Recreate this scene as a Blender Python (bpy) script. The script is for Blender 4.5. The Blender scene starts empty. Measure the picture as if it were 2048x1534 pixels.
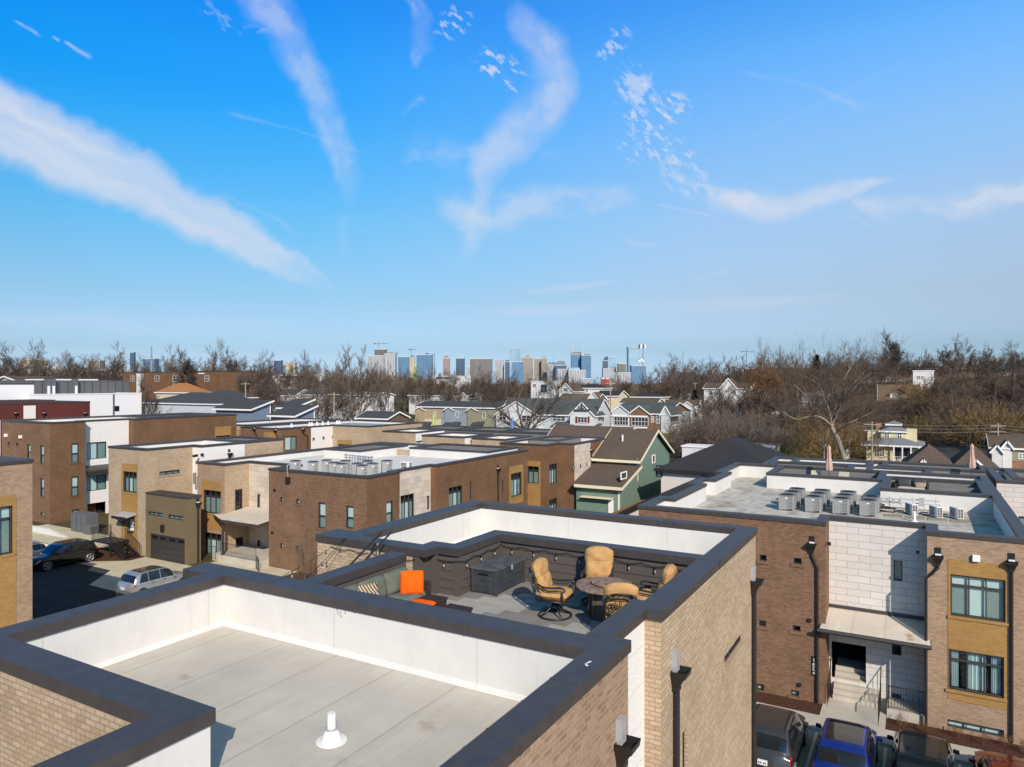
import bpy, bmesh, math, random
import numpy as np
from mathutils import Vector, Matrix
R = math.radians
S = bpy.context.scene
COL = S.collection
random.seed(7)
# ------------------------------------------------------------------ camera
YAW, FPX, CAMZ = R(29.8), 1420.0, 14.0
CA, SA = math.cos(YAW), math.sin(YAW)
cd = bpy.data.cameras.new('camera'); cam = bpy.data.objects.new('camera', cd); COL.objects.link(cam)
cam.location = (0, 0, CAMZ); cam.rotation_euler = (R(90), 0, YAW)
cd.sensor_width = 36; cd.lens = 36*FPX/2048; cd.clip_start = .1; cd.clip_end = 30000
S.camera = cam
# ------------------------------------------------------------------ light
SUN_EL, SUN_AZ = 32.0, 137.0          # azimuth clockwise from +Y
sd = bpy.data.lights.new('sun', 'SUN'); sd.energy = 3.6; sd.angle = R(.53); sd.color = (1, .89, .75)
so = bpy.data.objects.new('sun', sd); COL.objects.link(so)
sv = Vector((math.sin(R(SUN_AZ))*math.cos(R(SUN_EL)), math.cos(R(SUN_AZ))*math.cos(R(SUN_EL)), math.sin(R(SUN_EL))))
so.rotation_euler = sv.to_track_quat('Z', 'Y').to_euler()
S.view_settings.view_transform = 'Standard'; S.view_settings.look = 'None'
S.view_settings.exposure = 0.45; S.view_settings.gamma = 1
S.cycles.max_bounces = 6; S.cycles.diffuse_bounces = 3; S.cycles.glossy_bounces = 3; S.cycles.transmission_bounces = 4
S.cycles.transparent_max_bounces = 8; S.cycles.use_denoising = True; S.cycles.caustics_reflective = False; S.cycles.caustics_refractive = False
W = bpy.data.worlds.new('World'); S.world = W; W.use_nodes = True
W.cycles.sampling_method = 'MANUAL'; W.cycles.sample_map_resolution = 256

class NT:
    """small helper to write node trees"""
    def __init__(s, nt): s.nt = nt
    def n(s, t, **k):
        d = s.nt.nodes.new(t)
        for a, b in k.items(): setattr(d, a, b)
        return d
    def put(s, sock, v):
        if v is None: return
        if isinstance(v, bpy.types.NodeSocket): s.nt.links.new(v, sock)
        else: sock.default_value = v
    def math(s, op, a, b=None, c=None, clamp=False):
        d = s.n('ShaderNodeMath', operation=op, use_clamp=clamp)
        for i, v in enumerate((a, b, c)): s.put(d.inputs[i], v)
        return d.outputs[0]
    def vm(s, op, a, b=None, out=0):
        d = s.n('ShaderNodeVectorMath', operation=op)
        s.put(d.inputs[0], a); s.put(d.inputs[1], b)
        return d.outputs[out]
    def comb(s, x, y, z=0.0):
        d = s.n('ShaderNodeCombineXYZ')
        for i, v in enumerate((x, y, z)): s.put(d.inputs[i], v)
        return d.outputs[0]
    def mix(s, f, a, b, blend='MIX'):
        d = s.n('ShaderNodeMix', data_type='RGBA', blend_type=blend)
        s.put(d.inputs[0], f); s.put(d.inputs[6], a); s.put(d.inputs[7], b)
        return d.outputs[2]
    def noise(s, v, scale, detail=4, rough=.55, dist=0.0, out=0):
        d = s.n('ShaderNodeTexNoise'); s.put(d.inputs['Vector'], v)
        d.inputs['Scale'].default_value = scale; d.inputs['Detail'].default_value = detail
        d.inputs['Roughness'].default_value = rough; d.inputs['Distortion'].default_value = dist
        return d.outputs[out]
    def ramp(s, v, stops):
        d = s.n('ShaderNodeValToRGB'); s.put(d.inputs[0], v); e = d.color_ramp.elements
        while len(e) < len(stops): e.new(.5)
        for q, (p, c) in zip(e, stops): q.position = p; q.color = c if len(c) == 4 else (*c, 1)
        return d.outputs[0]
    def rng(s, v, a, b, c=0.0, d=1.0, smooth=False):
        m = s.n('ShaderNodeMapRange'); m.clamp = True
        if smooth: m.interpolation_type = 'SMOOTHSTEP'
        for i, q in enumerate((v, a, b, c, d)): s.put(m.inputs[i], q)
        return m.outputs[0]

def sky():
    t = NT(W.node_tree); W.node_tree.nodes.clear()
    out = t.n('ShaderNodeOutputWorld'); bg = t.n('ShaderNodeBackground')
    st = t.n('ShaderNodeTexSky', sky_type='NISHITA'); st.sun_disc = False
    st.sun_elevation = R(SUN_EL); st.sun_rotation = R(SUN_AZ); st.altitude = 200
    st.air_density = 1.15; st.dust_density = .35; st.ozone_density = 4.0
    hs = t.n('ShaderNodeHueSaturation'); hs.inputs['Saturation'].default_value = 1.32; hs.inputs['Value'].default_value = .93
    t.put(hs.inputs['Color'], st.outputs[0])
    # colour grade by elevation; unseen overhead stops warmed to cut blue fill light
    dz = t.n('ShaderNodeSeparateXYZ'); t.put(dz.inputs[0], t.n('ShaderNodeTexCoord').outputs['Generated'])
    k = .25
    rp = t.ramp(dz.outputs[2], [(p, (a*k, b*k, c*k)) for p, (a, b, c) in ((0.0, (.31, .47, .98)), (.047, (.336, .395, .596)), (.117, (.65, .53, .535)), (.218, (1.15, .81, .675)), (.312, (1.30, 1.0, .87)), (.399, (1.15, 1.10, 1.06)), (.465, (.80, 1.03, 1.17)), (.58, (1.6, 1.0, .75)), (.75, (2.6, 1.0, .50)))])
    # deeper to the west, paler to the east
    az = t.vm('DOT_PRODUCT', t.n('ShaderNodeTexCoord').outputs['Generated'], (CA, SA, 0), 1)
    ra = t.ramp(t.rng(az, -.6, .6), [(0.0, (.05*k, .78*k, 1.02*k)), (.28, (.25*k, .86*k, 1.03*k)), (.5, (.85*k, .98*k, 1.04*k)), (.72, (1.65*k, 1.18*k, 1.11*k)), (1.0, (2.25*k, 1.46*k, 1.30*k))])
    ras = t.n('ShaderNodeVectorMath', operation='SCALE'); t.put(ras.inputs[0], ra); ras.inputs['Scale'].default_value = 1/k
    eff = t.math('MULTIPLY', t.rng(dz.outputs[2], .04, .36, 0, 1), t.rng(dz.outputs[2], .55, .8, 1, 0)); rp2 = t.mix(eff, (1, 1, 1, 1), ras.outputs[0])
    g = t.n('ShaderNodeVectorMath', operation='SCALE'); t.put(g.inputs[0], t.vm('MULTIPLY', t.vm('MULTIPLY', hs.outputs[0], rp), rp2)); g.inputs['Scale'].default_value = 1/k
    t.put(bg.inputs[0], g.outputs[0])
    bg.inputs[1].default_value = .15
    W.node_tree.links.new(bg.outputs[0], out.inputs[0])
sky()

def clouds():
    """high thin ice cloud: a sheet of varying density far outside the scene"""
    rng = np.random.default_rng(5); tab = rng.random((256, 256))
    def vn(x, y):
        xi, yi = np.floor(x).astype(int), np.floor(y).astype(int); fx, fy = x-xi, y-yi
        fx = fx*fx*(3-2*fx); fy = fy*fy*(3-2*fy); g = lambda i, j: tab[(xi+i) % 256, (yi+j) % 256]
        return (g(0,0)*(1-fx)+g(1,0)*fx)*(1-fy)+(g(0,1)*(1-fx)+g(1,1)*fx)*fy
    def fbm(x, y, o=5, r=.55):
        a, s, w = 0, 0, 1.0
        for k in range(o): a = a+w*vn(x*2**k+17.3*k, y*2**k+9.1*k); s += w; w *= r
        return a/s
    st = 3.0
    X, Y = np.meshgrid(np.arange(-420, 2480, st), np.arange(-260, 735, st))
    wx = X+70*(fbm(X/160, Y/160)-.5)+16*(fbm(X/34+9, Y/34)-.5); wy = Y+70*(fbm(X/160+31, Y/160+5)-.5)+16*(fbm(X/34+40, Y/34)-.5)
    sm = lambda v, a, b: (lambda q: q*q*(3-2*q))(np.clip((v-a)/(b-a), 0, 1))
    D = np.zeros_like(X)
    def streak(pts, ws, op, soft=1.0, stretch=5.0, cell=40.0, base=.3, lo=.34, hi=.66, ends=(.12, .2), warp=1.0, fib=0.0):
        nonlocal D
        px, py = (wx, wy) if warp == 1 else (X+(wx-X)*warp, Y+(wy-Y)*warp)
        best = np.full_like(X, 1e9); S_ = np.zeros_like(X); Cc = np.zeros_like(X); Wd = np.ones_like(X)
        L = [math.hypot(b[0]-a[0], b[1]-a[1]) for a, b in zip(pts, pts[1:])]; T = sum(L); acc = 0
        for i, (a, b) in enumerate(zip(pts, pts[1:])):
            dx, dy = (b[0]-a[0])/L[i], (b[1]-a[1])/L[i]; s = (px-a[0])*dx+(py-a[1])*dy; sc = np.clip(s, 0, L[i])
            if i == 0: sc = np.minimum(s, L[i])
            if i == len(L)-1: sc = np.maximum(sc, 0) if i else s; 
            if i == len(L)-1 and i: sc = np.maximum(s, 0)
            d = np.hypot(px-a[0]-sc*dx, py-a[1]-sc*dy); c = -(px-a[0])*dy+(py-a[1])*dx
            k = d < best; best = np.where(k, d, best); S_ = np.where(k, acc+s, S_); Cc = np.where(k, c, Cc)
            Wd = np.where(k, ws[i]+(ws[i+1]-ws[i])*np.clip(s/L[i], 0, 1), Wd); acc += L[i]
        q = best/Wd; m = 1-sm(q, 1-soft, 1.0); f = S_/T
        m = m*sm(f, -.02, ends[0])*(1-sm(f, 1-ends[1], 1.02))
        nz = fbm(S_/(cell*stretch)+pts[0][0]*.013, Cc/cell+pts[0][1]*.017, 6, .6)
        m = m*(base+(1-base)*sm(nz, lo, hi))
        if fib: m = m*(1-fib+fib*sm(fbm(S_/300+3, Cc/7+8, 4, .6), .35, .62))
        D = 1-(1-D)*(1-op*m)
    # broad band coming up from the left
    streak([(-420, 55), (0, 245), (330, 410), (690, 585)], [150, 104, 72, 20], .86, .62, 7, 60, .75, .3, .6, (0, .22), fib=.10)
    streak([(-400, 30), (60, 215), (400, 380)], [70, 52, 14], .50, .9, 8, 40, .6, ends=(0, .3), fib=.1)
    streak([(-300, 190), (150, 345), (470, 500)], [46, 40, 12], .42, .9, 8, 30, .5, ends=(0, .3), fib=.15)
    streak([(520, 470), (600, 505), (690, 580)], [18, 26, 8], .50, .9, 6, 14, .1, fib=.5); streak([(330, 440), (450, 490)], [12, 5], .34, 1, 6, 14, .1)
    streak([(400, 395), (560, 440), (640, 480)], [16, 9, 4], .30, 1, 7, 14, .1, fib=.5)
    # wisp leaning down from the top left centre
    streak([(500, -60), (560, 40), (625, 160), (670, 250), (700, 340), (706, 425)], [50, 64, 48, 38, 36, 8], .46, .85, 1.2, 60, .5, .3, .62, (0, .25), fib=.08)
    streak([(690, 420), (715, 540)], [26, 20], .10, 1, 2, 60, .2)
    streak([(400, 0), (470, 50), (540, 70)], [26, 26, 14], .26, 1, 2, 12, 0, .48, .66)
    # S shaped wisp in the middle
    streak([(1030, 20), (1085, 80), (1112, 165), (1060, 240), (985, 320), (965, 380), (935, 460), (915, 545)], [34, 60, 54, 66, 52, 28, 36, 10], .54, .8, 1.3, 60, .55, .3, .62, (.04, .2), fib=.06)
    streak([(860, 400), (960, 430), (1100, 410), (1280, 390)], [40, 58, 48, 26], .52, 1, 2.2, 46, .2, .34, .62, fib=.15)
    streak([(800, 300), (960, 320), (1140, 300)], [44, 50, 20], .22, 1, 2, 50, .05, .4, .66)
    streak([(790, -60), (828, 40), (838, 100), (822, 155)], [26, 24, 34, 6], .46, .9, 1.2, 36, .25)
    streak([(805, 245), (860, 200)], [10, 14], .22, 1, 2, 18, .1)
    # bank on the right
    streak([(1335, 335), (1370, 375), (1440, 405), (1530, 425)], [22, 28, 30, 34], .62, .95, 2, 22, .12, .36, .62, (.02, .2))
    streak([(1420, 415), (1520, 420), (1640, 395), (1810, 335)], [30, 54, 42, 6], .72, .95, 2.6, 44, .45, .3, .6, fib=.2)
    streak([(1690, 395), (1770, 425), (1860, 385)], [8, 46, 14], .66, 1, 2, 34, .4); streak([(1840, 410), (1930, 400), (2040, 370), (2300, 300)], [20, 42, 40, 60], .76, .9, 3, 34, .4, .3, .6, (.03, 0), fib=.2)
    streak([(1700, 445), (1750, 470)], [10, 4], .2)
    # trails
    for p, w, o in (([(28, 40), (56, 55), (84, 74)], [3, 6, 4], .45), ([(104, 72), (120, 82)], [4, 5], .40), ([(128, 82), (185, 118)], [4, 9], .48)): streak(p, w, o, 1, 4, 8, .3, warp=.12)
    streak([(450, 225), (600, 262), (745, 310)], [9, 3.5, 2.5], .20, 1, 9, 12, .4, warp=.10); streak([(1470, 135), (1640, 185), (1735, 220)], [5, 10, 16], .17, 1, 4, 20, .2, warp=.4)
    streak([(1480, 285), (1640, 205), (1850, 105)], [8, 8, 12], .06, 1, 4, 20, .2, warp=.3); streak([(1310, 408), (1440, 436)], [4, 5], .25, 1, 5, 12, .5, warp=.1)
    streak([(1045, 585), (1130, 572), (1250, 562)], [8, 11, 5], .34, 1, 6, 16, .3, warp=.4); streak([(950, 625), (1300, 612), (1750, 600)], [14, 26, 12], .26, 1, 8, 26, .3, warp=.4)
    streak([(-300, 620), (100, 640), (640, 655)], [30, 40, 18], .24, 1, 8, 30, .3, warp=.5); streak([(1380, 570), (1470, 555)], [8, 5], .22, 1, 5, 16, .3); streak([(1255, 485), (1335, 487)], [12, 12], .2, 1, 3, 18, .2)
    # broken cloudlets
    def patch(cx, cy, rx, ry, op, rot, c=26.0, lo=.52, hi=.66):
        nonlocal D
        co, si = math.cos(rot), math.sin(rot); a = ((X-cx)*co+(Y-cy)*si)/rx; b = (-(X-cx)*si+(Y-cy)*co)/ry
        u, v = (X*.8+Y*.6)/c, (-X*.6+Y*.8)/(c*.55); nz = fbm(u+.8*fbm(u*1.3, v*1.3, 3)+cx*.1, v+cy*.1, 6, .58)
        D = 1-(1-D)*(1-op*(1-sm(a*a+b*b, .25, 1.0))*sm(nz, lo, hi))
    patch(1300, 235, 62, 140, .66, -.45, 15, .54, .70); patch(1290, 295, 70, 50, .52, 0, 12, .56, .70); patch(1370, 345, 55, 60, .5, -.6, 16, .48, .66); patch(1275, 180, 40, 50, .55, -.6, 24, .48, .62)
    patch(1000, 138, 40, 74, .72, -.9, 18, .5, .68); patch(905, 45, 50, 36, .6, -.6, 16, .52, .68); patch(1225, 85, 50, 30, .55, -.7, 18, .5, .62); patch(1345, 215, 44, 40, .6, 0, 14, .5, .66)
    fade = sm(735-Y, 0, 60)
    D = np.clip(D*fade, 0, .97)
    U = (X-1024)/FPX; V = (767-Y)/FPX; n = np.sqrt(1+U*U+V*V); rad = 14000/n
    P = np.stack([(U*CA-SA)*rad, (U*SA+CA)*rad, CAMZ+V*rad], -1).reshape(-1, 3)
    h, w = X.shape; idx = np.arange(h*w).reshape(h, w)
    F = np.stack([idx[:-1, :-1], idx[:-1, 1:], idx[1:, 1:], idx[1:, :-1]], -1).reshape(-1, 4)
    keep = D.reshape(-1)[F].max(1) > .003; F = F[keep]
    used, inv = np.unique(F, return_inverse=True); P = P[used]; d = D.reshape(-1)[used]; F = inv.reshape(-1, 4)
    me = bpy.data.meshes.new('sky'); me.vertices.add(len(P)); me.vertices.foreach_set('co', P.ravel())
    me.loops.add(F.size); me.loops.foreach_set('vertex_index', F.ravel().astype(np.int32)); me.polygons.add(len(F))
    me.polygons.foreach_set('loop_start', (np.arange(len(F))*4).astype(np.int32)); me.polygons.foreach_set('loop_total', np.full(len(F), 4, np.int32))
    me.update(); at = me.attributes.new('cover', 'FLOAT', 'POINT'); at.data.foreach_set('value', d.astype(np.float32))
    m = bpy.data.materials.new('ice_cloud'); m.use_nodes = True; m.node_tree.nodes.clear(); t = NT(m.node_tree)
    o = t.n('ShaderNodeOutputMaterial'); e = t.n('ShaderNodeEmission'); e.inputs[0].default_value = (.80, .86, 1, 1); e.inputs[1].default_value = .62
    tr = t.n('ShaderNodeBsdfTransparent'); mx = t.n('ShaderNodeMixShader'); av = t.n('ShaderNodeAttribute'); av.attribute_name = 'cover'
    t.put(mx.inputs[0], av.outputs['Fac']); m.node_tree.links.new(tr.outputs[0], mx.inputs[1]); m.node_tree.links.new(e.outputs[0], mx.inputs[2]); m.node_tree.links.new(mx.outputs[0], o.inputs[0])
    m.cycles.emission_sampling = 'NONE'; me.materials.append(m)
    ob = bpy.data.objects.new('sky', me); COL.objects.link(ob); ob['kind'] = 'structure'
clouds()
# ------------------------------------------------------------------ survey helpers: a sight line from the camera met with a known plane
def ray(px, py):
    r = (px-1024)/FPX; return (r*CA-SA, r*SA+CA, (767-py)/FPX)
def atZ(px, py, z):
    r = ray(px, py); k = (z-CAMZ)/r[2]; return Vector((r[0]*k, r[1]*k, z))
def atX(px, py, x):
    r = ray(px, py); k = x/r[0]; return Vector((x, r[1]*k, CAMZ+r[2]*k))
def atY(px, py, y):
    r = ray(px, py); k = y/r[1]; return Vector((r[0]*k, y, CAMZ+r[2]*k))
def atD(px, py, d):
    r = ray(px, py); return Vector((r[0]*d, r[1]*d, CAMZ+r[2]*d))
# ------------------------------------------------------------------ mesh helpers
class MB:
    def __init__(s): s.v = []; s.f = []; s.m = []
    def add(s, vs, fs, m=0):
        b = len(s.v); s.v += [tuple(v) for v in vs]
        for f in fs: s.f.append(tuple(i+b for i in f)); s.m.append(m)
    def poly(s, pts, m=0): s.add(pts, [tuple(range(len(pts)))], m)
    def box(s, x0, x1, y0, y1, z0, z1, m=0):
        s.add([(x0,y0,z0),(x1,y0,z0),(x1,y1,z0),(x0,y1,z0),(x0,y0,z1),(x1,y0,z1),(x1,y1,z1),(x0,y1,z1)],
              [(3,2,1,0),(4,5,6,7),(0,1,5,4),(1,2,6,5),(2,3,7,6),(3,0,4,7)], m)
    def obox(s, c, a, b, d, m=0):
        c, a, b, d = Vector(c), Vector(a), Vector(b), Vector(d)
        if a.cross(b).dot(d) < 0: a = -a
        P = [c+i*a+j*b+k*d for k in (-1, 1) for i, j in ((-1,-1),(1,-1),(1,1),(-1,1))]
        s.add(P, [(3,2,1,0),(4,5,6,7),(0,1,5,4),(1,2,6,5),(2,3,7,6),(3,0,4,7)], m)
    def bar(s, p, q, w, h, m=0, up=(0,0,1)):
        p, q = Vector(p), Vector(q); d = q-p; t = d.normalized(); u = Vector(up)
        if abs(t.dot(u)) > .98: u = Vector((1, 0, 0))
        a = t.cross(u).normalized(); b = a.cross(t)
        s.obox((p+q)/2, d/2, a*w/2, b*h/2, m)
    def tube(s, pts, r, n=6, m=0, cap=True, closed=False):
        pts = [Vector(p) for p in pts]; N = len(pts); rr = r if isinstance(r, (list, tuple)) else [r]*N
        b = len(s.v); prev = None
        for i, p in enumerate(pts):
            if closed: t = pts[(i+1) % N]-pts[i-1]
            else: t = pts[min(i+1, N-1)]-pts[max(i-1, 0)]
            t = t.normalized() if t.length > 1e-9 else Vector((0, 0, 1))
            if prev is None:
                a = t.cross(Vector((0, 0, 1)))
                if a.length < .05: a = t.cross(Vector((1, 0, 0)))
            else: a = prev-t*prev.dot(t)
            a.normalize(); prev = a; c = t.cross(a)
            for k in range(n):
                w = 2*math.pi*k/n; s.v.append(tuple(p+(a*math.cos(w)+c*math.sin(w))*rr[i]))
        for i in range(N if closed else N-1):
            j = (i+1) % N
            for k in range(n):
                l = (k+1) % n; s.f.append((b+i*n+k, b+i*n+l, b+j*n+l, b+j*n+k)); s.m.append(m)
        if cap and not closed:
            s.f.append(tuple(b+k for k in range(n))[::-1]); s.m.append(m)
            s.f.append(tuple(b+(N-1)*n+k for k in range(n))); s.m.append(m)
    def lathe(s, prof, n=16, c=(0,0,0), m=0, close=True):
        b = len(s.v); c = Vector(c)
        for r, z in prof:
            for k in range(n):
                w = 2*math.pi*k/n; s.v.append((c.x+r*math.cos(w), c.y+r*math.sin(w), c.z+z))
        for i in range(len(prof)-1):
            for k in range(n):
                l = (k+1) % n; s.f.append((b+i*n+k, b+i*n+l, b+(i+1)*n+l, b+(i+1)*n+k)); s.m.append(m)
        if close:
            s.f.append(tuple(b+k for k in range(n))[::-1]); s.m.append(m)
            s.f.append(tuple(b+(len(prof)-1)*n+k for k in range(n))); s.m.append(m)
    def prism(s, pts, z0, z1, m=0):
        n = len(pts)
        s.add([(x, y, z0) for x, y in pts]+[(x, y, z1) for x, y in pts],
              [tuple(range(n))[::-1], tuple(range(n, 2*n))]+[(i, (i+1) % n, n+(i+1) % n, n+i) for i in range(n)], m)
    def extr(s, pts, d, m=0):
        """closed solid: planar polygon pts swept along d"""
        d = Vector(d); n = len(pts); P = [Vector(p) for p in pts]
        nn = sum(((P[i]-P[0]).cross(P[(i+1) % n]-P[0]) for i in range(n)), Vector())
        if nn.dot(d) < 0: P = P[::-1]
        s.add(P+[p+d for p in P], [tuple(range(n))[::-1], tuple(range(n, 2*n))]+[(i, (i+1) % n, n+(i+1) % n, n+i) for i in range(n)], m)
    def grid(s, rows, m=0, wrap=False):
        b = len(s.v); k = len(rows[0])
        for r in rows: s.v += [tuple(p) for p in r]
        for i in range(len(rows)-1):
            for j in range(k if wrap else k-1):
                l = (j+1) % k; s.f.append((b+i*k+j, b+i*k+l, b+(i+1)*k+l, b+(i+1)*k+j)); s.m.append(m)
    def xf(s, M):
        s.v = [tuple(M @ Vector(p)) for p in s.v]; return s
    def build(s, name, mats, parent=None, smooth=False, origin=None, bevel=0, rel=True):
        me = bpy.data.meshes.new(name)
        if parent is not None and origin is None and rel: origin = world_of(parent)
        V = s.v
        if origin is not None:
            o = Vector(origin); V = [(x-o.x, y-o.y, z-o.z) for x, y, z in V]
        me.from_pydata(V, [], s.f)
        if not isinstance(mats, (list, tuple)): mats = [mats]
        for q in mats: me.materials.append(q)
        if len(mats) > 1: me.polygons.foreach_set('material_index', s.m)
        if smooth: me.polygons.foreach_set('use_smooth', [True]*len(s.f))
        me.update()
        o = bpy.data.objects.new(name, me); COL.objects.link(o)
        if parent is not None: o.parent = parent
        elif origin is not None: o.location = origin
        if bevel:
            bv = o.modifiers.new('bevel', 'BEVEL'); bv.width = bevel; bv.segments = 2; bv.limit_method = 'ANGLE'; bv.angle_limit = R(35)
        return o
def world_of(o):
    """location of an object whose ancestors carry locations only"""
    p = Vector(o.location)
    while o.parent is not None: o = o.parent; p += Vector(o.location)
    return p
def tag(o, label=None, cat=None, group=None, kind=None):
    if label: o['label'] = label
    if cat: o['category'] = cat
    if group: o['group'] = group
    if kind: o['kind'] = kind
    return o
def thing(name, loc, label, cat, group=None, rz=0):
    o = bpy.data.objects.new(name, None); COL.objects.link(o); o.location = loc; o.rotation_euler = (0, 0, rz)
    o.empty_display_size = .2
    return tag(o, label, cat, group)
def copy_tree(o, parent=None):
    c = o.copy(); COL.objects.link(c)
    if parent is not None: c.parent = parent
    for ch in list(o.children): copy_tree(ch, c)
    return c
def place(proto, first, loc, rz, label, sc=1.0, group=None):
    o = proto if first else copy_tree(proto)
    o.location = loc; o.rotation_euler = (0, 0, rz); o.scale = (sc, sc, sc) if not isinstance(sc, tuple) else sc
    o['label'] = label
    if group: o['group'] = group
    return o
# ------------------------------------------------------------------ materials
def mat(name, rough=.8, spec=.3, metal=0.0):
    m = bpy.data.materials.new(name); m.use_nodes = True; t = NT(m.node_tree); b = m.node_tree.nodes['Principled BSDF']
    b.inputs['Roughness'].default_value = rough; b.inputs['Metallic'].default_value = metal
    b.inputs['Specular IOR Level'].default_value = spec
    return m, t, b
def P4(c, k=1.0): return (c[0]*k, c[1]*k, c[2]*k, 1)
def plain(name, c, rough=.8, spec=.3, metal=0.0, var=.12, scale=3.0, bump=0.0):
    m, t, b = mat(name, rough, spec, metal)
    pos = t.n('ShaderNodeNewGeometry').outputs['Position']; nz = t.noise(pos, scale, 5, .6)
    t.put(b.inputs['Base Color'], t.mix(t.rng(nz, .3, .7), P4(c, 1-var), P4(c, 1+var)))
    if bump:
        bp = t.n('ShaderNodeBump'); bp.inputs['Strength'].default_value = bump; bp.inputs['Distance'].default_value = .02
        t.put(bp.inputs['Height'], t.noise(pos, scale*8, 4, .6)); t.put(b.inputs['Normal'], bp.outputs[0])
    return m
def wallvec(t):
    g = t.n('ShaderNodeNewGeometry'); p = t.n('ShaderNodeSeparateXYZ'); t.put(p.inputs[0], g.outputs['Position'])
    q = t.n('ShaderNodeSeparateXYZ'); t.put(q.inputs[0], g.outputs['True Normal'])
    k = t.math('GREATER_THAN', t.math('ABSOLUTE', q.outputs[0]), t.math('ABSOLUTE', q.outputs[1]))
    u = t.math('ADD', t.math('MULTIPLY', k, p.outputs[1]), t.math('MULTIPLY', t.math('SUBTRACT', 1.0, k), p.outputs[0]))
    return t.comb(u, p.outputs[2]), g.outputs['Position']
def brick(name, a, b_, mortar, w=.2, h=.0762, ms=.010, rough=.85, tone=.22, bump=.25):
    m, t, b = mat(name, rough, .2)
    v, pos = wallvec(t)
    br = t.n('ShaderNodeTexBrick'); t.put(br.inputs['Vector'], v); br.inputs['Scale'].default_value = 1
    br.inputs['Brick Width'].default_value = w; br.inputs['Row Height'].default_value = h
    br.inputs['Mortar Size'].default_value = ms; br.inputs['Mortar Smooth'].default_value = .2; br.inputs['Bias'].default_value = -.1
    br.offset = .5
    br.inputs['Color1'].default_value = P4(a); br.inputs['Color2'].default_value = P4(b_); br.inputs['Mortar'].default_value = P4(mortar)
    big = t.noise(pos, .55, 5, .6); fine = t.noise(pos, 26, 3, .6)
    c = t.mix(t.rng(big, .3, .7, .0, 1), br.outputs['Color'], (1-tone, 1-tone, 1-tone, 1), 'MULTIPLY')
    f = t.n('ShaderNodeMix', data_type='RGBA', blend_type='MULTIPLY'); f.inputs[0].default_value = .55
    t.put(f.inputs[6], c); t.put(f.inputs[7], t.ramp(fine, [(.25, (.62, .62, .62)), (.7, (1.15, 1.12, 1.1))]))
    t.put(b.inputs['Base Color'], f.outputs[2])
    bp = t.n('ShaderNodeBump'); bp.inputs['Strength'].default_value = bump; bp.inputs['Distance'].default_value = .008
    t.put(bp.inputs['Height'], t.math('SUBTRACT', 1.0, br.outputs['Fac'])); t.put(b.inputs['Normal'], bp.outputs[0])
    return m
def lap(name, c, pitch=.18, rough=.6, dark=.45, line=.12, vertical=False, var=.06):
    m, t, b = mat(name, rough, .3)
    v, pos = wallvec(t); sp = t.n('ShaderNodeSeparateXYZ'); t.put(sp.inputs[0], v)
    z = sp.outputs[0 if vertical else 1]
    fr = t.math('FRACT', t.math('DIVIDE', z, pitch)); ln = t.math('LESS_THAN', fr, line)
    base = t.mix(t.rng(t.noise(pos, 1.2, 5, .6), .3, .7), P4(c, 1-var), P4(c, 1+var))
    t.put(b.inputs['Base Color'], t.mix(t.math('MULTIPLY', ln, 1-dark), base, P4(c, .25)))
    bp = t.n('ShaderNodeBump'); bp.inputs['Strength'].default_value = .5; bp.inputs['Distance'].default_value = .015
    t.put(bp.inputs['Height'], fr); t.put(b.inputs['Normal'], bp.outputs[0])
    return m
def shingle(name, c, c2=None):
    m, t, b = mat(name, .95, .1)
    pos = t.n('ShaderNodeNewGeometry').outputs['Position']
    c2 = c2 or tuple(x*1.45 for x in c)
    nz = t.noise(pos, 5.5, 3, .7); rows = t.n('ShaderNodeSeparateXYZ'); t.put(rows.inputs[0], pos)
    base = t.mix(t.rng(nz, .32, .68), P4(c), P4(c2))
    fr = t.math('FRACT', t.math('MULTIPLY', rows.outputs[2], 9.0)); ln = t.math('LESS_THAN', fr, .22)
    base = t.mix(t.math('MULTIPLY', ln, .45), base, P4(c, .5))
    t.put(b.inputs['Base Color'], t.mix(t.rng(t.noise(pos, .35, 4, .6), .35, .75, 0, .35), base, P4(c, .65)))
    return m
def glass_mat():
    m = bpy.data.materials.new('window_glass'); m.use_nodes = True; t = NT(m.node_tree); m.node_tree.nodes.clear()
    o = t.n('ShaderNodeOutputMaterial'); g = t.n('ShaderNodeBsdfGlossy'); g.inputs['Roughness'].default_value = .03
    g.inputs['Color'].default_value = (.85, .92, 1, 1)
    tr = t.n('ShaderNodeBsdfTransparent'); tr.inputs['Color'].default_value = (.80, .90, .90, 1)
    gm = t.n('ShaderNodeNewGeometry'); co = t.math('ABSOLUTE', t.vm('DOT_PRODUCT', gm.outputs['Incoming'], gm.outputs['Normal'], 1)); fr = t.math('POWER', t.math('SUBTRACT', 1.0, co, clamp=True), 5.0)
    mx = t.n('ShaderNodeMixShader'); t.put(mx.inputs[0], t.math('ADD', t.math('MULTIPLY', fr, .85), .09, clamp=True))
    for i, q in ((1, tr), (2, g)): m.node_tree.links.new(q.outputs[0], mx.inputs[i])
    m.node_tree.links.new(mx.outputs[0], o.inputs[0]); return m
M = {}
M['tan_brick'] = brick('tan_brick', (.56, .45, .325), (.43, .32, .215), (.36, .275, .17))
M['pink_brick'] = brick('pink_brick', (.42, .29, .20), (.29, .185, .12), (.40, .31, .22))
M['brown_brick'] = brick('brown_brick', (.22, .118, .062), (.15, .078, .04), (.20, .13, .08), tone=.3)
M['dusty_brick'] = brick('dusty_brick', (.255, .15, .092), (.155, .086, .05), (.23, .155, .105), tone=.28)
M['maroon_brick'] = brick('maroon_brick', (.15, .025, .022), (.10, .017, .016), (.14, .07, .06))
M['orange_brick'] = brick('orange_brick', (.38, .19, .10), (.27, .13, .07), (.3, .2, .14))
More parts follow.
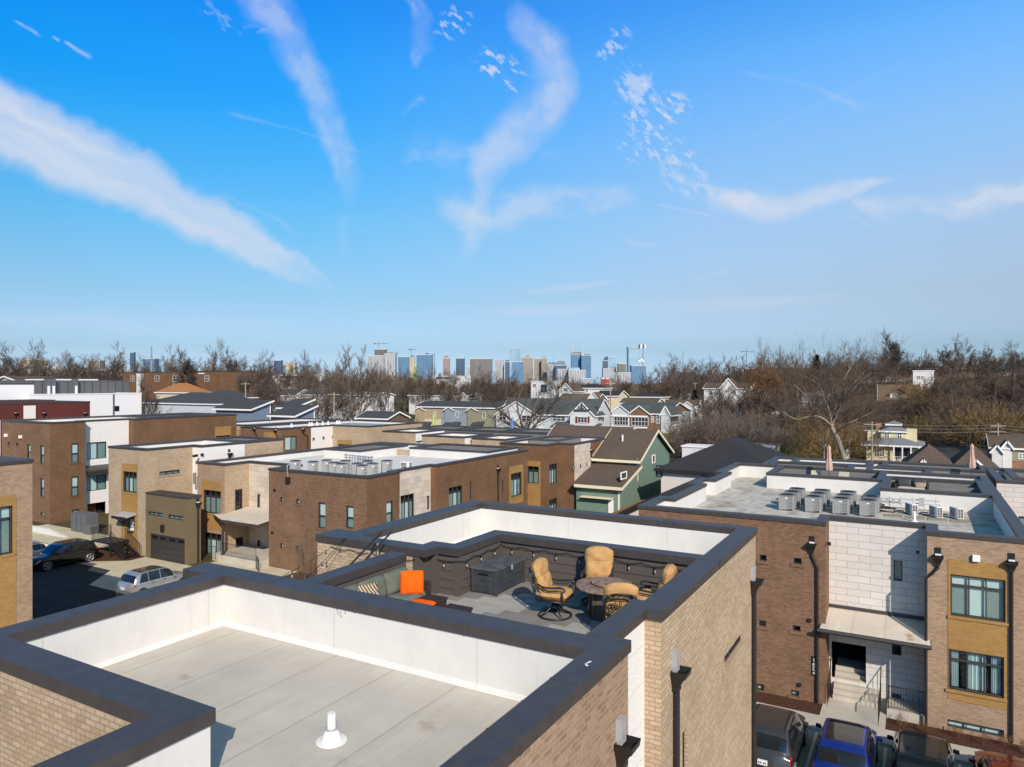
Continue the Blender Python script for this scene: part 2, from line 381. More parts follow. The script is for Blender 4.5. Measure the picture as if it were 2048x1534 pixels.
M['ochre_brick'] = brick('ochre_brick', (.42, .255, .09), (.35, .205, .07), (.30, .18, .07), ms=.006, tone=.2)
M['stone'] = brick('limestone_panel', (.70, .685, .65), (.63, .615, .58), (.40, .36, .30), w=.92, h=.305, ms=.012, tone=.10, bump=.1)
M['stone_small'] = brick('limestone_block', (.66, .60, .51), (.52, .46, .38), (.42, .35, .27), w=.76, h=.42, ms=.012, tone=.15, bump=.1)
M['white_lap'] = brick('white_fibre_panel', (.78, .77, .74), (.78, .77, .74), (.62, .59, .54), w=1.6, h=.61, ms=.006, tone=.05, bump=.1)
def parapet_mat():
    m, t, b = mat('white_parapet_membrane', .75, .25); pos = t.n('ShaderNodeNewGeometry').outputs['Position']; c = (.64, .635, .605)
    base = t.mix(t.rng(t.noise(pos, 1.1, 5, .6), .3, .7), P4(c, .93), P4(c, 1.05))
    base = t.mix(t.rng(t.noise(t.vm('MULTIPLY', pos, (5, 5, .5)), 1.0, 5, .65), .55, .8, 0, .28), base, (.42, .39, .33, 1))
    v, _ = wallvec(t); sp = t.n('ShaderNodeSeparateXYZ'); t.put(sp.inputs[0], v); fr = t.math('FRACT', t.math('DIVIDE', sp.outputs[0], 2.9))
    base = t.mix(t.math('MULTIPLY', t.math('LESS_THAN', fr, .008), .35), base, (.35, .33, .29, 1)); t.put(b.inputs['Base Color'], base)
    bp = t.n('ShaderNodeBump'); bp.inputs['Strength'].default_value = .3; bp.inputs['Distance'].default_value = .03; t.put(bp.inputs['Height'], t.noise(pos, 1.6, 4, .55)); t.put(b.inputs['Normal'], bp.outputs[0]); return m
M['parapet'] = parapet_mat()
M['coping'] = plain('bronze_coping', (.052, .045, .044), .50, .5, var=.18, scale=5)
M['frame'] = plain('bronze_window_frame', (.045, .042, .04), .45, .5, var=.05)
M['black_metal'] = plain('black_metal', (.016, .015, .015), .45, .5, var=.1)
M['galv'] = plain('galvanised_metal', (.45, .47, .49), .4, .5, .3, var=.1)
M['pvc'] = plain('white_plastic', (.80, .79, .76), .45, .4, var=.03)
M['white_trim'] = plain('white_trim', (.80, .79, .77), .6, .3, var=.03)
M['cream_trim'] = plain('cream_trim', (.72, .66, .48), .6, .3, var=.04)
M['glass'] = glass_mat()
M['blind'] = plain('window_blind', (.68, .76, .74), .8, .1, var=.03)
M['blind_grey'] = plain('dim_blind', (.27, .34, .33), .8, .1, var=.06)
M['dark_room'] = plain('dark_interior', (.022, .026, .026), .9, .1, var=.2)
M['siding_brown'] = lap('brown_siding', (.092, .080, .072), .2, line=.07, dark=.3)
M['trim_brown'] = plain('brown_trim', (.085, .075, .066), .6, .3, var=.05)
M['olive_lap'] = lap('olive_siding', (.165, .130, .074), .19, line=.12)
M['concrete'] = plain('concrete', (.47, .44, .38), .9, .15, var=.14, scale=.9)
M['concrete_warm'] = plain('warm_concrete', (.52, .46, .33), .9, .15, var=.12, scale=.7)
M['mulch'] = plain('mulch', (.080, .042, .028), 1, .05, var=.5, scale=9, bump=.6)
def membrane(name, c, streak=0.0, spots=0.0):
    m, t, b = mat(name, .8, .25)
    pos = t.n('ShaderNodeNewGeometry').outputs['Position']; sp = t.n('ShaderNodeSeparateXYZ'); t.put(sp.inputs[0], pos)
    base = t.mix(t.rng(t.noise(pos, .7, 6, .62), .3, .72), P4(c, .86), P4(c, 1.08))
    base = t.mix(t.rng(t.noise(pos, 3.2, 5, .7), .56, .78, 0, .30), base, (.42, .36, .27, 1))
    # lapped sheets: thin seams along Y every 1.5 m
    fr = t.math('FRACT', t.math('DIVIDE', t.math('ADD', sp.outputs[0], t.math('MULTIPLY', t.noise(pos, .8, 2), .05)), 1.22))
    base = t.mix(t.math('MULTIPLY', t.math('LESS_THAN', fr, .022), .5), base, (.25, .22, .17, 1))
    base = t.mix(t.math('MULTIPLY', t.rng(fr, .0, .16, 1, 0), .12), base, (.40, .35, .28, 1))
    wr = t.noise(t.vm('MULTIPLY', pos, (7.0, .55, 1)), 1.0, 5, .65); base = t.mix(t.rng(wr, .52, .74, 0, .26), base, P4(c, .55))
    w3 = t.noise(t.vm('MULTIPLY', pos, (2.2, .35, 1)), 1.0, 4, .6, .8); base = t.mix(t.rng(w3, .50, .70, 0, .22), base, (c[0]*1.25, c[1]*1.2, c[2]*1.1, 1))
    bp = t.n('ShaderNodeBump'); bp.inputs['Strength'].default_value = .35; bp.inputs['Distance'].default_value = .02; t.put(bp.inputs['Height'], t.math('ADD', t.math('MULTIPLY', wr, .7), t.noise(pos, 3.0, 5, .6))); t.put(b.inputs['Normal'], bp.outputs[0])
    if streak:
        sv_ = t.vm('MULTIPLY', pos, (1.6, 8.0, 1)); f2 = t.noise(sv_, 1.0, 4, .6)
        base = t.mix(t.rng(f2, .53, .62, 0, streak), base, (.10, .075, .05, 1))
        base = t.mix(t.rng(t.noise(pos, .45, 4, .6), .52, .68, 0, streak*.6), base, (.17, .13, .085, 1))
    if spots:
        base = t.mix(t.rng(t.noise(pos, 1.15, 3, .5), .66, .72, 0, spots), base, (.30, .22, .12, 1))
    t.put(b.inputs['Base Color'], base); return m
M['roof'] = membrane('pale_roof_membrane', (.53, .495, .43), 0, .45)
M['roof_dirty'] = membrane('stained_roof_membrane', (.54, .515, .46), .85)
M['roof_white'] = membrane('white_roof_membrane', (.66, .65, .62), .12)
M['roof_grey'] = membrane('grey_roof_membrane', (.30, .32, .35), .1)
M['canopy_top'] = membrane('canopy_membrane', (.58, .53, .45), 0, .8)
# ------------------------------------------------------------------ walls, windows, flat roofed blocks
def wall(mb, o, u, w, z0, z1, holes=(), depth=.12, m=0):
    """vertical wall from o along unit u; outward normal is (u.y,-u.x); holes (u0,u1,z0,z1) get reveals"""
    o = Vector((o[0], o[1], 0)); u = Vector((u[0], u[1], 0)); n = Vector((u.y, -u.x, 0))
    us = sorted({0.0, w, *[h[0] for h in holes], *[h[1] for h in holes]}); zs = sorted({z0, z1, *[h[2] for h in holes], *[h[3] for h in holes]})
    us = [q for q in us if -1e-6 <= q <= w+1e-6]; zs = [q for q in zs if z0-1e-6 <= q <= z1+1e-6]
    P = lambda a, z, d=0: o+u*a+n*(-d)+Vector((0, 0, z))
    for a, b in zip(us, us[1:]):
        for c, d in zip(zs, zs[1:]):
            am, cm = (a+b)/2, (c+d)/2
            if any(h[0] < am < h[1] and h[2] < cm < h[3] for h in holes): continue
            mb.poly([P(a, c), P(b, c), P(b, d), P(a, d)], m)
    for h in holes:
        a, b, c, d = h[:4]; dd = depth
        mb.poly([P(a, c), P(a, c, dd), P(b, c, dd), P(b, c)], m); mb.poly([P(a, d), P(b, d), P(b, d, dd), P(a, d, dd)], m)
        mb.poly([P(a, c), P(a, d), P(a, d, dd), P(a, c, dd)], m); mb.poly([P(b, c), P(b, c, dd), P(b, d, dd), P(b, d)], m)
def window(parent, o, u, h, kind='triple', depth=.10, fm=None, sill=None):
    """window > frame (this mesh), pane, blind"""
    o = Vector((o[0], o[1], 0)); u = Vector((u[0], u[1], 0)); n = Vector((u.y, -u.x, 0)); a, b, c, d = h[:4]
    P = lambda s, z, k: o+u*s+n*(-k)+Vector((0, 0, z))
    fw = .055 if min(b-a, d-c) > .5 else .04
    fb = MB(); pb = MB(); bb = MB(); bm = [M['blind'], M['blind_grey'], M['dark_room']]
    def rect(mb, s0, s1, z0, z1, k0, k1, m=0):
        mb.obox(P((s0+s1)/2, (z0+z1)/2, (k0+k1)/2), u*(s1-s0)/2, n*abs(k1-k0)/2, Vector((0, 0, (z1-z0)/2)), m)
    k0, k1 = depth-.055, depth+.02
    rect(fb, a, b, d-fw, d, k0, k1); rect(fb, a, b, c, c+fw, k0, k1)
    rect(fb, a, a+fw, c+fw, d-fw, k0, k1); rect(fb, b-fw, b, c+fw, d-fw, k0, k1)
    A, B, C_, D_ = a+fw, b-fw, c+fw, d-fw; W_, H_ = B-A, D_-C_
    cells = []
    def mull(x): rect(fb, x-fw*.45, x+fw*.45, C_, D_, k0+.006, k1-.004)
    def rail(z, x0=A, x1=B, t_=fw*.5): rect(fb, x0, x1, z-t_, z+t_, k0+.012, k1-.008)
    if kind.startswith('triple'):
        tz = D_-H_*.24
        for q in (1, 2): mull(A+W_*q/3)
        rail(tz, t_=fw*.6)
        bl = {'triple': (1, 0, 1, 2), 'triple_b': (0, 0, 0, 0), 'triple_d': (1, 1, 1, 2), 'triple_w': (1, 0, 1, 0)}.get(kind, (1, 0, 1, 2))
        for q in range(3): cells += [(A+W_*q/3, A+W_*(q+1)/3, C_, tz, bl[q]), (A+W_*q/3, A+W_*(q+1)/3, tz, D_, bl[3])]
    elif kind == 'double':
        tz = D_-H_*.24; mull(A+W_/2); rail(tz, t_=fw*.6)
        for q in range(2): cells += [(A+W_*q/2, A+W_*(q+1)/2, C_, tz, 1), (A+W_*q/2, A+W_*(q+1)/2, tz, D_, 2)]
    elif kind == 'slider':
        mull(A+W_*.52); cells += [(A, A+W_*.52, C_, D_, 0), (A+W_*.52, B, C_, D_, 1)]
    elif kind == 'sash':
        tz = C_+H_*.48; rail(tz, t_=fw*.6); cells += [(A, B, C_, tz, 1), (A, B, tz, D_, 0)]
    elif kind == 'sash_d':
        tz = C_+H_*.48; rail(tz, t_=fw*.6); cells += [(A, B, C_, tz, 2), (A, B, tz, D_, 2)]
    elif kind == 'strip':
        for q in (1, 2): mull(A+W_*q/3)
        for q in range(3): cells.append((A+W_*q/3, A+W_*(q+1)/3, C_, D_, 1))
    elif kind == 'strip_b':
        for q in (1, 2): mull(A+W_*q/3)
        for q in range(3): cells.append((A+W_*q/3, A+W_*(q+1)/3, C_, D_, 0))
    elif kind == 'grid':
        mull(A+W_/2); rail(C_+H_*.5); cells += [(A, B, C_, D_, 2)]
    elif kind == 'curtain':
        tz = D_-H_*.24
        for q in (1, 2): mull(A+W_*q/3)
        rail(tz, t_=fw*.6); cells.append((A, B, C_, D_, 2))
    elif kind == 'light': cells.append((A, B, C_, D_, 0))
    elif kind == 'mid': cells.append((A, B, C_, D_, 1))
    else: cells.append((A, B, C_, D_, 2))
    kq = depth+.022; pb.poly([P(A-.01, C_-.01, kq), P(B+.01, C_-.01, kq), P(B+.01, D_+.01, kq), P(A-.01, D_+.01, kq)])
    for (s0, s1, z0, z1, q) in cells:
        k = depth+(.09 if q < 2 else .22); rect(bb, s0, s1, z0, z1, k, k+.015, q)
    f = fb.build('window', fm or M['frame'], parent)
    pb.build('pane', M['glass'], f, rel=False, origin=world_of(parent)); bb.build('blind', bm, f, rel=False, origin=world_of(parent))
    if kind == 'curtain':
        cu = MB()
        for s0, s1 in ((.02, .17), (.36, .70), (.80, .98)):
            rows = [[], []]; N = 40
            for i in range(N+1):
                s = A+W_*(s0+(s1-s0)*i/N); k = depth+.13+.03*math.sin(i*1.35)+.012*math.sin(i*.6)
                rows[0].append(P(s, C_, k)); rows[1].append(P(s, D_, k))
            cu.grid(rows)
        cu.build('curtain', M['blind'], f, rel=False, origin=world_of(parent), smooth=True)
    if sill:
        sb = MB(); rect(sb, a-.12, b+.12, c-.13, c-.005, -.05, .02)
        sb.build('sill', sill, f, rel=False, origin=world_of(parent))
    return f
def offset(poly, d):
    """inward offset of a CCW polygon"""
    n = len(poly); out = []
    for i in range(n):
        p0, p1, p2 = Vector(poly[i-1]), Vector(poly[i]), Vector(poly[(i+1) % n])
        a = (p1-p0).normalized(); b = (p2-p1).normalized(); na = Vector((-a.y, a.x)); nb = Vector((-b.y, b.x))
        k = 1+na.dot(nb)
        out.append(p1+(na+nb)*(d/max(k, .2)))
    return out
def cope(mb, outer, inner, z0, z1, m=0):
    n = len(outer)
    for i in range(n):
        j = (i+1) % n; a, b, c, d = outer[i], outer[j], inner[j], inner[i]
        lo = [(*q, z0) for q in (a, b, c, d)]; hi = [(*q, z1) for q in (a, b, c, d)]
        mb.poly(hi, m); mb.poly([lo[0], lo[1], hi[1], hi[0]], m); mb.poly([lo[2], lo[3], hi[3], hi[2]], m); mb.poly(lo[::-1], m)
def flat_block(name, label, cat, poly, ztop, zroof, spec, group=None, base=0.0, roof='roof_white', t=.36, lip=.05, ch=.17, inner='parapet', loc=None, coping='coping', cap=True):
    """CCW footprint; spec[i] = (material key, [openings (u0,u1,z0,z1,kind,sill key)]) for the side starting at vertex i"""
    poly = [Vector(p) for p in poly]; n = len(poly)
    c = sum(poly, Vector((0, 0)))/n
    th = thing(name, (c.x, c.y, base), label, cat, group)
    walls = {}
    for i in range(n):
        a, b = poly[i], poly[(i+1) % n]; u = (b-a).normalized(); w = (b-a).length
        mk, wins = spec.get(i, spec.get('*', ('brown_brick', [])))[:2]
        mb = walls.setdefault(mk, MB())
        wall(mb, a, u, w, base, ztop-.02, [q[:4] for q in wins])
        for q in wins:
            if q[4]: window(th, a, u, q, q[4], sill=M[q[5]] if len(q) > 5 and q[5] else None)
    for mk, mb in walls.items(): mb.build('wall', M[mk], th)
    inn = offset(poly, t)
    rb = MB(); rb.poly([(*p, zroof) for p in inn]); rb.build('roof', M[roof], th)
    if cap:
        pb = MB()
        for i in range(n):
            a, b = inn[i], inn[(i+1) % n]; pb.poly([(*b, zroof-.01), (*a, zroof-.01), (*a, ztop-.01), (*b, ztop-.01)])
        pb.build('parapet', M[inner], th)
        cb = MB(); cope(cb, offset(poly, -lip), offset(poly, t+lip), ztop-ch+.02, ztop+.02); cb.build('coping', M[coping], th)
    return th
def on_edge(a, b, wins):
    """openings given by sighted corners (left, top-left y, right, bottom-right y) on the vertical plane through a-b"""
    a, b = Vector(a), Vector(b); u = (b-a).normalized(); out = []
    for w in wins:
        res = []
        for px, py in ((w[0], w[1]), (w[2], w[3])):
            r = ray(px, py); d = Vector((r[0], r[1])); nrm = Vector((u.y, -u.x))
            k = a.dot(nrm)/d.dot(nrm); res.append(((d*k-a).dot(u), CAMZ+r[2]*k))
        (u0, z1), (u1, z0) = res
        out.append((u0, u1, z0, z1, *w[4:]))
    return out
def downspout(parent, o, u, s, ztop, zbot, jog=0.0, scup=True, size=1.0, near=False):
    """conductor head > downpipe; white scupper above"""
    o = Vector((o[0], o[1], 0)); u = Vector((u[0], u[1], 0)); n = Vector((u.y, -u.x, 0)); Z = Vector((0, 0, 1))
    p = o+u*s; k = size; hb = MB()
    sec = [(.10, .06, -.42), (.10, .06, -.34), (.17, .12, -.14), (.19, .14, -.12), (.21, .15, 0)]
    rows = [[p+n*.015-u*a*k+Z*(ztop+z*k), p+n*(.015+2*b*k)-u*a*k+Z*(ztop+z*k), p+n*(.015+2*b*k)+u*a*k+Z*(ztop+z*k), p+n*.015+u*a*k+Z*(ztop+z*k)] for a, b, z in sec]
    rows = [[r[0], r[3], r[2], r[1]] for r in rows]
    hb.grid(rows, 0, True)
    inn = [p+n*.03-u*.18*k, p+n*.27*k-u*.18*k, p+n*.27*k+u*.18*k, p+n*.03+u*.18*k]
    hb.poly([q+Z*(ztop-.09) for q in (inn[0], inn[3], inn[2], inn[1])])
    h = hb.build('conductor_head', M['black_metal'], parent)
    og = world_of(parent)
    db = MB(); c = p+n*(.015+.06*k); top = ztop-.40*k
    if jog:
        pts = [c+Z*top, c+Z*(top-.12), c+u*jog*.55+Z*(top-.42), c+u*jog+Z*(top-.62), c+u*jog+Z*zbot]
    else: pts = [c+Z*top, c+Z*zbot]
    db.tube(pts, .062*k, 8); db.build('downpipe', M['black_metal'], h, rel=False, origin=og)
    if scup:
        sb = MB(); w = .11*k
        
        if near: sb.obox(p+n*.05*k+Z*(ztop+.16*k), u*w*.9, n*.055*k, Z*.20*k); sb.build('scupper', M['galv'], h, rel=False, origin=og)
        else:
            sb.obox(p+n*.02+Z*(ztop+.20*k), u*w*1.05, n*.019, Z*.13*k); sb.build('scupper', M['dark_room'], h, rel=False, origin=og)
            sb = MB(); sb.obox(p+n*.06*k+Z*(ztop+.035*k), u*w, n*.06*k, Z*.03*k); sb.build('spout_lip', M['pvc'], h, rel=False, origin=og)
    return h
# ------------------------------------------------------------------ the house under the camera
ZT = 10.34; ZR = 9.39; ZD = 9.27
def near_house():
    th = thing('townhouse', (-8, 8, 0), 'nearest tan brick townhouse with pale flat roof and sunken furnished roof deck', 'townhouse', 'flat roofed brick townhouses')
    w = {k: MB() for k in ('pink_brick', 'tan_brick', 'white_lap')}
    wall(w['pink_brick'], (-3.6, -3), (0, 1), 12.62, 0, ZT-.02)
    wall(w['pink_brick'], (-3.6, 9.62), (-1, 0), .3, 0, ZT-.02)
    wall(w['white_lap'], (-3.88, 9.62), (0, 1), 1.5, 0, ZT-.02)
    wall(w['tan_brick'], (-3.88, 11.12), (1, 0), .28, 0, ZT-.02)
    e = ((-3.6, 11.12), (-3.6, 18.75)); hs = on_edge(*e, [(1449, 1313, 1485, 1281, 'strip'), (1365, 1466, 1374, 1560, 'dark')])
    wall(w['tan_brick'], e[0], (0, 1), 7.63, 0, ZT-.02, [h[:4] for h in hs])
    window(th, e[0], (0, 1), hs[0], 'strip_b', sill=M['tan_brick']); window(th, e[0], (0, 1), hs[1], 'dark')
    wall(w['tan_brick'], (-3.6, 18.75), (-1, 0), 8.5, 0, ZT-.02)
    wall(w['tan_brick'], (-12.1, 18.75), (0, -1), 5.45, 0, ZT-.02); wall(w['tan_brick'], (-12.1, 13.3), (-1, 0), .57, 0, ZT-.02)
    wall(w['tan_brick'], (-12.67, 13.3), (0, -1), .68, 0, ZT-.02)
    wall(w['tan_brick'], (-12.67, 12.62), (1, 0), 2.95, 0, ZT-.02)
    wall(w['tan_brick'], (-9.95, 12.6), (0, -1), 3.1, 0, ZD)
    wall(w['tan_brick'], (-9.95, 9.5), (-1, 0), 2.65, 0, ZT-.02); wall(w['tan_brick'], (-12.6, 9.5), (0, -1), .5, 0, ZT-.02); wall(w['tan_brick'], (-12.6, 9.0), (1, 0), .7, 0, ZT-.02)
    wall(w['tan_brick'], (-11.9, 9.0), (0, -1), 4.14, 0, ZT-.02)
    wall(w['tan_brick'], (-11.9, 4.86), (1, 0), 4.57, 0, ZT-.02); wall(w['tan_brick'], (-7.33, 4.86), (0, -1), 7.86, 0, ZT-.02)
    wall(w['tan_brick'], (-7.33, -3), (1, 0), 3.73, 0, ZT-.02)
    for k, mb in w.items(): mb.build('wall', M[k], th)
    # stairwell floor beside the deck
    # white inner faces of the parapets
    p = MB()
    def up(a, b, z0, z1=ZT-.01): p.poly([(*b, z0), (*a, z0), (*a, z1), (*b, z1)])
    near_in = [(-6.92, -2.6), (-3.95, -2.6), (-3.95, 9.04), (-11.54, 9.04), (-11.54, 5.25), (-6.92, 5.25)]
    far_out = [(-12.71, 12.58), (-9.4, 12.58), (-9.4, 13.02), (-8.82, 13.02), (-8.82, 14.82), (-3.555, 14.82), (-3.555, 18.79), (-12.14, 18.79), (-12.14, 13.34), (-12.71, 13.34)]
    far_in = [Vector(q) for q in ((-11.62, 13.02), (-9.8, 13.02), (-9.8, 13.42), (-9.2, 13.42), (-9.2, 15.2), (-3.98, 15.2), (-3.98, 18.4), (-11.62, 18.4), (-11.62, 13.3), (-11.62, 13.2))]
    for i in range(6): up(near_in[i], near_in[(i+1) % 6], ZR-.01)
    fi = [(-11.62, 13.02), (-9.8, 13.02), (-9.8, 13.42), (-9.2, 13.42), (-9.2, 15.2), (-3.98, 15.2), (-3.98, 18.4), (-11.62, 18.4)]
    for i in range(8): up(fi[i], fi[(i+1) % 8], ZR-.01, ZT-.16)
    # small canted fillet where membrane meets parapet
    for q in (near_in, fi):
        n = len(q); o2 = offset([Vector(a) for a in q], .07)
        for i in range(n):
            j = (i+1) % n; p.poly([(*o2[i], ZR+.004), (*o2[j], ZR+.004), (*q[j], ZR+.08), (*q[i], ZR+.08)])
    p.build('parapet', M['parapet'], th)
    r = MB(); r.poly([(*q, ZR) for q in near_in]); r.poly([(*q, ZR) for q in fi]); r.build('roof', M['roof'], th)
    # coping
    c = MB()
    outer = [(-7.36, -3.03), (-3.56, -3.03), (-3.56, 9.64), (-12.0, 9.52), (-11.94, 4.82), (-7.36, 4.82)]
    inner = [(-6.88, -2.56), (-3.97, -2.56), (-3.97, 9.01), (-11.50, 9.01), (-11.50, 5.29), (-6.88, 5.29)]
    outer[3] = (-11.94, 9.52); outer[2] = (-3.56, 9.52)
    cope(c, outer, inner, ZT-.17, ZT)
    c.box(-12.64, -11.94, 8.95, 9.53, ZT-.172, ZT-.003); c.box(-4.22, -3.555, 9.52, 9.64, ZT-.168, ZT+.003)
    c.box(-4.22, -3.84, 9.64, 11.08, ZT-.171, ZT-.002); c.box(-4.22, -3.56, 11.08, 11.5, ZT-.169, ZT+.002); c.box(-4.02, -3.562, 11.5, 14.8, ZT-.17, ZT)
    cope(c, [Vector(q) for q in far_out], far_in, ZT-.168, ZT+.001)
    c.box(-9.99, -9.58, 9.52, 12.16, ZT-.17, ZT+.001)
    for x in (-10.4, -8.2, -6.0): c.box(x-.02, x+.02, 9.00, 9.53, ZT-.175, ZT+.006)
    for y in (6.4, 7.9): c.box(-3.98, -3.55, y-.02, y+.02, ZT-.175, ZT+.006); c.box(-11.95, -11.49, y-.02, y+.02, ZT-.175, ZT+.006)
    for x in (-10.3, -8.0, -6.0): c.box(x-.02, x+.02, 18.39, 18.78, ZT-.172, ZT+.007)
    c.build('coping', M['coping'], th, bevel=.008)
    # deck walls in horizontal boards
    s = MB()
    def board(a, b, z0=ZD, z1=ZT-.15):
        a, b = Vector(a), Vector(b); u = (b-a).normalized(); n = Vector((u.y, -u.x)); z = z1
        while z > z0+.02:
            lo = max(z-.2, z0)
            s.poly([(*(a+n*.012), lo+.004), (*(b+n*.012), lo+.004), (*b, z), (*a, z)]); s.poly([(*a, lo), (*b, lo), (*(b+n*.012), lo+.004), (*(a+n*.012), lo+.004)]); z -= .2
    board((-9.72, 13.1), (-8.87, 13.1)); board((-8.87, 13.1), (-8.87, 14.9)); board((-8.87, 14.9), (-3.98, 14.9))
    board((-3.98, 14.9), (-3.98, 11.3)); board((-4.18, 11.3), (-4.18, 9.48)); board((-4.18, 9.48), (-9.62, 9.48)); board((-9.62, 9.48), (-9.62, 12.14))
    s.build('siding', M['siding_brown'], th)
    t = MB()
    for x, y in ((-8.87, 13.1), (-8.87+.0, 14.9)):
        pass
    t.box(-8.98, -8.845, 13.075, 13.21, ZD, ZT-.16); t.box(-9.76, -9.60, 12.60, 13.12, ZD, ZT-.16); t.box(-9.985, -9.59, 12.05, 12.15, ZD-.4, ZT-.16)
    t.box(-9.60, -9.40, 13.0, 13.12, ZD, ZT-.16); t.box(-8.9, -8.83, 14.79, 14.92, ZD, ZT-.16)
    t.build('corner_board', M['trim_brown'], th)
    # deck paving, a basket weave of slatted tiles
    d = MB(); d.box(-9.95, -3.9, 9.45, 14.95, ZD-.2, ZD-.012, 1)
    k = .305; nx = int(5.7/k)+1; ny = int(5.45/k)+1
    for i in range(nx):
        for j in range(ny):
            x0, y0 = -9.62+i*k, 9.46+j*k; g = .006; q = 2 if (i*7+j*13) % 5 < 2 else 0
            x1, y1 = min(x0+k, -3.96)-g, min(y0+k, 14.92)-g
            if x1 <= x0+.02 or y1 <= y0+.02: continue
            if (i+j) % 2:
                m = 5; w_ = (y1-y0)/m
                for a in range(m): d.box(x0+g, x1, y0+a*w_+.009, y0+(a+1)*w_-.009, ZD-.012, ZD, q)
            else: d.box(x0+g, x1, y0+g, y1, ZD-.012, ZD, 0 if q else 2)
    d.build('deck_paving', [M['paver'], M['paver_gap'], M['paver_light']], th)
    # vent pipe
    v = MB(); b = atZ(663, 1482, ZR)
    v.lathe([(.20, .004), (.195, .012), (.13, .016), (.125, .05), (.085, .14), (.082, .17), (.055, .172), (.053, .36)], 20, b)
    v.lathe([(.088, .155), (.09, .16), (.09, .172), (.086, .176)], 20, b, 1)
    v.build('vent_pipe', [M['pvc'], M['galv']], th, smooth=False)
    # downpipes on the sunlit side
    for (px, py, jog, zb) in ((1346, 1336, 0, 0), (1236, 1478, 0, 0), (1503, 1158, 0, 0)):
        q = atX(px, py, -3.6); downspout(th, (-3.6, 0), (0, 1), q.y, q.z, 0.2, jog, size=.85, near=True)
    # scuffs on the white parapet
    sc = MB()
    for (a, b_, c_) in (((672, 1216), (677, 1226), (676, 1230)), ((682, 1222), (680, 1231), (684, 1234)), ((690, 1216), (691, 1227), (688, 1226)), ((699, 1214), (704, 1216), (707, 1217)), ((650, 1192), (653, 1195), (655, 1199)), ((438, 1168), (442, 1172), (440, 1176))):
        sc.tube([atY(*a, 9.035), atY(*b_, 9.035), atY(*c_, 9.035)], .004, 4)
    sc.build('scuff_mark', M['scuff'], th)
    # stair rail in the notch beside the deck
    g = MB(); h = MB()
    P0 = Vector((-10.35, 11.0, 9.35)); P1 = Vector((-10.35, 12.55, 10.55))
    for x in (-10.35, -10.6):
        h.tube([(x, 9.6, 9.15), (x, 12.55, 10.62)], .022, 6)
    for i in range(6):
        y = 10.9+i*.27; z = 9.15+(y-9.6)*.498; g.tube([(-10.47, y, z-.75), (-10.47, y, z-.03)], .016, 6)
    g.tube([(-10.47, 10.8, 10.02), (-10.47, 12.5, 10.02)], .018, 6); g.tube([(-10.25, 11.5, 8.6), (-10.25, 11.5, 10.2)], .055, 10)
    hr = h.build('handrail', M['black_metal'], th); g.build('stair_rail', M['galv'], th)
    st = MB()
    for i in range(14): st.box(-11.9, -10.2, 9.55+i*.2, 9.79+i*.2, 9.1-.19*(13-i)-.25, 9.1-.19*(13-i)-.21)
    st.build('stair', M['black_metal'], th)
    # light birds droppings on the coping
    bd = MB()
    for px, py in ((1172, 1328), (1176, 1325), (1180, 1323), (1174, 1331)):
        q = atZ(px, py, ZT+.004); bd.lathe([(.022, 0), (.01, .004)], 7, q)
    bd.build('dropping', M['pvc'], th)
    return th
M['paver'] = plain('grey_deck_tile', (.215, .21, .20), .9, .15, var=.14, scale=3)
M['paver_light'] = plain('pale_deck_tile', (.35, .345, .33), .9, .15, var=.12, scale=3)
M['paver_gap'] = plain('deck_gap', (.05, .05, .048), 1, .05)
M['scuff'] = plain('black_scuff', (.05, .045, .04), .9, .1)
near_house()
# ------------------------------------------------------------------ deck furniture
def cloth(name, c, var=.08, scale=14, bump=.25):
    return plain(name, c, .95, .1, var=var, scale=scale, bump=bump)
M['beige_cloth'] = plain('beige_cushion_cloth', (.455, .275, .115), .95, .1, var=.16, scale=7, bump=.55)
M['sage_cloth'] = plain('sage_cushion_cloth', (.125, .145, .118), .95, .1, var=.14, scale=6, bump=.45)
M['orange_cloth'] = cloth('orange_cloth', (.88, .115, .008), .04)
M['wicker'] = plain('dark_wicker', (.045, .030, .027), .7, .3, var=.5, scale=60, bump=.8)
M['iron'] = plain('cast_dark_metal', (.022, .021, .022), .42, .5, var=.15)
M['box_plastic'] = plain('blue_grey_resin', (.040, .047, .056), .6, .35, var=.25, scale=6)
def table_top_mat():
    m, t, b = mat('mottled_slate_top', .5, .35); pos = t.n('ShaderNodeNewGeometry').outputs['Position']
    nz = t.noise(pos, 9, 7, .7, .6); t.put(b.inputs['Base Color'], t.ramp(nz, [(.3, (.05, .03, .024)), (.47, (.20, .125, .09)), (.6, (.34, .24, .18)), (.72, (.12, .07, .05))])); return m
M['slate'] = table_top_mat()
def stripe_mat():
    m, t, b = mat('striped_cloth', .9, .1); tc = t.n('ShaderNodeTexCoord').outputs['Object']
    w = t.n('ShaderNodeTexWave'); t.put(w.inputs['Vector'], tc); w.inputs['Scale'].default_value = 7.5; w.inputs['Distortion'].default_value = 1.5
    w.bands_direction = 'DIAGONAL'
    t.put(b.inputs['Base Color'], t.ramp(w.outputs['Fac'], [(.45, (.50, .42, .28)), (.55, (.09, .065, .045))])); return m
M['stripe'] = stripe_mat()
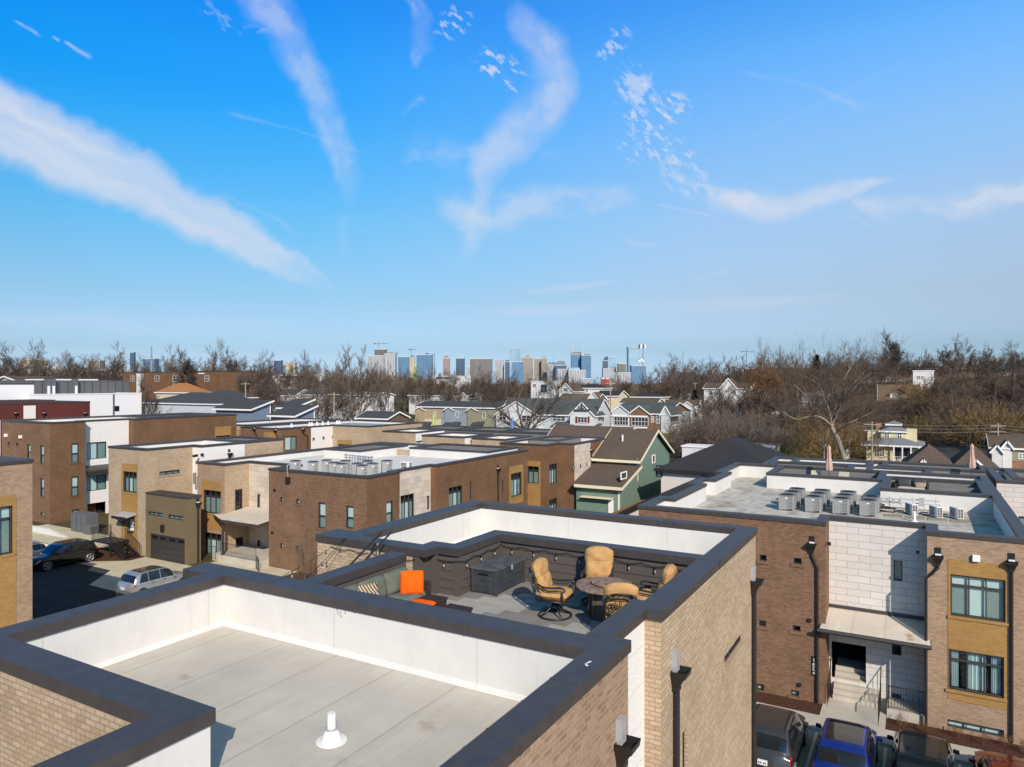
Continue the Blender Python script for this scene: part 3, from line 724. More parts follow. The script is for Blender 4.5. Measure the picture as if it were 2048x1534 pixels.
def puff(mb, Mx, w, h, t, n=14, ex=5.0, m=0, seed=0, wr=.0, pinch=.35, arch=0.0):
    """stuffed cushion in local x (width) y (height) z (thickness), full sizes"""
    rnd = random.Random(seed); ph = [rnd.uniform(0, 6.28) for _ in range(6)]
    def pt(u, v, s):
        k = (max(1-abs(u)**ex, 0)*max(1-abs(v)**ex, 0))**.42
        x = w/2*u*(1-pinch*.12*(1-abs(v)**2)*0-.04*abs(v)**4); y = h/2*v*(1-.04*abs(u)**4)
        if arch and v > 0: y -= arch*(abs(u)**2.6)*v
        z = s*t/2*k*(1+wr*(math.sin(5*u+ph[0])*math.sin(4*v+ph[1])+.6*math.sin(9*u*v+ph[2])))
        return Mx @ Vector((x, y, z))
    for s in (1, -1):
        rows = [[pt(-1+2*i/n, -1+2*j/n, s) for i in range(n+1)] for j in range(n+1)]
        mb.grid(rows if s > 0 else rows[::-1], m)
def frame_mx(o, x, y):
    x = Vector(x).normalized(); y = Vector(y); y = (y-x*y.dot(x)).normalized(); z = x.cross(y)
    return Matrix(((x.x, y.x, z.x, o[0]), (x.y, y.y, z.y, o[1]), (x.z, y.z, z.z, o[2]), (0, 0, 0, 1)))
def spiral(c, ax, ay, r0, turns, n=26, start=0.0, r1=.012):
    c, ax, ay = Vector(c), Vector(ax), Vector(ay); out = []
    for i in range(n+1):
        k = i/n; r = r0+(r1-r0)*k; a = start+turns*2*math.pi*k; out.append(c+ax*(r*math.cos(a))+ay*(r*math.sin(a)))
    return out
def patio_chair():
    """swivel chair that faces local +X"""
    th = thing('patio_chair', (0, 0, 0), 'x', 'chair', 'beige cushioned swivel chairs')
    b = MB(); b.tube([(.33*math.cos(a*math.pi/16), .33*math.sin(a*math.pi/16), .025) for a in range(32)], .021, 8, closed=True)
    for k in range(4):
        a = math.pi/4+k*math.pi/2; c, s = math.cos(a), math.sin(a)
        b.tube([(.325*c, .325*s, .035), (.2*c, .2*s, .10), (.08*c, .08*s, .2), (.03*c, .03*s, .27)], [.016, .018, .02, .022], 6)
    b.lathe([(.045, .2), (.05, .26), (.05, .31), (.15, .33), (.15, .345)], 12)
    b.build('swivel_base', M['iron'], th, smooth=True)
    f = MB()
    f.obox((.0, 0, .365), (.29, 0, 0), (0, .29, 0), (0, 0, .018))
    for s in (-1, 1):
        y = .30*s
        f.bar((-.27, y, .37), (.29, y, .37), .03, .03)
        # front post, ball and scrolled arm
        f.tube([(.25, y, .34), (.255, y, .44), (.25, y, .54), (.25, y, .60)], [.02, .016, .016, .02], 7); f.lathe([(.002, -.036), (.026, -.026), (.036, 0), (.026, .026), (.002, .036)], 9, (.25, y, .50))
        arm = [(.25+.035*math.cos(q), y*1.03, .60+.035*math.sin(q)) for q in [x*.5 for x in range(-4, 5)]][::1]
        arm = [Vector((.27, y, .585)), Vector((.30, y*1.02, .60)), Vector((.305, y*1.03, .635)), Vector((.27, y*1.04, .665)), Vector((.2, y*1.05, .672)), Vector((.08, y*1.06, .655)), Vector((-.06, y*1.05, .64)), Vector((-.18, y*1.03, .655)), Vector((-.27, y, .70))]
        f.tube(arm, [.012, .016, .02, .022, .022, .02, .019, .018, .016], 7)
        f.tube([(.26, y, .60), (.12, y*1.03, .585), (-.05, y*1.03, .57), (-.2, y*1.02, .60), (-.27, y, .64)], .010, 6)
        # back uprights
        f.tube([(-.29, y*.97, .36), (-.37, y*.97, .6), (-.45, y*.95, .82), (-.48, y*.86, .90), (-.49, y*.6, .95)], .018, 7)
    f.tube([(-.49, -.19, .945), (-.495, -.1, .965), (-.50, 0, .97), (-.495, .1, .965), (-.49, .19, .945)], .018, 7)
    f.bar((-.275, -.29, .44), (-.275, .29, .44), .03, .03)
    f.build('frame', M['iron'], th, smooth=True)
    # pierced back of scrolls
    s = MB(); o = Vector((-.365, 0, .44)); ay = Vector((0, 1, 0)); az = Vector((-.24, 0, .97)).normalized()
    Q = lambda y, z: o+ay*y+az*z
    for z in (.42, .50): s.tube([Q(-.27, z), Q(-.1, z+.035), Q(.1, z+.035), Q(.27, z)], .010, 5)
    for i in range(5): s.tube([(Q(-.2+i*.1, .46+.022*math.cos((i-2)*.6))+az*.028*math.sin(q*.7)+ay*.045*math.cos(q*.7)) for q in range(9)], .006, 4, closed=True)
    for g in (-1, 1):
        s.tube(spiral(Q(g*.15, .27), ay*g, az, .105, 1.9, start=-1.6), .010, 5); s.tube(spiral(Q(g*.17, .10), ay*g, -az, .085, 1.7, start=-1.4), .010, 5)
        s.tube(spiral(Q(g*.06, .16), -ay*g, az, .06, 1.5, start=-.5), .008, 5)
        s.tube([Q(g*.02, .02), Q(g*.05, .10), Q(g*.02, .22), Q(g*.06, .33), Q(g*.12, .38)], .010, 5)
    s.tube([Q(0, .0), Q(0, .42)], .010, 5)
    s.build('back_scrollwork', M['iron'], th, smooth=True)
    c = MB(); puff(c, frame_mx((.02, 0, .465), (0, 1, 0), (-1, 0, 0)), .58, .60, .19, m=0, seed=1, wr=.07, ex=6)
    c.build('seat_cushion', M['beige_cloth'], th, smooth=True)
    d = MB(); bx = Vector((-.22, 0, .97)).normalized()
    puff(d, frame_mx((-.25, 0, .68), (0, 1, 0), bx), .59, .36, .22, seed=2, wr=.10, ex=4.5); puff(d, frame_mx((-.33, 0, .96), (0, 1, 0), bx), .63, .37, .23, seed=3, wr=.10, ex=3.6, arch=.08)
    d.build('back_cushion', M['beige_cloth'], th, smooth=True)
    return th
def furniture():
    ch = patio_chair()
    def face(a, b): return math.atan2(b[1]-a[1], b[0]-a[0])
    T = (-5.52, 13.42)
    place(ch, True, (-6.42, 12.98, ZD), .12, 'beige cushioned swivel chair standing side on between the storage box and the table')
    place(ch, False, (-6.02, 14.22, ZD), face((0, 0), (.28, -.96)), 'beige cushioned swivel chair facing out from the dark board wall behind the table')
    place(ch, False, (-4.62, 13.72, ZD), face((0, 0), (-1, -.12)), 'beige cushioned swivel chair tight against the right hand parapet, its puffy back turned to it')
    place(ch, False, (-4.80, 12.42, ZD), face((0, 0), (-.40, .92)), 'beige cushioned swivel chair nearest the camera, its pierced scrollwork back showing')
    # round table
    t = thing('fire_table', (T[0], T[1], ZD), 'round mottled stone topped table on a dark pedestal between four chairs', 'table')
    a = MB(); a.lathe([(.30, .60), (.56, .605), (.585, .615), (.59, .64), (.58, .66), (.30, .667), (.001, .668)], 40, (T[0], T[1], ZD)); a.build('table_top', M['slate'], t, smooth=False)
    a = MB(); a.prism([(T[0]+.3*math.cos(R(22.5+45*k)), T[1]+.3*math.sin(R(22.5+45*k))) for k in range(8)], ZD+.05, ZD+.60)
    a.prism([(T[0]+.34*math.cos(R(22.5+45*k)), T[1]+.34*math.sin(R(22.5+45*k))) for k in range(8)], ZD, ZD+.05)
    for k in range(8):
        w_ = R(22.5+45*k); a.bar((T[0]+.305*math.cos(w_), T[1]+.305*math.sin(w_), ZD+.05), (T[0]+.305*math.cos(w_), T[1]+.305*math.sin(w_), ZD+.6), .045, .045)
    a.build('pedestal', M['bronze_panel'], t)
    l = thing('lazy_susan', (T[0], T[1], ZD+.669), 'round mottled stone turntable resting on the middle of the table', 'turntable')
    a = MB(); a.lathe([(.10, .0), (.10, .015), (.30, .017), (.31, .03), (.305, .05), (.001, .052)], 36, (T[0]+.02, T[1]+.02, ZD+.669)); a.build('disc', M['slate'], l)
    # storage box
    x0, x1, y0, y1 = -8.80, -8.13, 13.50, 14.82; h = .60
    s = thing('storage_box', ((x0+x1)/2, (y0+y1)/2, ZD), 'dark blue grey plastic storage box with a lid of square panels beside the siding', 'storage box')
    b = MB(); b.box(x0+.03, x1-.03, y0+.03, y1-.03, ZD+.02, ZD+h-.06)
    for k in range(4):
        z = ZD+.04+k*.125; b.box(x0+.022, x1-.022, y0+.018, y0+.04, z, z+.115); b.box(x1-.04, x1-.018, y0+.022, y1-.022, z, z+.115)
    for x, y in ((x0, y0), (x1-.075, y0), (x1-.075, y1-.075), (x0, y1-.075)): b.box(x, x+.075, y, y+.075, ZD, ZD+h-.05)
    b.build('body', M['box_plastic'], s, bevel=.006)
    b = MB(); b.box(x0-.015, x1+.015, y0-.015, y1+.015, ZD+h-.06, ZD+h-.012)
    for i in range(3):
        for j in range(6):
            a0 = x0+.01+i*(x1-x0-.02)/3; c0 = y0+.01+j*(y1-y0-.02)/6; b.box(a0+.006, a0+(x1-x0-.02)/3-.006, c0+.006, c0+(y1-y0-.02)/6-.006, ZD+h-.012, ZD+h)
    b.build('lid', M['box_lid'], s, bevel=.005)
    b = MB(); b.box(x1+.015, x1+.03, (y0+y1)/2-.03, (y0+y1)/2+.03, ZD+h-.14, ZD+h-.03); b.build('latch', M['galv'], s)
    b = MB(); b.box(x0+.22, x1-.22, y0-.022, y0+.005, ZD+h-.15, ZD+h-.12); b.build('handle', M['black_metal'], s)
    # sofa
    x0, x1, y0, y1 = -9.58, -8.82, 9.62, 12.05
    s = thing('outdoor_sofa', ((x0+x1)/2, (y0+y1)/2, ZD), 'dark wicker sofa with sage green cushions along the low deck wall', 'sofa')
    b = MB(); b.box(x0, x1-.02, y0, y1, ZD+.06, ZD+.26); b.box(x0, x0+.10, y0, y1, ZD+.26, ZD+.70); b.box(x0, x1-.02, y1-.10, y1, ZD+.26, ZD+.60); b.box(x0, x1-.02, y0, y0+.1, ZD+.26, ZD+.60)
    b.build('wicker_frame', M['wicker'], s, bevel=.02)
    n = 3; L = (y1-y0-.2)/n
    for k in range(n):
        yc = y0+.1+L*(k+.5); b = MB(); puff(b, frame_mx(((x0+x1)/2+.03, yc, ZD+.345), (0, 1, 0), (-1, 0, 0)), L*.995, .66, .19, seed=k, wr=.02, ex=9); b.build('seat_cushion', M['sage_cloth'], s, smooth=True)
        b = MB(); puff(b, frame_mx((x0+.19, yc, ZD+.64), (0, 1, 0), (-.22, 0, 1)), L*.99, .46, .24, seed=k+5, wr=.05, ex=5); b.build('back_cushion', M['sage_cloth'], s, smooth=True)
    b = MB(); puff(b, frame_mx((-9.02, 11.62, ZD+.65), (.80, .60, 0), (-.13, .18, 1)), .47, .47, .17, seed=9, wr=.10, ex=2.6)
    q = b.build('throw_pillow', M['orange_cloth'], origin=(-9.0, 11.66, ZD+.64), smooth=True); tag(q, 'bright orange square pillow standing in the corner of the sofa', 'pillow')
    b = MB(); puff(b, frame_mx((-9.20, 10.50, ZD+.66), (.35, .9, .0), (-.35, .1, 1)), .44, .40, .15, seed=10, wr=.04, ex=3.2)
    q = b.build('throw_pillow', M['stripe'], origin=(-9.20, 10.50, ZD+.66), smooth=True); tag(q, 'small tan and brown striped pillow leaning on the sofa cushions', 'pillow')
    # wicker tables
    def wick(x0, x1, y0, y1, h, label):
        o = thing('wicker_table', ((x0+x1)/2, (y0+y1)/2, ZD), label, 'side table', 'dark wicker tables by the sofa')
        b = MB(); b.box(x0, x1, y0, y1, ZD+h-.05, ZD+h); b.build('table_top', M['wicker'], o, bevel=.01)
        b = MB(); b.box(x0+.02, x1-.02, y0+.02, y1-.02, ZD+.05, ZD+h-.05); b.build('woven_body', M['wicker'], o)
        for x, y in ((x0+.01, y0+.01), (x1-.06, y0+.01), (x1-.06, y1-.06), (x0+.01, y1-.06)):
            b = MB(); b.box(x, x+.05, y, y+.05, ZD, ZD+.06); b.build('leg', M['black_metal'], o)
    wick(-8.78, -8.28, 10.75, 11.85, .40, 'long dark wicker table right in front of the sofa seat')
    wick(-8.02, -7.48, 10.95, 11.55, .40, 'square dark wicker table standing apart from the sofa')
    b = MB(); puff(b, frame_mx((-8.35, 11.02, ZD+.46), (1, .12, 0), (-.1, 1, 0)), .50, .44, .12, seed=12, wr=.03, ex=4)
    q = b.build('seat_pad', M['orange_cloth'], origin=(-8.35, 11.02, ZD+.46), smooth=True); tag(q, 'bright orange pad lying flat on the dark wicker table', 'cushion')
    # string lights
    o = thing('string_lights', (-8.9, 13.1, ZT-.2), 'black cord of hanging clear bulbs looped along the deck walls', 'string lights')
    c = MB(); k = .035
    path = [(-12.2, 12.57, 10.12), (-9.7, 12.57, 10.10), (-9.65, 13.03, 10.10), (-8.80, 13.03, 10.08), (-8.80, 14.84, 10.10), (-4.05, 14.84, 10.10)]
    bulbs = []
    for a, b_ in zip(path, path[1:]):
        a, b_ = Vector(a), Vector(b_); L = (b_-a).length; n = max(1, round(L/.62)); seg = []
        for i in range(n):
            p, q = a.lerp(b_, i/n), a.lerp(b_, (i+1)/n)
            for j in range(8):
                f = j/8; seg.append(p.lerp(q, f)+Vector((0, 0, -.055*4*f*(1-f))))
            bulbs.append(p.lerp(q, .5)+Vector((0, 0, -.06)))
        seg.append(b_); c.tube(seg, .008, 5)
    def strand(a, b_, sag, n, bl):
        a, b_ = Vector(a), Vector(b_); c.tube([a.lerp(b_, i/n)+Vector((0, 0, -sag*4*(i/n)*(1-i/n))) for i in range(n+1)], .007, 5)
        for f in bl: bulbs.append(a.lerp(b_, f)+Vector((0, 0, -sag*4*f*(1-f)-.01)))
    A = atY(691, 1076, 12.55); strand(A, Vector((-13.6, 9.2, 9.05)), .22, 18, (.12, .32, .5, .68, .86)); strand(A, Vector((-12.1, 10.4, 9.0)), .06, 12, (.3, .62))
    c.build('cord', M['black_metal'], o)
    for i, p in enumerate(bulbs):
        b = MB(); b.lathe([(.012, 0), (.014, -.01), (.014, -.06), (.012, -.075)], 8, p, 0); b.lathe([(.011, -.075), (.020, -.095), (.022, -.115), (.014, -.138), (.002, -.145)], 8, p, 1); b.tube([p+Vector((0, 0, .03)), p], .006, 4)
        b.build('bulb', [M['black_metal'], M['bulb']], o, smooth=True)
M['bronze_panel'] = plain('bronze_pedestal', (.10, .075, .055), .5, .5, var=.2)
M['box_lid'] = plain('weathered_resin_lid', (.075, .085, .095), .75, .3, var=.45, scale=5)
m_, t_, b_ = mat('bulb_glass', .08, .6); b_.inputs['Base Color'].default_value = (.75, .72, .66, 1); b_.inputs['Transmission Weight'].default_value = .6; M['bulb'] = m_
furniture()
# ------------------------------------------------------------------ land
def smooth(a, b, x):
    t = min(max((x-a)/(b-a), 0), 1); return t*t*(3-2*t)
RIDGE = [(-1200, 6), (-300, 11), (0, 10), (300, 8.5), (600, 8), (760, 7.5), (900, 4), (1050, 2), (1250, 1.5), (1380, 3.5), (1500, 7.5), (1650, 11), (1780, 15), (1900, 16), (2100, 17), (3000, 12)]
def land(x, y):
    d = -x*SA+y*CA; l = x*CA+y*SA; r = math.hypot(x, y)
    if d < 20: return 0.0
    px = 1024+FPX*l/d; h = RIDGE[0][1] if px < RIDGE[0][0] else RIDGE[-1][1]
    for (a, p), (b, q) in zip(RIDGE, RIDGE[1:]):
        if a <= px <= b: h = p+(q-p)*smooth(a, b, px)
    k = smooth(150, 330, r) if px > 1300 else smooth(170, 360, r)
    return h*k*(1-.75*smooth(600, 1500, r))+.5*math.sin(x*.03)*math.sin(y*.027)*smooth(130, 260, r)
def land_mat():
    m, t, b = mat('winter_ground', 1, .05); pos = t.n('ShaderNodeNewGeometry').outputs['Position']
    a = t.noise(pos, .035, 5, .6); c = t.noise(pos, .9, 6, .7)
    g = t.mix(t.rng(a, .42, .6), (.105, .080, .050, 1), (.085, .095, .036, 1)); g = t.mix(t.rng(c, .3, .75), g, (.07, .05, .035, 1)); t.put(b.inputs['Base Color'], g); return m
M['land'] = land_mat()
def asphalt_mat():
    m, t, b = mat('asphalt', .95, .15); pos = t.n('ShaderNodeNewGeometry').outputs['Position']
    nz = t.noise(pos, .6, 6, .65); f = t.noise(pos, 60, 2, .6)
    c = t.mix(t.rng(nz, .3, .7), (.030, .031, .034, 1), (.055, .055, .058, 1)); t.put(b.inputs['Base Color'], t.mix(t.rng(f, .5, .75, 0, .5), c, (.10, .10, .10, 1))); return m
M['asphalt'] = asphalt_mat()
def grass_mat(n, c):
    m, t, b = mat(n, 1, .05); pos = t.n('ShaderNodeNewGeometry').outputs['Position']
    t.put(b.inputs['Base Color'], t.mix(t.rng(t.noise(pos, .25, 6, .65), .3, .7), P4(c, .7), P4((c[0]*1.3, c[1]*1.15, c[2]), 1.15))); return m
M['green'] = grass_mat('green_winter_grass', (.085, .155, .035)); M['lawn'] = grass_mat('dry_lawn', (.15, .15, .06))
def ground():
    mb = MB(); rad = [0.5]; 
    while rad[-1] < 13000: rad.append(rad[-1]*1.055+.6)
    n = 220; mb.v.append((0, 0, 0))
    for r in rad:
        for k in range(n):
            w = 2*math.pi*k/n; x, y = r*math.cos(w), r*math.sin(w); mb.v.append((x, y, land(x, y)))
    for k in range(n): mb.f.append((0, 1+k, 1+(k+1) % n)); mb.m.append(0)
    for i in range(len(rad)-1):
        for k in range(n):
            l = (k+1) % n; a = 1+i*n; mb.f.append((a+k, a+n+k, a+n+l, a+l)); mb.m.append(0)
    g = mb.build('ground', M['land'], smooth=True); g['kind'] = 'structure'
def sheet(name, pts, z, m, kind='structure', thick=0):
    mb = MB()
    if thick: mb.prism(pts, z-thick, z)
    else: mb.poly([(x, y, z) for x, y in pts])
    o = mb.build(name, M[m]); o['kind'] = kind; return o
ground()
# right hand parking court
M['court'] = plain('court_concrete', (.40, .36, .28), .9, .15, var=.16, scale=.5)
sheet('parking', [(-40, -12), (16, -12), (16, 30.9), (-40, 30.9)], .006, 'court')
sheet('pavement', [(-14, 30.9), (16, 30.9), (16, 32.15), (-14, 32.15)], .13, 'concrete', thick=.13)
sheet('planting_bed', [(-14, 32.15), (-3.62, 32.15), (-3.62, 33.38), (-14, 33.38)], .10, 'mulch', thick=.1)
sheet('planting_bed', [(-1.15, 32.15), (16, 32.15), (16, 33.38), (-1.15, 33.38)], .10, 'mulch', thick=.1)
sheet('path', [(-3.6, 32.15), (-1.17, 32.15), (-1.17, 36), (-3.6, 36)], .14, 'concrete', thick=.14)
for x in (-6.05, -3.55, -1.1, 1.3, 3.7, 6.1):
    sheet('parking_line', [(x-.05, 25.6), (x+.05, 25.6), (x+.05, 30.8), (x-.05, 30.8)], .010, 'white_trim')
# left hand court
sheet('road', [(-75, 2), (-40.02, 2), (-40.02, 28.2), (-50, 28.2), (-52.5, 31.2), (-75, 31.2)], .008, 'asphalt')
sheet('driveway', [(-50, 28.2), (-40.02, 28.2), (-40.02, 37.9), (-48, 37.9), (-48, 35), (-54.1, 35), (-54.1, 33.6), (-57.5, 31.2), (-52.5, 31.2)], .012, 'concrete_warm')
sheet('planting_bed', [(-60.5, 31.2), (-57.6, 31.2), (-54.2, 33.6), (-54.2, 35), (-60.5, 35)], .06, 'mulch', thick=.06)
sheet('pavement', [(-75, 31.2), (-60.5, 31.2), (-60.5, 38.2), (-75, 38.2)], .05, 'concrete_warm', thick=.05)
# ------------------------------------------------------------------ neighbouring townhouse block on the right
def rail_panel(mb, a, b, h=1.0, gap=.11, r=.009):
    a, b = Vector(a), Vector(b); L = (b-a).length; n = max(2, int(L/gap)); Z = Vector((0, 0, 1))
    mb.tube([a+Z*h, b+Z*h], .02, 6); mb.tube([a+Z*.1, b+Z*.1], .014, 5)
    for i in range(n+1):
        p = a.lerp(b, i/n); mb.tube([p+Z*(.0 if i in (0, n) else .1), p+Z*h], .02 if i in (0, n) else r, 5)
def ring(th, x0, x1, y0, y1, z0, z1, outer='parapet', inner='siding_grey', floor='roof_grey', t=.34, fz=None, open_side=None):
    ob, ib, cb, fb = MB(), MB(), MB(), MB(); P = [(x0, y0), (x1, y0), (x1, y1), (x0, y1)]; q = [(x0+t, y0+t), (x1-t, y0+t), (x1-t, y1-t), (x0+t, y1-t)]
    for i in range(4):
        j = (i+1) % 4
        ob.poly([(*P[i], z0), (*P[j], z0), (*P[j], z1), (*P[i], z1)]); ib.poly([(*q[j], fz or z0), (*q[i], fz or z0), (*q[i], z1), (*q[j], z1)])
    ob.build('deck_wall', M[outer], th); ib.build('deck_lining', M[inner], th)
    fb.poly([(*p, (fz or z0)+.004) for p in q]); fb.build('deck_floor', M[floor], th)
    e = .05; cope(cb, [(x0-e, y0-e), (x1+e, y0-e), (x1+e, y1+e), (x0-e, y1+e)], [(x0+t+e, y0+t+e), (x1-t-e, y0+t+e), (x1-t-e, y1-t-e), (x0+t+e, y1-t-e)], z1-.13, z1+.024)
    cb.build('coping', M['coping'], th)
M['siding_grey'] = lap('grey_siding', (.17, .17, .165), .2, line=.08, dark=.35)
def ac_unit():
    th = thing('air_conditioner', (0, 0, 0), 'x', 'air conditioner', 'grey condensers on the neighbouring roof')
    s = .40; h = .86; b = MB(); b.box(-s+.02, s-.02, -s+.02, s-.02, .06, h-.05, 1)
    for x in (-1, 1):
        for y in (-1, 1): b.box(x*s-(.09 if x > 0 else 0), x*s+(.09 if x < 0 else 0), y*s-(.09 if y > 0 else 0), y*s+(.09 if y < 0 else 0), .05, h-.04)
    for k in range(9):
        z = .12+k*.078
        for sx, sy in ((0, -1), (1, 0), (0, 1), (-1, 0)):
            if sy: b.box(-.30, .30, sy*s-.012, sy*s+.012, z, z+.05)
            else: b.box(sx*s-.012, sx*s+.012, -.30, .30, z, z+.05)
    b.box(-s+.004, -.02, -s-.004, -s+.03, .06, h-.06); b.box(.02, .06, -s-.016, -s, .06, h-.06)
    b.box(-s+.03, s-.03, -s+.03, s-.03, .04, .06)
    b.build('casing', [M['ac_grey'], M['ac_dark']], th)
    t = MB(); t.prism([(s*1.02*math.copysign(min(1, abs(math.cos(a))*1.28), math.cos(a)), s*1.02*math.copysign(min(1, abs(math.sin(a))*1.28), math.sin(a))) for a in [2*math.pi*k/20 for k in range(20)]], h-.06, h-.005)
    t.build('lid', M['ac_lid'], th)
    g = MB()
    for r in (.08, .14, .2, .26, .32): g.tube([(r*math.cos(2*math.pi*k/20), r*math.sin(2*math.pi*k/20), h+.005) for k in range(20)], .008, 4, closed=True)
    for k in range(6): a = math.pi*k/6; g.tube([(-.32*math.cos(a), -.32*math.sin(a), h+.004), (.32*math.cos(a), .32*math.sin(a), h+.004)], .006, 4)
    g.build('fan_guard', M['black_metal'], th)
    q = MB(); q.box(-.07, .07, -s-.022, -s-.005, h-.19, h-.13); q.build('badge', M['pvc'], th)
    for x, y in ((-.3, -.3), (.3, -.3), (.3, .3), (-.3, .3)):
        q = MB(); q.box(x-.05, x+.05, y-.05, y+.05, 0, .05); q.build('foot', M['galv'], th)
    return th
M['ac_grey'] = plain('condenser_grey', (.30, .31, .31), .5, .4, var=.06); M['ac_dark'] = plain('condenser_fins', (.035, .036, .038), .7, .3); M['ac_lid'] = plain('condenser_lid', (.15, .16, .17), .5, .4)
AC = ac_unit()
def mini_split():
    th = thing('mini_split', (0, 0, 0), 'x', 'air conditioner', 'slim white condensers')
    b = MB(); b.box(-.40, .40, -.15, .15, .06, .60); b.build('casing', M['pvc'], th, bevel=.015)
    b = MB()
    for k in range(6):
        for j in range(2): b.box(.401, .408, -.13+j*.135, -.13+j*.135+.115, .10+k*.08, .10+k*.08+.062)
    for k in range(7): b.box(-.34, .16, -.158, -.15, .12+k*.065, .12+k*.065+.04)
    b.build('grille', M['ac_dark'], th)
    for x in (-.3, .3):
        b = MB(); b.box(x-.03, x+.03, -.17, .17, 0, .06); b.build('foot', M['galv'], th)
    return th
MS = mini_split()
def right_house():
    X0, X1, Yf = -11.95, 3.8, 33.4; zt, zr = 8.0, 7.0
    poly = [(X0, Yf), (-3.5, Yf), (-3.5, 34.85), (.3, 34.85), (.3, Yf), (X1, Yf), (X1, 55.2), (-12, 55.2), (-12, 48.8), (-11.4, 48.8), (-11.4, 45.2), (-12, 45.2), (-12, 42.3), (-11.4, 42.3), (-11.4, 36.7), (X0, 36.7)]
    sm = [(1519, 1109, 1533, 1123), (1587, 1115, 1603, 1129), (1518, 1240, 1532, 1254), (1585, 1250, 1601, 1264), (1513, 1367, 1528, 1383), (1582, 1379, 1598, 1394)]
    w0 = on_edge(poly[0], poly[1], [(*q, 'light' if i > 3 else 'dark', 'dusty_brick') for i, q in enumerate(sm)])
    w2 = on_edge(poly[2], poly[3], [(1787, 1120, 1805, 1163, 'mid'), (1832, 1101, 1839, 1108, 'dark'), (1784, 1288, 1803, 1312, 'dark'), (1784, 1386, 1802, 1403, 'mid')])
    door = on_edge(poly[2], poly[3], [(1663, 1282, 1732, 1368, None)])
    w4 = on_edge(poly[4], poly[5], [(1901, 1148, 2011, 1245, 'triple_w'), (1897, 1297, 2008, 1397, 'curtain'), (1895, 1438, 2008, 1476, 'strip_b', 'pink_brick')])
    th = flat_block('townhouse', 'right hand townhouse block of brown brick, white stone and pink brick, condensers on its roof', 'townhouse', poly, zt, zr,
        {0: ('dusty_brick', w0), 1: ('dusty_brick', []), 2: ('stone', w2+door), 3: ('pink_brick', []), 4: ('pink_brick', w4), '*': ('brown_brick', [])}, 'flat roofed brick townhouses', roof='roof_dirty')
    # ochre panel round the tall windows
    pb = MB(); a = on_edge(poly[4], poly[5], [(1896, 1118, 2014, 1420, None)])[0]
    p0 = Vector((poly[4][0]+a[0], Yf-.02))
    hs = [(h[0]-a[0], h[1]-a[0], h[2], h[3]) for h in w4[:2]]
    wall(pb, p0, (1, 0), a[1]-a[0], a[2], a[3], hs, .12)
    for u, z0, z1 in ((0, a[2], a[3]), (a[1]-a[0], a[2], a[3])): pb.poly([(p0.x+u, Yf-.02, z0), (p0.x+u, Yf, z0), (p0.x+u, Yf, z1), (p0.x+u, Yf-.02, z1)])
    pb.build('wall_panel', M['ochre_brick'], th)
    for h in w4[:2]:
        s = MB(); s.box(.3+h[0]-.1, .3+h[1]+.1, Yf-.07, Yf-.021, h[2]-.12, h[2]-.005); s.build('sill', M['ochre_brick'], th)
    # entrance recess behind the doorway
    h = door[0]; x0, x1 = -3.5+h[0], -3.5+h[1]
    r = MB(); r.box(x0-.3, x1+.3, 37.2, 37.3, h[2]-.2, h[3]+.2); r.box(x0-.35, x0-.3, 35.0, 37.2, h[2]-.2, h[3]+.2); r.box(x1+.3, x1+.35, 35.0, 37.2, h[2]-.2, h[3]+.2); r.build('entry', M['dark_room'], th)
    # canopy
    c = MB(); c.poly([(-3.48, 34.84, 3.96), (-3.7, 33.0, 3.50), (.42, 33.0, 3.50), (.29, 34.84, 3.96)][::1]); c.v = [(x, y, z) for x, y, z in c.v]
    k = c.build('canopy', M['canopy_top'], th)
    g = MB(); g.extr([(-3.70, 33.02, 3.30), (-3.70, 33.02, 3.49), (-3.47, 34.83, 3.945), (-3.47, 34.83, 3.78)], (4.1, 0, 0)); g.build('soffit', M['trim_brown'], k)
    g = MB(); g.tube([(-3.78, 32.95, 3.42), (.46, 32.95, 3.42)], .075, 8); g.build('gutter', M['coping'], k)
    g = MB(); g.box(-3.49, .295, 34.78, 34.845, 3.96, 4.10); g.build('flashing', M['coping'], k)
    # steps and ramp rails inside the porch
    s = MB()
    for i in range(6): s.box(-3.28, -1.5, 34.1+i*.26, 36.6, .14+i*.17, .14+(i+1)*.17-.0 if False else .14+(i+1)*.17)
    s.build('step', M['concrete'], th)
    rl = MB()
    rl.tube([(-3.42, 33.3, 1.0), (-3.42, 34.1, 1.05), (-3.42, 35.2, 1.95)], .022, 6); rl.tube([(-1.42, 32.3, .95), (-1.42, 34.1, 1.05), (-1.42, 35.2, 1.95)], .022, 6)
    for i in range(10):
        y = 33.3+i*.2; zt_ = 1.0 if y < 34.1 else 1.05+(y-34.1)*.82; rl.tube([(-3.42, y, .14), (-3.42, y, zt_)], .01, 5)
    for i in range(15):
        y = 32.3+i*.2; zt_ = 1.0 if y < 34.1 else 1.05+(y-34.1)*.82; rl.tube([(-1.42, y, .14), (-1.42, y, zt_)], .01, 5)
    rl.build('handrail', M['black_metal'], th)
    lb = MB(); lb.box(-1.15, .28, 33.5, 34.84, .0, .42); lb.build('landing', M['concrete'], th)
    fr = MB(); rail_panel(fr, (-1.1, 33.55, .42), (.24, 33.55, .42), .95); fr.build('railing', M['black_metal'], th)
    # downpipes
    for (px, py, y, ed, jog) in ((1624, 1086, Yf, 0, .22), (1876, 1110, Yf, 4, -.42), (2023, 1122, Yf, 4, 0)):
        q = atY(px, py, y); e = poly[ed]
        downspout(th, e, (1, 0), q.x-e[0], q.z, .15, 0, size=.92) if not jog else downspout(th, e, (1, 0), q.x-e[0], q.z, .15, jog, size=.92)
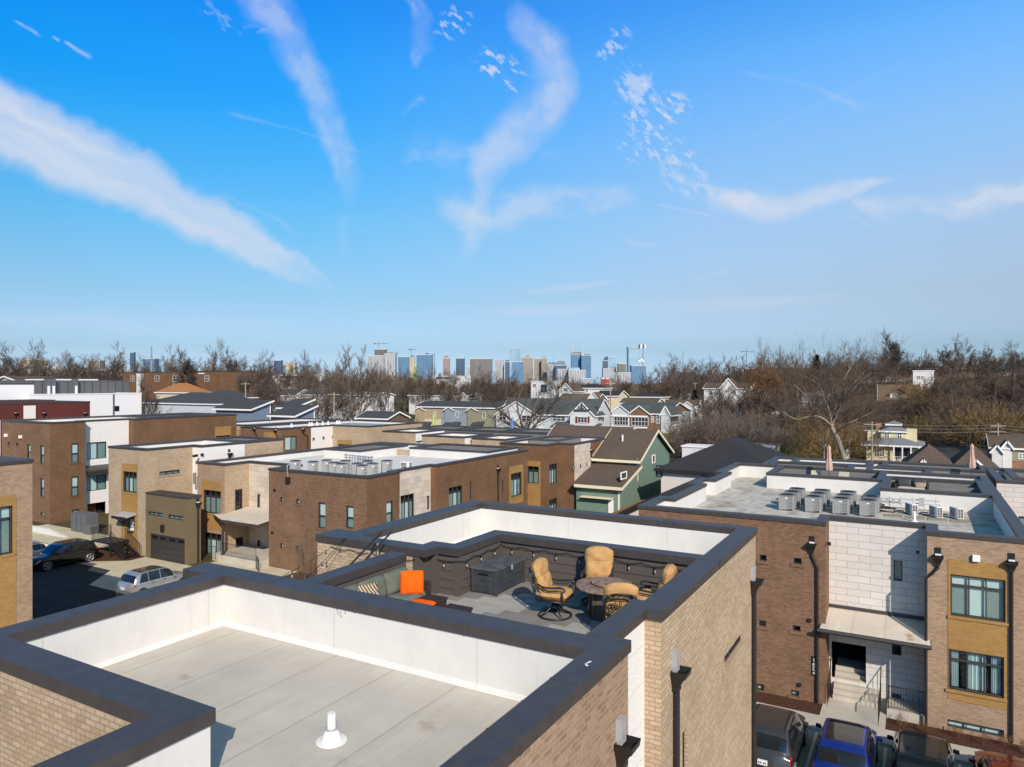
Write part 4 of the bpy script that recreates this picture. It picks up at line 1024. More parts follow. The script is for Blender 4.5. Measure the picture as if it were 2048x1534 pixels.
    li = MB(); q = atY(1952, 1116, Yf); li.box(q.x-.13, q.x+.13, Yf-.14, Yf-.001, q.z-.13, q.z+.13); li.build('wall_light', M['pvc'], th, bevel=.02)
    for px, py in ((1619, 1240), (1599, 1369), (1658, 1087)):
        v = MB(); q = atY(px, py, Yf); v.box(q.x-.08, q.x+.08, Yf-.08, Yf-.001, q.z-.07, q.z+.07); v.build('wall_vent', M['black_metal'], th)
    # house number, set vertically
    q = atY(1628, 1332, Yf); pl = MB(); pl.box(q.x-.11, q.x+.11, Yf-.02, Yf-.001, q.z-.42, q.z+.42); pl = pl.build('number_plate', M['black_metal'], th)
    nb = MB(); seg = {'1': [((.5, 0), (.5, 1)), ((.3, .8), (.5, 1))], '6': [((.9, .95), (.15, .7)), ((.15, .7), (.15, 0)), ((.15, 0), (.85, 0)), ((.85, 0), (.85, .5)), ((.85, .5), (.15, .5))], '4': [((.7, 0), (.7, 1)), ((.7, 1), (.1, .35)), ((.1, .35), (.95, .35))], '0': [((.2, 0), (.2, 1)), ((.2, 1), (.8, 1)), ((.8, 1), (.8, 0)), ((.8, 0), (.2, 0))]}
    for i, ch in enumerate('1604'):
        for (ax, ay), (bx, by) in seg[ch]:
            z = q.z+.2-i*.19; nb.bar((q.x-.06+ax*.12, Yf-.026, z+ay*.14), (q.x-.06+bx*.12, Yf-.026, z+by*.14), .02, .008, up=(0, 1, 0))
    nb.build('numeral', M['pvc'], pl, rel=False, origin=world_of(th))
    # sunken decks on the roof
    ring(th, -8.83, -1.9, 49.8, 55.1, zr, zt, fz=zr+.06)
    ring(th, -1.9, 3.42, 45.8, 52.0, zr, zt+.004, fz=zr+.06)
    st = MB()
    st.box(1.2, 3.06, 49.6, 49.75, zr+.07, zt-.15); st.build('screen_wall', M['siding_grey'], th)
    v = MB(); b = atZ(1607, 980, zr); v.lathe([(.16, .002), (.07, .05), (.05, .06), (.05, .62)], 10, b); v.build('vent_pipe', M['pvc'], th)
    v = MB(); b = atZ(1829, 1043, zr); v.lathe([(.18, .002), (.08, .05), (.07, .06), (.07, .5)], 10, b); v.build('vent_pipe', M['pvc'], th)
    mt = MB()
    for i in range(4): mt.box(-1.6+i*1.0, -.75+i*1.0, 42.2, 42.9, zr+.006, zr+.03)
    mt.build('walk_pad', M['cardboard'], th)
    # line set rack
    k = MB()
    for z in (7.42, 7.62): k.tube([(-2.6, 44.6, z), (1.0, 44.9, z)], .035, 6)
    for i in range(7): k.bar((-2.5+i*.55, 44.6+i*.05, zr), (-2.5+i*.55, 44.6+i*.05, 7.75), .04, .04)
    for i in range(5): k.box(-2.2+i*.3, -2.05+i*.3, 44.5, 44.62, 7.35, 7.62)
    k.box(.0, .25, 44.65, 44.75, 7.3, 7.75); k.build('pipe_rack', M['galv'], th)
    w = MB(); rnd = random.Random(3)
    for i in range(9):
        p = Vector((-3.0+rnd.random()*1.6, 43.2+rnd.random()*1.2, zr+.05)); w.tube([p+Vector((.3*math.cos(a*.6)*(1+.2*i/9), .24*math.sin(a*.6), .03*i+.02*math.sin(a))) for a in range(11)], .03, 5)
    for x in (-.33, .78, 1.7):
        a = Vector((x-.35, 43.4, zr+.18)); c = Vector((x-1.5, 43.6, zr+.05)); w.tube([a, a+Vector((-.25, .1, -.02)), (a+c)/2+Vector((0, .15, -.1)), c], .035, 5)
    w.build('refrigerant_line', M['black_metal'], th)
    return th
M['cardboard'] = plain('walk_pad', (.30, .26, .20), .95, .1, var=.2)
right_house()
n = 0; COLS = ['nearest the stained bare roof', 'second from the stained bare roof', 'third from the stained bare roof', 'last, beside the pipe rack']; ROWS = ['at the roof edge', 'in the middle', 'at the far end']
for c, (x, y, rows) in enumerate(((-6.30, 41.75, 3), (-4.95, 41.85, 3), (-3.60, 41.95, 3), (-2.30, 42.0, 2))):
    for r in range(rows):
        place(AC, n == 0, (x+.06*r, y+r*1.35, 7.0), .02*(r-1), f'grey square condenser {ROWS[r]} of the row {COLS[c]}'); n += 1
for i, (x, y) in enumerate(((-.33, 43.5), (.78, 43.2), (1.70, 43.3))):
    place(MS, i == 0, (x, y, 7.0), -math.pi/2+.45, ['slim white condenser closest to the pipe rack', 'slim white condenser in the middle of the three', 'slim white condenser nearest the shaded roof corner'][i])
# roofs beyond
def back_rows():
    th = flat_block('townhouse', 'row of brick townhouses with grey sunken decks behind the condenser roof', 'townhouse', [(-11, 57), (1.0, 57), (1.0, 58.5), (5.2, 58.5), (5.2, 66.5), (-11, 66.5)], 7.5, 6.7, {'*': ('orange_brick', [])}, 'flat roofed brick townhouses')
    ring(th, -10.4, -4.4, 58.4, 62.2, 6.7, 7.55, outer='siding_grey', fz=6.75); ring(th, -9.2, -3.2, 62.6, 66.2, 6.7, 7.53, inner='parapet', floor='roof_white'); ring(th, -2.5, 4.4, 62.3, 66.2, 6.7, 7.6, outer='siding_grey', fz=6.75)
    ring(th, -3.4, .8, 57.8, 61.8, 6.7, 7.56, inner='parapet', floor='roof_white')
    th = flat_block('townhouse', 'far row of pale parapets and grey decks before the yellow house', 'townhouse', [(-15, 71), (-1.2, 71), (-1.2, 82), (-15, 82)], 6.0, 5.2, {'*': ('orange_brick', [])}, 'flat roofed brick townhouses')
    for i, (x0, x1, y0, y1) in enumerate(((-14, -8.5, 72, 77), (-8, -1.8, 72.5, 77), (-12, -3, 77.5, 81.5))): ring(th, x0, x1, y0, y1, 5.2, 6.03+.03*(i % 2), outer='siding_grey' if i % 2 else 'parapet', fz=5.3)
    a, b = (4.2, 53.2), (16, 53.2)
    th = flat_block('townhouse', 'stone fronted townhouse end beyond the right hand parapet', 'townhouse', [a, b, (16, 61), (4.2, 61)], 8.0, 7.0, {0: ('stone', on_edge(a, b, [(2037, 1032, 2060, 1068, 'mid')])), '*': ('dusty_brick', [])}, 'flat roofed brick townhouses')
    q = atY(1998, 1003, 53.2); downspout(th, a, (1, 0), q.x-4.2, q.z+.2, 0.2, 0)
    ring(th, 5.2, 14, 55, 60.4, 7.0, 8.02, fz=7.06)
back_rows()
M['pink_cloth'] = cloth('faded_pink_canvas', (.50, .34, .27)); M['lime_cloth'] = cloth('lime_canvas', (.42, .50, .10)); M['blue_cloth'] = cloth('blue_canvas', (.10, .22, .50))
def closed_umbrella(loc, h, m, label):
    th = thing('patio_umbrella', loc, label, 'umbrella', 'closed patio umbrellas on roof decks')
    b = MB(); b.tube([(loc[0], loc[1], loc[2]), (loc[0], loc[1], loc[2]+h)], .022, 6); b.build('pole', M['black_metal'], th)
    b = MB(); n = 24; rows = []
    for z, r in ((.36, .20), (.40, .215), (.5, .20), (.62, .16), (.72, .125), (.76, .14), (.85, .11), (.93, .12), (.98, .06), (1.0, .012)):
        rows.append([(loc[0]+r*(1+.22*math.cos(6*2*math.pi*k/n+z*3))*math.cos(2*math.pi*k/n), loc[1]+r*(1+.22*math.cos(6*2*math.pi*k/n+z*3))*math.sin(2*math.pi*k/n), loc[2]+h*z) for k in range(n)])
    b.grid(rows, 0, True); b.build('canopy', M[m], th, smooth=True)
closed_umbrella((-5.35, 53.2, 7.06), 2.7, 'pink_cloth', 'closed faded pink umbrella standing between two pale loungers')
closed_umbrella((3.35, 61.2, 6.9), 2.75, 'pink_cloth', 'closed faded pink umbrella nearest the right frame edge')
def lounger(loc, rz, label):
    th = thing('sun_lounger', loc, label, 'lounger', 'pale loungers on a roof deck', rz)
    b = MB(); b.box(-.32, .32, -.9, .35, .26, .32); b.obox((0, .62, .52), (.32, 0, 0), (0, .30, .28), (0, -.02, .022)); b.build('sling', M['sling'], th, rel=False, origin=(0, 0, 0))
    for x in (-.3, .3):
        for y in (-.8, .3):
            b = MB(); b.box(x-.02, x+.02, y-.02, y+.02, 0, .27); b.build('leg', M['black_metal'], th, rel=False, origin=(0, 0, 0))
M['sling'] = cloth('pale_sling', (.42, .40, .30))
lounger((-6.2, 53.0, 7.07), .05, 'pale lounger to the left of the pink umbrella pole'); lounger((-4.5, 53.1, 7.07), -.05, 'pale lounger to the right of the pink umbrella pole')
def deck_sofa():
    x0, x1, y0, y1, z = -1.3, .55, 50.6, 51.5, 7.07
    s = thing('outdoor_sofa', (x0, y0, z), 'dark sofa with a cream seat and striped pillow on the neighbouring roof deck', 'sofa')
    b = MB(); b.box(x0, x1, y0, y1, z, z+.28); b.box(x0, x1, y1-.1, y1, z+.28, z+.75); b.box(x0, x0+.1, y0, y1-.1, z+.28, z+.6); b.box(x1-.1, x1, y0, y1-.1, z+.28, z+.6); b.build('wicker_frame', M['wicker'], s)
    b = MB(); puff(b, frame_mx(((x0+x1)/2, y0+.42, z+.36), (1, 0, 0), (0, 1, 0)), x1-x0-.22, .78, .18, ex=9); b.build('seat_cushion', M['sling'], s, smooth=True)
    for k in (0, 1):
        b = MB(); puff(b, frame_mx((x0+.5+k*.85, y1-.22, z+.66), (1, 0, 0), (0, .2, 1)), .8, .5, .2, ex=5); b.build('back_cushion', M['box_plastic'], s, smooth=True)
    b = MB(); p = (.1, y0+.35, z+.58); puff(b, frame_mx(p, (1, .1, 0), (0, .3, 1)), .6, .38, .18, ex=3.5); q = b.build('throw_pillow', M['stripe'], origin=p, smooth=True); tag(q, 'striped pillow lying on the cream seat of the dark sofa', 'pillow')
deck_sofa()
# ------------------------------------------------------------------ cars
def paint(name, c, rough=.22, metal=.35):
    m, t, b = mat(name, rough, .5, metal); b.inputs['Coat Weight'].default_value = .6; b.inputs['Coat Roughness'].default_value = .05
    pos = t.n('ShaderNodeTexCoord').outputs['Object']; t.put(b.inputs['Base Color'], t.mix(t.rng(t.noise(pos, 2.5, 5, .6), .35, .7), P4(c, .9), P4(c, 1.12))); return m
M['tint'] = plain('tinted_glass', (.012, .014, .016), .06, .7, var=.1); M['tyre'] = plain('tyre_rubber', (.014, .014, .014), .9, .2); M['alloy'] = plain('alloy_rim', (.42, .43, .44), .35, .5, .6)
M['red_lens'] = plain('red_tail_lens', (.45, .012, .012), .15, .6); M['clear_lens'] = plain('clear_headlamp', (.55, .58, .60), .12, .7); M['chrome'] = plain('chrome', (.6, .6, .6), .15, .6, .9); M['black_trim'] = plain('black_plastic', (.02, .02, .02), .6, .3)
M['plate_blue'] = plain('plate_blue', (.05, .09, .35), .5, .3)
SUV = [(0, .72, .95, .70), (.012, 1.02, .96, .80), (.045, 1.16, .98, .83), (.10, 1.50, 1.0, .80), (.16, 1.665, 1.0, .77), (.3, 1.72, 1.0, .76), (.5, 1.72, 1.0, .76), (.58, 1.66, 1.0, .76), (.64, 1.52, .99, .78), (.735, 1.12, .985, .84), (.78, 1.06, .985, .87), (.9, .98, .96, .86), (.965, .86, .90, .80), (1, .62, .80, .70)]
SEDAN = [(0, .66, .93, .72), (.012, .90, .95, .80), (.06, 1.0, .97, .84), (.13, 1.06, .98, .82), (.21, 1.30, 1.0, .72), (.29, 1.42, 1.0, .70), (.45, 1.46, 1.0, .70), (.54, 1.42, 1.0, .71), (.60, 1.31, .99, .74), (.71, .98, .985, .84), (.76, .92, .985, .87), (.9, .84, .95, .86), (.965, .74, .90, .80), (1, .55, .80, .70)]
def make_car(label, loc, rz, pm, L=4.6, Wd=1.86, kind='suv', group='parked cars', glassroof=False):
    prof = SUV if kind == 'suv' else SEDAN; belt0 = 1.05 if kind == 'suv' else .92
    th = thing('parked_car', loc, label, 'car', group, rz)
    def inter(f, k):
        n = len(prof); i = 0
        while i < n-2 and f > prof[i+1][0]: i += 1
        p = [prof[max(i-1, 0)], prof[i], prof[i+1], prof[min(i+2, n-1)]]
        t = (f-p[1][0])/max(p[2][0]-p[1][0], 1e-6); d = p[2][0]-p[1][0]
        m1 = (p[2][k]-p[0][k])/max(p[2][0]-p[0][0], 1e-6)*d; m2 = (p[3][k]-p[1][k])/max(p[3][0]-p[1][0], 1e-6)*d
        s = p[2][k]-p[1][k]
        if s*m1 <= 0: m1 = 0
        if s*m2 <= 0: m2 = 0
        m1 = math.copysign(min(abs(m1), 2.5*abs(s)), m1); m2 = math.copysign(min(abs(m2), 2.5*abs(s)), m2)
        return (2*t**3-3*t*t+1)*p[1][k]+(t**3-2*t*t+t)*m1+(-2*t**3+3*t*t)*p[2][k]+(t**3-t*t)*m2
    def half(f):
        zt = inter(f, 1); w = inter(f, 2)*Wd/2; wr = inter(f, 3)*Wd/2; b = min(belt0, zt-.07)
        return [(w*.90, .24), (w*.97, .34), (w*1.0, .62), (w*.985, b-.06), (w*.965, b), (wr+(w*.965-wr)*.12, max(zt-.10, b+.01)), (wr*.90, max(zt-.025, b+.02)), (wr*.5, zt-.002), (0, zt)]
    def Sx(f, v):
        """v 0..16 from right sill over the roof to left sill"""
        h = half(f); full = [(-y, z) for y, z in h]+[(y, z) for y, z in h[-2::-1]]; n = len(full)-1
        v = max(0, min(v, n)); i = min(int(v), n-1); t = v-i; q = [full[max(i-1, 0)], full[i], full[i+1], full[min(i+2, n)]]
        cr = lambda k: .5*((2*q[1][k])+(-q[0][k]+q[2][k])*t+(2*q[0][k]-5*q[1][k]+4*q[2][k]-q[3][k])*t*t+(-q[0][k]+3*q[1][k]-3*q[2][k]+q[3][k])*t**3)
        bow = -.05*(1-abs(v-8)/8)*0
        # plan curvature of nose and tail
        y = cr(0); e = (abs(y)/(Wd/2))**2; x = (f-.5)*L; x -= (.22*e*smooth(.8, 1, f)-.16*e*(1-smooth(0, .12, f)))
        return Vector((x, y, cr(1)))
    F = sorted({*[p[0] for p in prof], *[i/36 for i in range(37)]}); V = [i*.5 for i in range(33)]
    b = MB(); rows = [[Sx(f, v) for v in V] for f in F]; b.grid(rows)
    b.poly([Sx(0, v) for v in V][::-1]); b.poly([Sx(1, v) for v in V]); b.build('body', pm, th, rel=False, origin=(0, 0, 0), smooth=True)
    def patch(name, f0, f1, v0, v1, m, off=.006, par=None, nf=10, nv=8, f0b=None, f1b=None, rel=None):
        mb = MB(); rows = []
        for i in range(nf+1):
            r = []
            for j in range(nv+1):
                tv = j/nv; a = f0+((f0b if f0b is not None else f0)-f0)*tv; c = f1+((f1b if f1b is not None else f1)-f1)*tv
                f = a+(c-a)*i/nf; v = v0+(v1-v0)*tv; e = 1e-3
                du = Sx(min(f+e, 1), v)-Sx(max(f-e, 0), v); dv = Sx(f, v+.02)-Sx(f, v-.02); n = du.cross(dv); n = n.normalized() if n.length > 1e-12 else Vector((0, 0, 1))
                p = Sx(f, v)
                if n.dot(p-Vector((p.x*.8, 0, .7))) < 0: n = -n
                r.append(p+n*off)
            rows.append(r)
        mb.grid(rows); return mb.build(name, m, par or th, rel=False, origin=(0, 0, 0), smooth=True)
    k = 1 if kind == 'suv' else 0
    ws = (.60, .725) if k else (.555, .70); rw = (.05, .115) if k else (.135, .225)
    patch('windscreen', ws[0], ws[1], 5.6, 10.4, M['tint']); patch('rear_window', rw[0], rw[1], 5.5, 10.5, M['tint'])
    for s in (0, 1):
        q = (lambda a, c: (a, c)) if not s else (lambda a, c: (16-a, 16-c))
        cuts = [(.135, .275, .19, .275), (.285, .455, .285, .455), (.465, .70, .465, .615)] if k else [(.24, .31, .27, .31), (.315, .455, .315, .455), (.465, .665, .465, .575)]
        for f0, f1, f0b, f1b in cuts:
            a, c = q(4.15, 5.2); patch('side_window', f0, f1, a, c, M['tint'], f0b=f0b, f1b=f1b)
        a, c = q(2.9, 3.9)
        patch('tail_lamp', .004, .075, a, c, M['red_lens'], .012); patch('headlamp', .925, .985, *q(3.0, 3.9), M['clear_lens'], .012)
        for f in (.33, .52):
            h = MB(); a, c = q(3.35, 3.5); p = Sx(f, a); o = (1 if p.y > 0 else -1); h.bar(p+Vector((-.09, .02*o, 0)), p+Vector((.09, .02*o, 0)), .025, .03); h.build('door_handle', M['black_trim'], th, rel=False, origin=(0, 0, 0))
        mm = MB(); p = Sx(.655 if k else .62, q(4.1, 0)[0]); o = (1 if p.y > 0 else -1); mm.obox(p+Vector((0, .14*o, .05)), (.06, 0, 0), (.02*o, .10*o, 0), (0, 0, .07)); mm.build('mirror', pm, th, rel=False, origin=(0, 0, 0), bevel=.03)
        a, c = q(.2, 1.2); patch('rocker', .25, .75, a, c, M['black_trim'], .01)
    if glassroof: patch('glass_roof', .20, .55, 6.3, 9.7, M['tint'])
    else:
        for v in (6.2, 9.8):
            r = MB(); r.tube([Sx(.17+.42*i/8, v)+Vector((0, 0, .035 if 0 < i < 8 else 0)) for i in range(9)], .016, 5); r.build('roof_rail', M['black_trim'], th, rel=False, origin=(0, 0, 0))
    p = Sx(.006, 2.6); g = MB(); zz = .80 if k else .74; g.box(-L/2-.035, -L/2+.05, -.16, .16, zz-.08, zz+.08); g = g.build('number_plate', M['pvc'], th, rel=False, origin=(0, 0, 0))
    g2 = MB(); [g2.box(-L/2-.04, -L/2-.034, y-.022, y+.022, zz-.04, zz+.03) for y in (-.10, -.04, .05, .11)]; g2.build('plate_mark', M['plate_blue'], g, rel=False, origin=(0, 0, 0))
    g = MB(); g.box(-L/2-.02, -L/2+.12, -.7*Wd/2, .7*Wd/2, .30, .46); g.build('rear_bumper', M['black_trim'], th, rel=False, origin=(0, 0, 0), bevel=.03)
    g = MB(); g.box(L/2-.12, L/2+.012, -.52*Wd/2, .52*Wd/2, .45, .62); g.build('grille', M['black_trim'], th, rel=False, origin=(0, 0, 0), bevel=.02)
    R_ = .36 if k else .33
    for fx in (.18, .81):
        for s in (-1, 1):
            x = (fx-.5)*L; y = s*(Wd/2-.10)
            a = MB(); a.tube([(x, s*(Wd/2-.28), R_+.02), (x, s*(Wd/2*.995+.004), R_+.02)], R_+.055, 24); a.build('wheel_arch', M['black_trim'], th, rel=False, origin=(0, 0, 0))
            w = MB(); w.tube([(x, y-.10, R_), (x, y-.085, R_), (x, y+.10, R_), (x, y+.118, R_)], [R_-.03, R_, R_, R_-.04], 22)
            w = w.build('wheel', M['tyre'], th, rel=False, origin=(0, 0, 0)); rm = MB(); yo = y+s*.112
            rm.tube([(x, yo-s*.03, R_), (x, yo+s*.012, R_)], .055, 10)
            for q in range(5):
                an = 2*math.pi*q/5+.3; rm.bar((x+.04*math.cos(an), yo, R_+.04*math.sin(an)), (x+(R_-.10)*math.cos(an), yo+s*.008, R_+(R_-.10)*math.sin(an)), .055, .03, up=(0, 1, 0))
            rm.tube([(x+(R_-.09)*math.cos(2*math.pi*j/22), yo+s*.008, R_+(R_-.09)*math.sin(2*math.pi*j/22)) for j in range(22)], .022, 5, closed=True)
            rm.build('rim', M['alloy'], w, rel=False, origin=(0, 0, 0))
    return th
H = math.pi/2
make_car('dark grey hatchback suv reversed to the camera, leftmost of the right hand row', (-4.72, 28.1, .01), H, paint('dark_grey_paint', (.055, .056, .060)), 4.62)
make_car('deep blue suv with a glass roof parked tail out', (-2.25, 28.2, .01), H, paint('blue_paint', (.012, .03, .22)), 4.6, glassroof=True)
make_car('black suv between the blue and the red cars', (.12, 28.5, .01), H, paint('black_paint', (.010, .011, .012)), 4.7, glassroof=True)
make_car('dark red car at the bottom right edge of the picture', (2.60, 28.6, .01), H, paint('red_paint', (.16, .012, .012)), 4.7, 1.82, 'sedan')
make_car('glossy black suv on the left court below the brown corner block', (-57.4, 30.3, .01), -H, paint('deep_black_paint', (.008, .008, .009), .12), 4.95, 1.96)
make_car('white saloon half hidden behind the black suv and tan wall', (-60.6, 29.2, .01), -H, paint('white_paint', (.72, .72, .71), .3, 0), 4.6, 1.82, 'sedan')
make_car('silver suv with a dark glass roof on the driveway by the olive garage', (-44.4, 29.4, .015), H, paint('silver_paint', (.42, .44, .46), .3, .6), 4.55, 1.88, glassroof=True)
# ------------------------------------------------------------------ townhouses across the court
TG = 'flat roofed brick townhouses'
def ochre(th, a, b, px, wins, m='ochre_brick', proud=.02):
    """coloured panel round openings on the side a-b, sighted (left, top, right, bottom)"""
    a, b = Vector(a), Vector(b); u = (b-a).normalized(); n = Vector((u.y, -u.x)); q = on_edge(a, b, [(*px, None)])[0]
    o = a+u*q[0]+n*proud; hs = [(w[0]-q[0], w[1]-q[0], w[2], w[3]) for w in wins]; mb = MB(); W_ = q[1]-q[0]; lo = max(q[2], .05)
    hs = [h for h in hs if h[3] < q[3]-.02 and h[2] > lo+.02]
    wall(mb, o, u, W_, lo, q[3], hs, proud+.08)
    for s in (0, W_):
        p = o+u*s; k = p-n*proud; f = [(*p, lo), (*k, lo), (*k, q[3]), (*p, q[3])]; mb.poly(f if s else f[::-1])
    p, r = o, o+u*W_; mb.poly([(*p, q[3]), (*r, q[3]), (*(r-n*proud), q[3]), (*(p-n*proud), q[3])])
    mb.build('wall_panel', M[m], th)
def left_near():
    P_ = [(-52, 4), (-37.05, 4), (-37.05, 18.2), (-44, 18.2), (-44, 19.6), (-52, 19.6)]
    w = on_edge(P_[1], P_[2], [(-52, 1021, 24.8, 1106, 'triple_w', 'ochre_brick'), (-52, 1200, 26, 1252, 'triple_b')])
    th = flat_block('townhouse', 'pink brick townhouse cut off by the left frame edge, ochre panel round its windows', 'townhouse', P_, 10.34, 9.5, {1: ('pink_brick', w), '*': ('pink_brick', [])}, TG)
    ochre(th, P_[1], P_[2], (-62, 1000, 32, 1250), w)
left_near()
def tan_house():
    P_ = [(-59.3, 35.06), (-54.06, 35.06), (-54.06, 39.24), (-52.9, 39.24), (-52.9, 43.7), (-52.9, 48.2), (-59.3, 48.2)]
    w0 = on_edge(P_[0], P_[1], [(247, 942, 273.8, 986, 'triple', 'ochre_brick'), (255, 1034, 268, 1068, None)])
    w1 = on_edge(P_[1], P_[2], [(318.7, 943.5, 359.8, 946.5, 'strip', 'tan_brick')]); w3 = on_edge(P_[3], P_[4], [(388, 946, 393, 968, 'mid')])
    th = flat_block('townhouse', 'tan brick townhouse over the olive garage, awning and black entrance stair', 'townhouse', P_, 8.72, 7.9, {0: ('tan_brick', w0), 1: ('tan_brick', w1), 2: ('white_lap', []), 3: ('white_lap', w3), '*': ('tan_brick', [])}, TG)
    ochre(th, P_[0], P_[1], (243, 926, 275.5, 1110), w0)
    h = w0[1]; x0, x1 = -59.3+h[0], -59.3+h[1]
    d = MB(); d.box(x0, x1, 35.2, 35.26, h[2], h[3]); d = d.build('door', M['frame'], th); g = MB(); g.box(x0+.14, x1-.14, 35.19, 35.199, h[2]+.2, h[3]-.15); g.build('pane', M['blind'], d, rel=False, origin=world_of(th))
    q = atY(245, 1020, 35.06); a = MB(); q2 = atY(274, 1022, 35.06)
    a.extr([(q.x+.1, 34.15, 3.10), (q.x+.1, 34.15, 3.18), (q.x+.1, 35.05, 3.42), (q.x+.1, 35.05, 3.26)], (q2.x-q.x-.2, 0, 0)); a = a.build('awning', M['galv'], th)
    b = MB()
    for x in (q.x+.3, q2.x-.3): b.tube([(x, 35.0, 2.4), (x, 34.5, 2.75), (x, 34.3, 3.05)], .04, 6); b.bar((x, 35.0, 2.35), (x, 35.0, 3.3), .05, .05)
    b.box(q.x+.05, q2.x-.05, 34.08, 34.149, 2.98, 3.2); b.build('bracket', M['black_metal'], a, rel=False, origin=world_of(th))
    ring(th, -59.0, -53.2, 43.9, 47.9, 7.9, 8.76, outer='parapet', fz=7.95)
    # black stair to the front door
    s = MB(); s.box(-58.9, -56.3, 33.4, 35.02, 1.05, 1.17)
    for i in range(6): s.box(-56.3+i*.3, -56.02+i*.3, 33.45, 34.65, .98-.17*i-.04, .98-.17*i)
    for y in (33.42, 34.68): s.bar((-56.35, y, 1.02), (-54.35, y, .02), .05, .22)
    for x in (-58.8, -56.4):
        for y in (33.5, 34.9): s.box(x-.05, x+.05, y-.05, y+.05, .0, 1.05)
    s.build('stair', M['black_metal'], th)
    r = MB(); rail_panel(r, (-58.85, 33.42, 1.17), (-58.85, 35.0, 1.17), 1.0); rail_panel(r, (-58.85, 33.42, 1.17), (-56.9, 33.42, 1.17), 1.0); rail_panel(r, (-56.3, 34.7, 1.17), (-54.4, 34.7, .1), 1.0); rail_panel(r, (-56.3, 33.42, 1.17), (-54.4, 33.42, .1), 1.0)
    r.build('railing', M['black_metal'], th)
    for px, py in ((387, 912), (392, 911), (403, 909)):
        q = atX(px, py, -52.9); v = MB(); v.box(-52.899, -52.75, q.y-.1, q.y+.1, q.z-.1, q.z+.1); v.build('wall_vent', M['black_metal'], th)
    q = atX(458, 908, -52.9); downspout(th, (-52.9, 39.24), (0, 1), q.y-39.24, q.z+.1, 4, .3)
    # olive garage
    P_ = [(-54.04, 35.04), (-48.85, 35.04), (-48.85, 36.2), (-54.04, 36.2)]
    w0 = on_edge(P_[0], P_[1], [(296, 1022, 325.4, 1034, 'strip'), (336, 1028.5, 367.6, 1041.5, 'strip'), (299, 1066, 369.5, 1117, None)])
    w0[2] = (*w0[2][:2], .015, w0[2][3], None)
    th = flat_block('garage', 'olive sided garage with a dark panelled door and two strip windows', 'garage', P_, 5.25, 5.1, {'*': ('olive_lap', []), 0: ('olive_lap', w0)}, None, roof='r_flat', inner='r_flat')
    h = w0[2]; g = MB(); x0, x1 = -54.04+h[0], -54.04+h[1]
    for k in range(4):
        z0 = h[2]+(h[3]-h[2])*k/4
        for j in range(4): g.box(x0+(x1-x0)*j/4+.02, x0+(x1-x0)*(j+1)/4-.02, 35.13, 35.18, z0+.02, z0+(h[3]-h[2])/4-.02)
    g.box(x0, x1, 35.16, 35.2, h[2], h[3]); g = g.build('garage_door', M['garage_dark'], th)
    p = MB(); z0 = h[2]+(h[3]-h[2])*.80
    for j in range(4): p.box(x0+(x1-x0)*j/4+.15, x0+(x1-x0)*(j+1)/4-.15, 35.12, 35.135, z0, z0+.24)
    p.build('pane', M['tint'], g, rel=False, origin=world_of(th))
    q = atY(327, 1056, 35.04); l = MB(); l.box(q.x-.12, q.x+.12, 34.82, 35.03, q.z-.25, q.z+.25); l.build('wall_lamp', M['black_metal'], th)
    e = MB()
    for x in (-54.0, -48.92): e.box(x-.08, x+.08, 35.0, 35.036, 0, 5.05)
    e.build('corner_board', M['olive_lap'], th)
    downspout(th, (-48.85, 35.04), (0, 1), .85, 4.7, .1, 0)
M['r_flat'] = plain('dark_flat_roof', (.10, .085, .07), .9, .1); M['garage_dark'] = plain('charcoal_garage_door', (.040, .037, .036), .5, .4, var=.1)
tan_house()
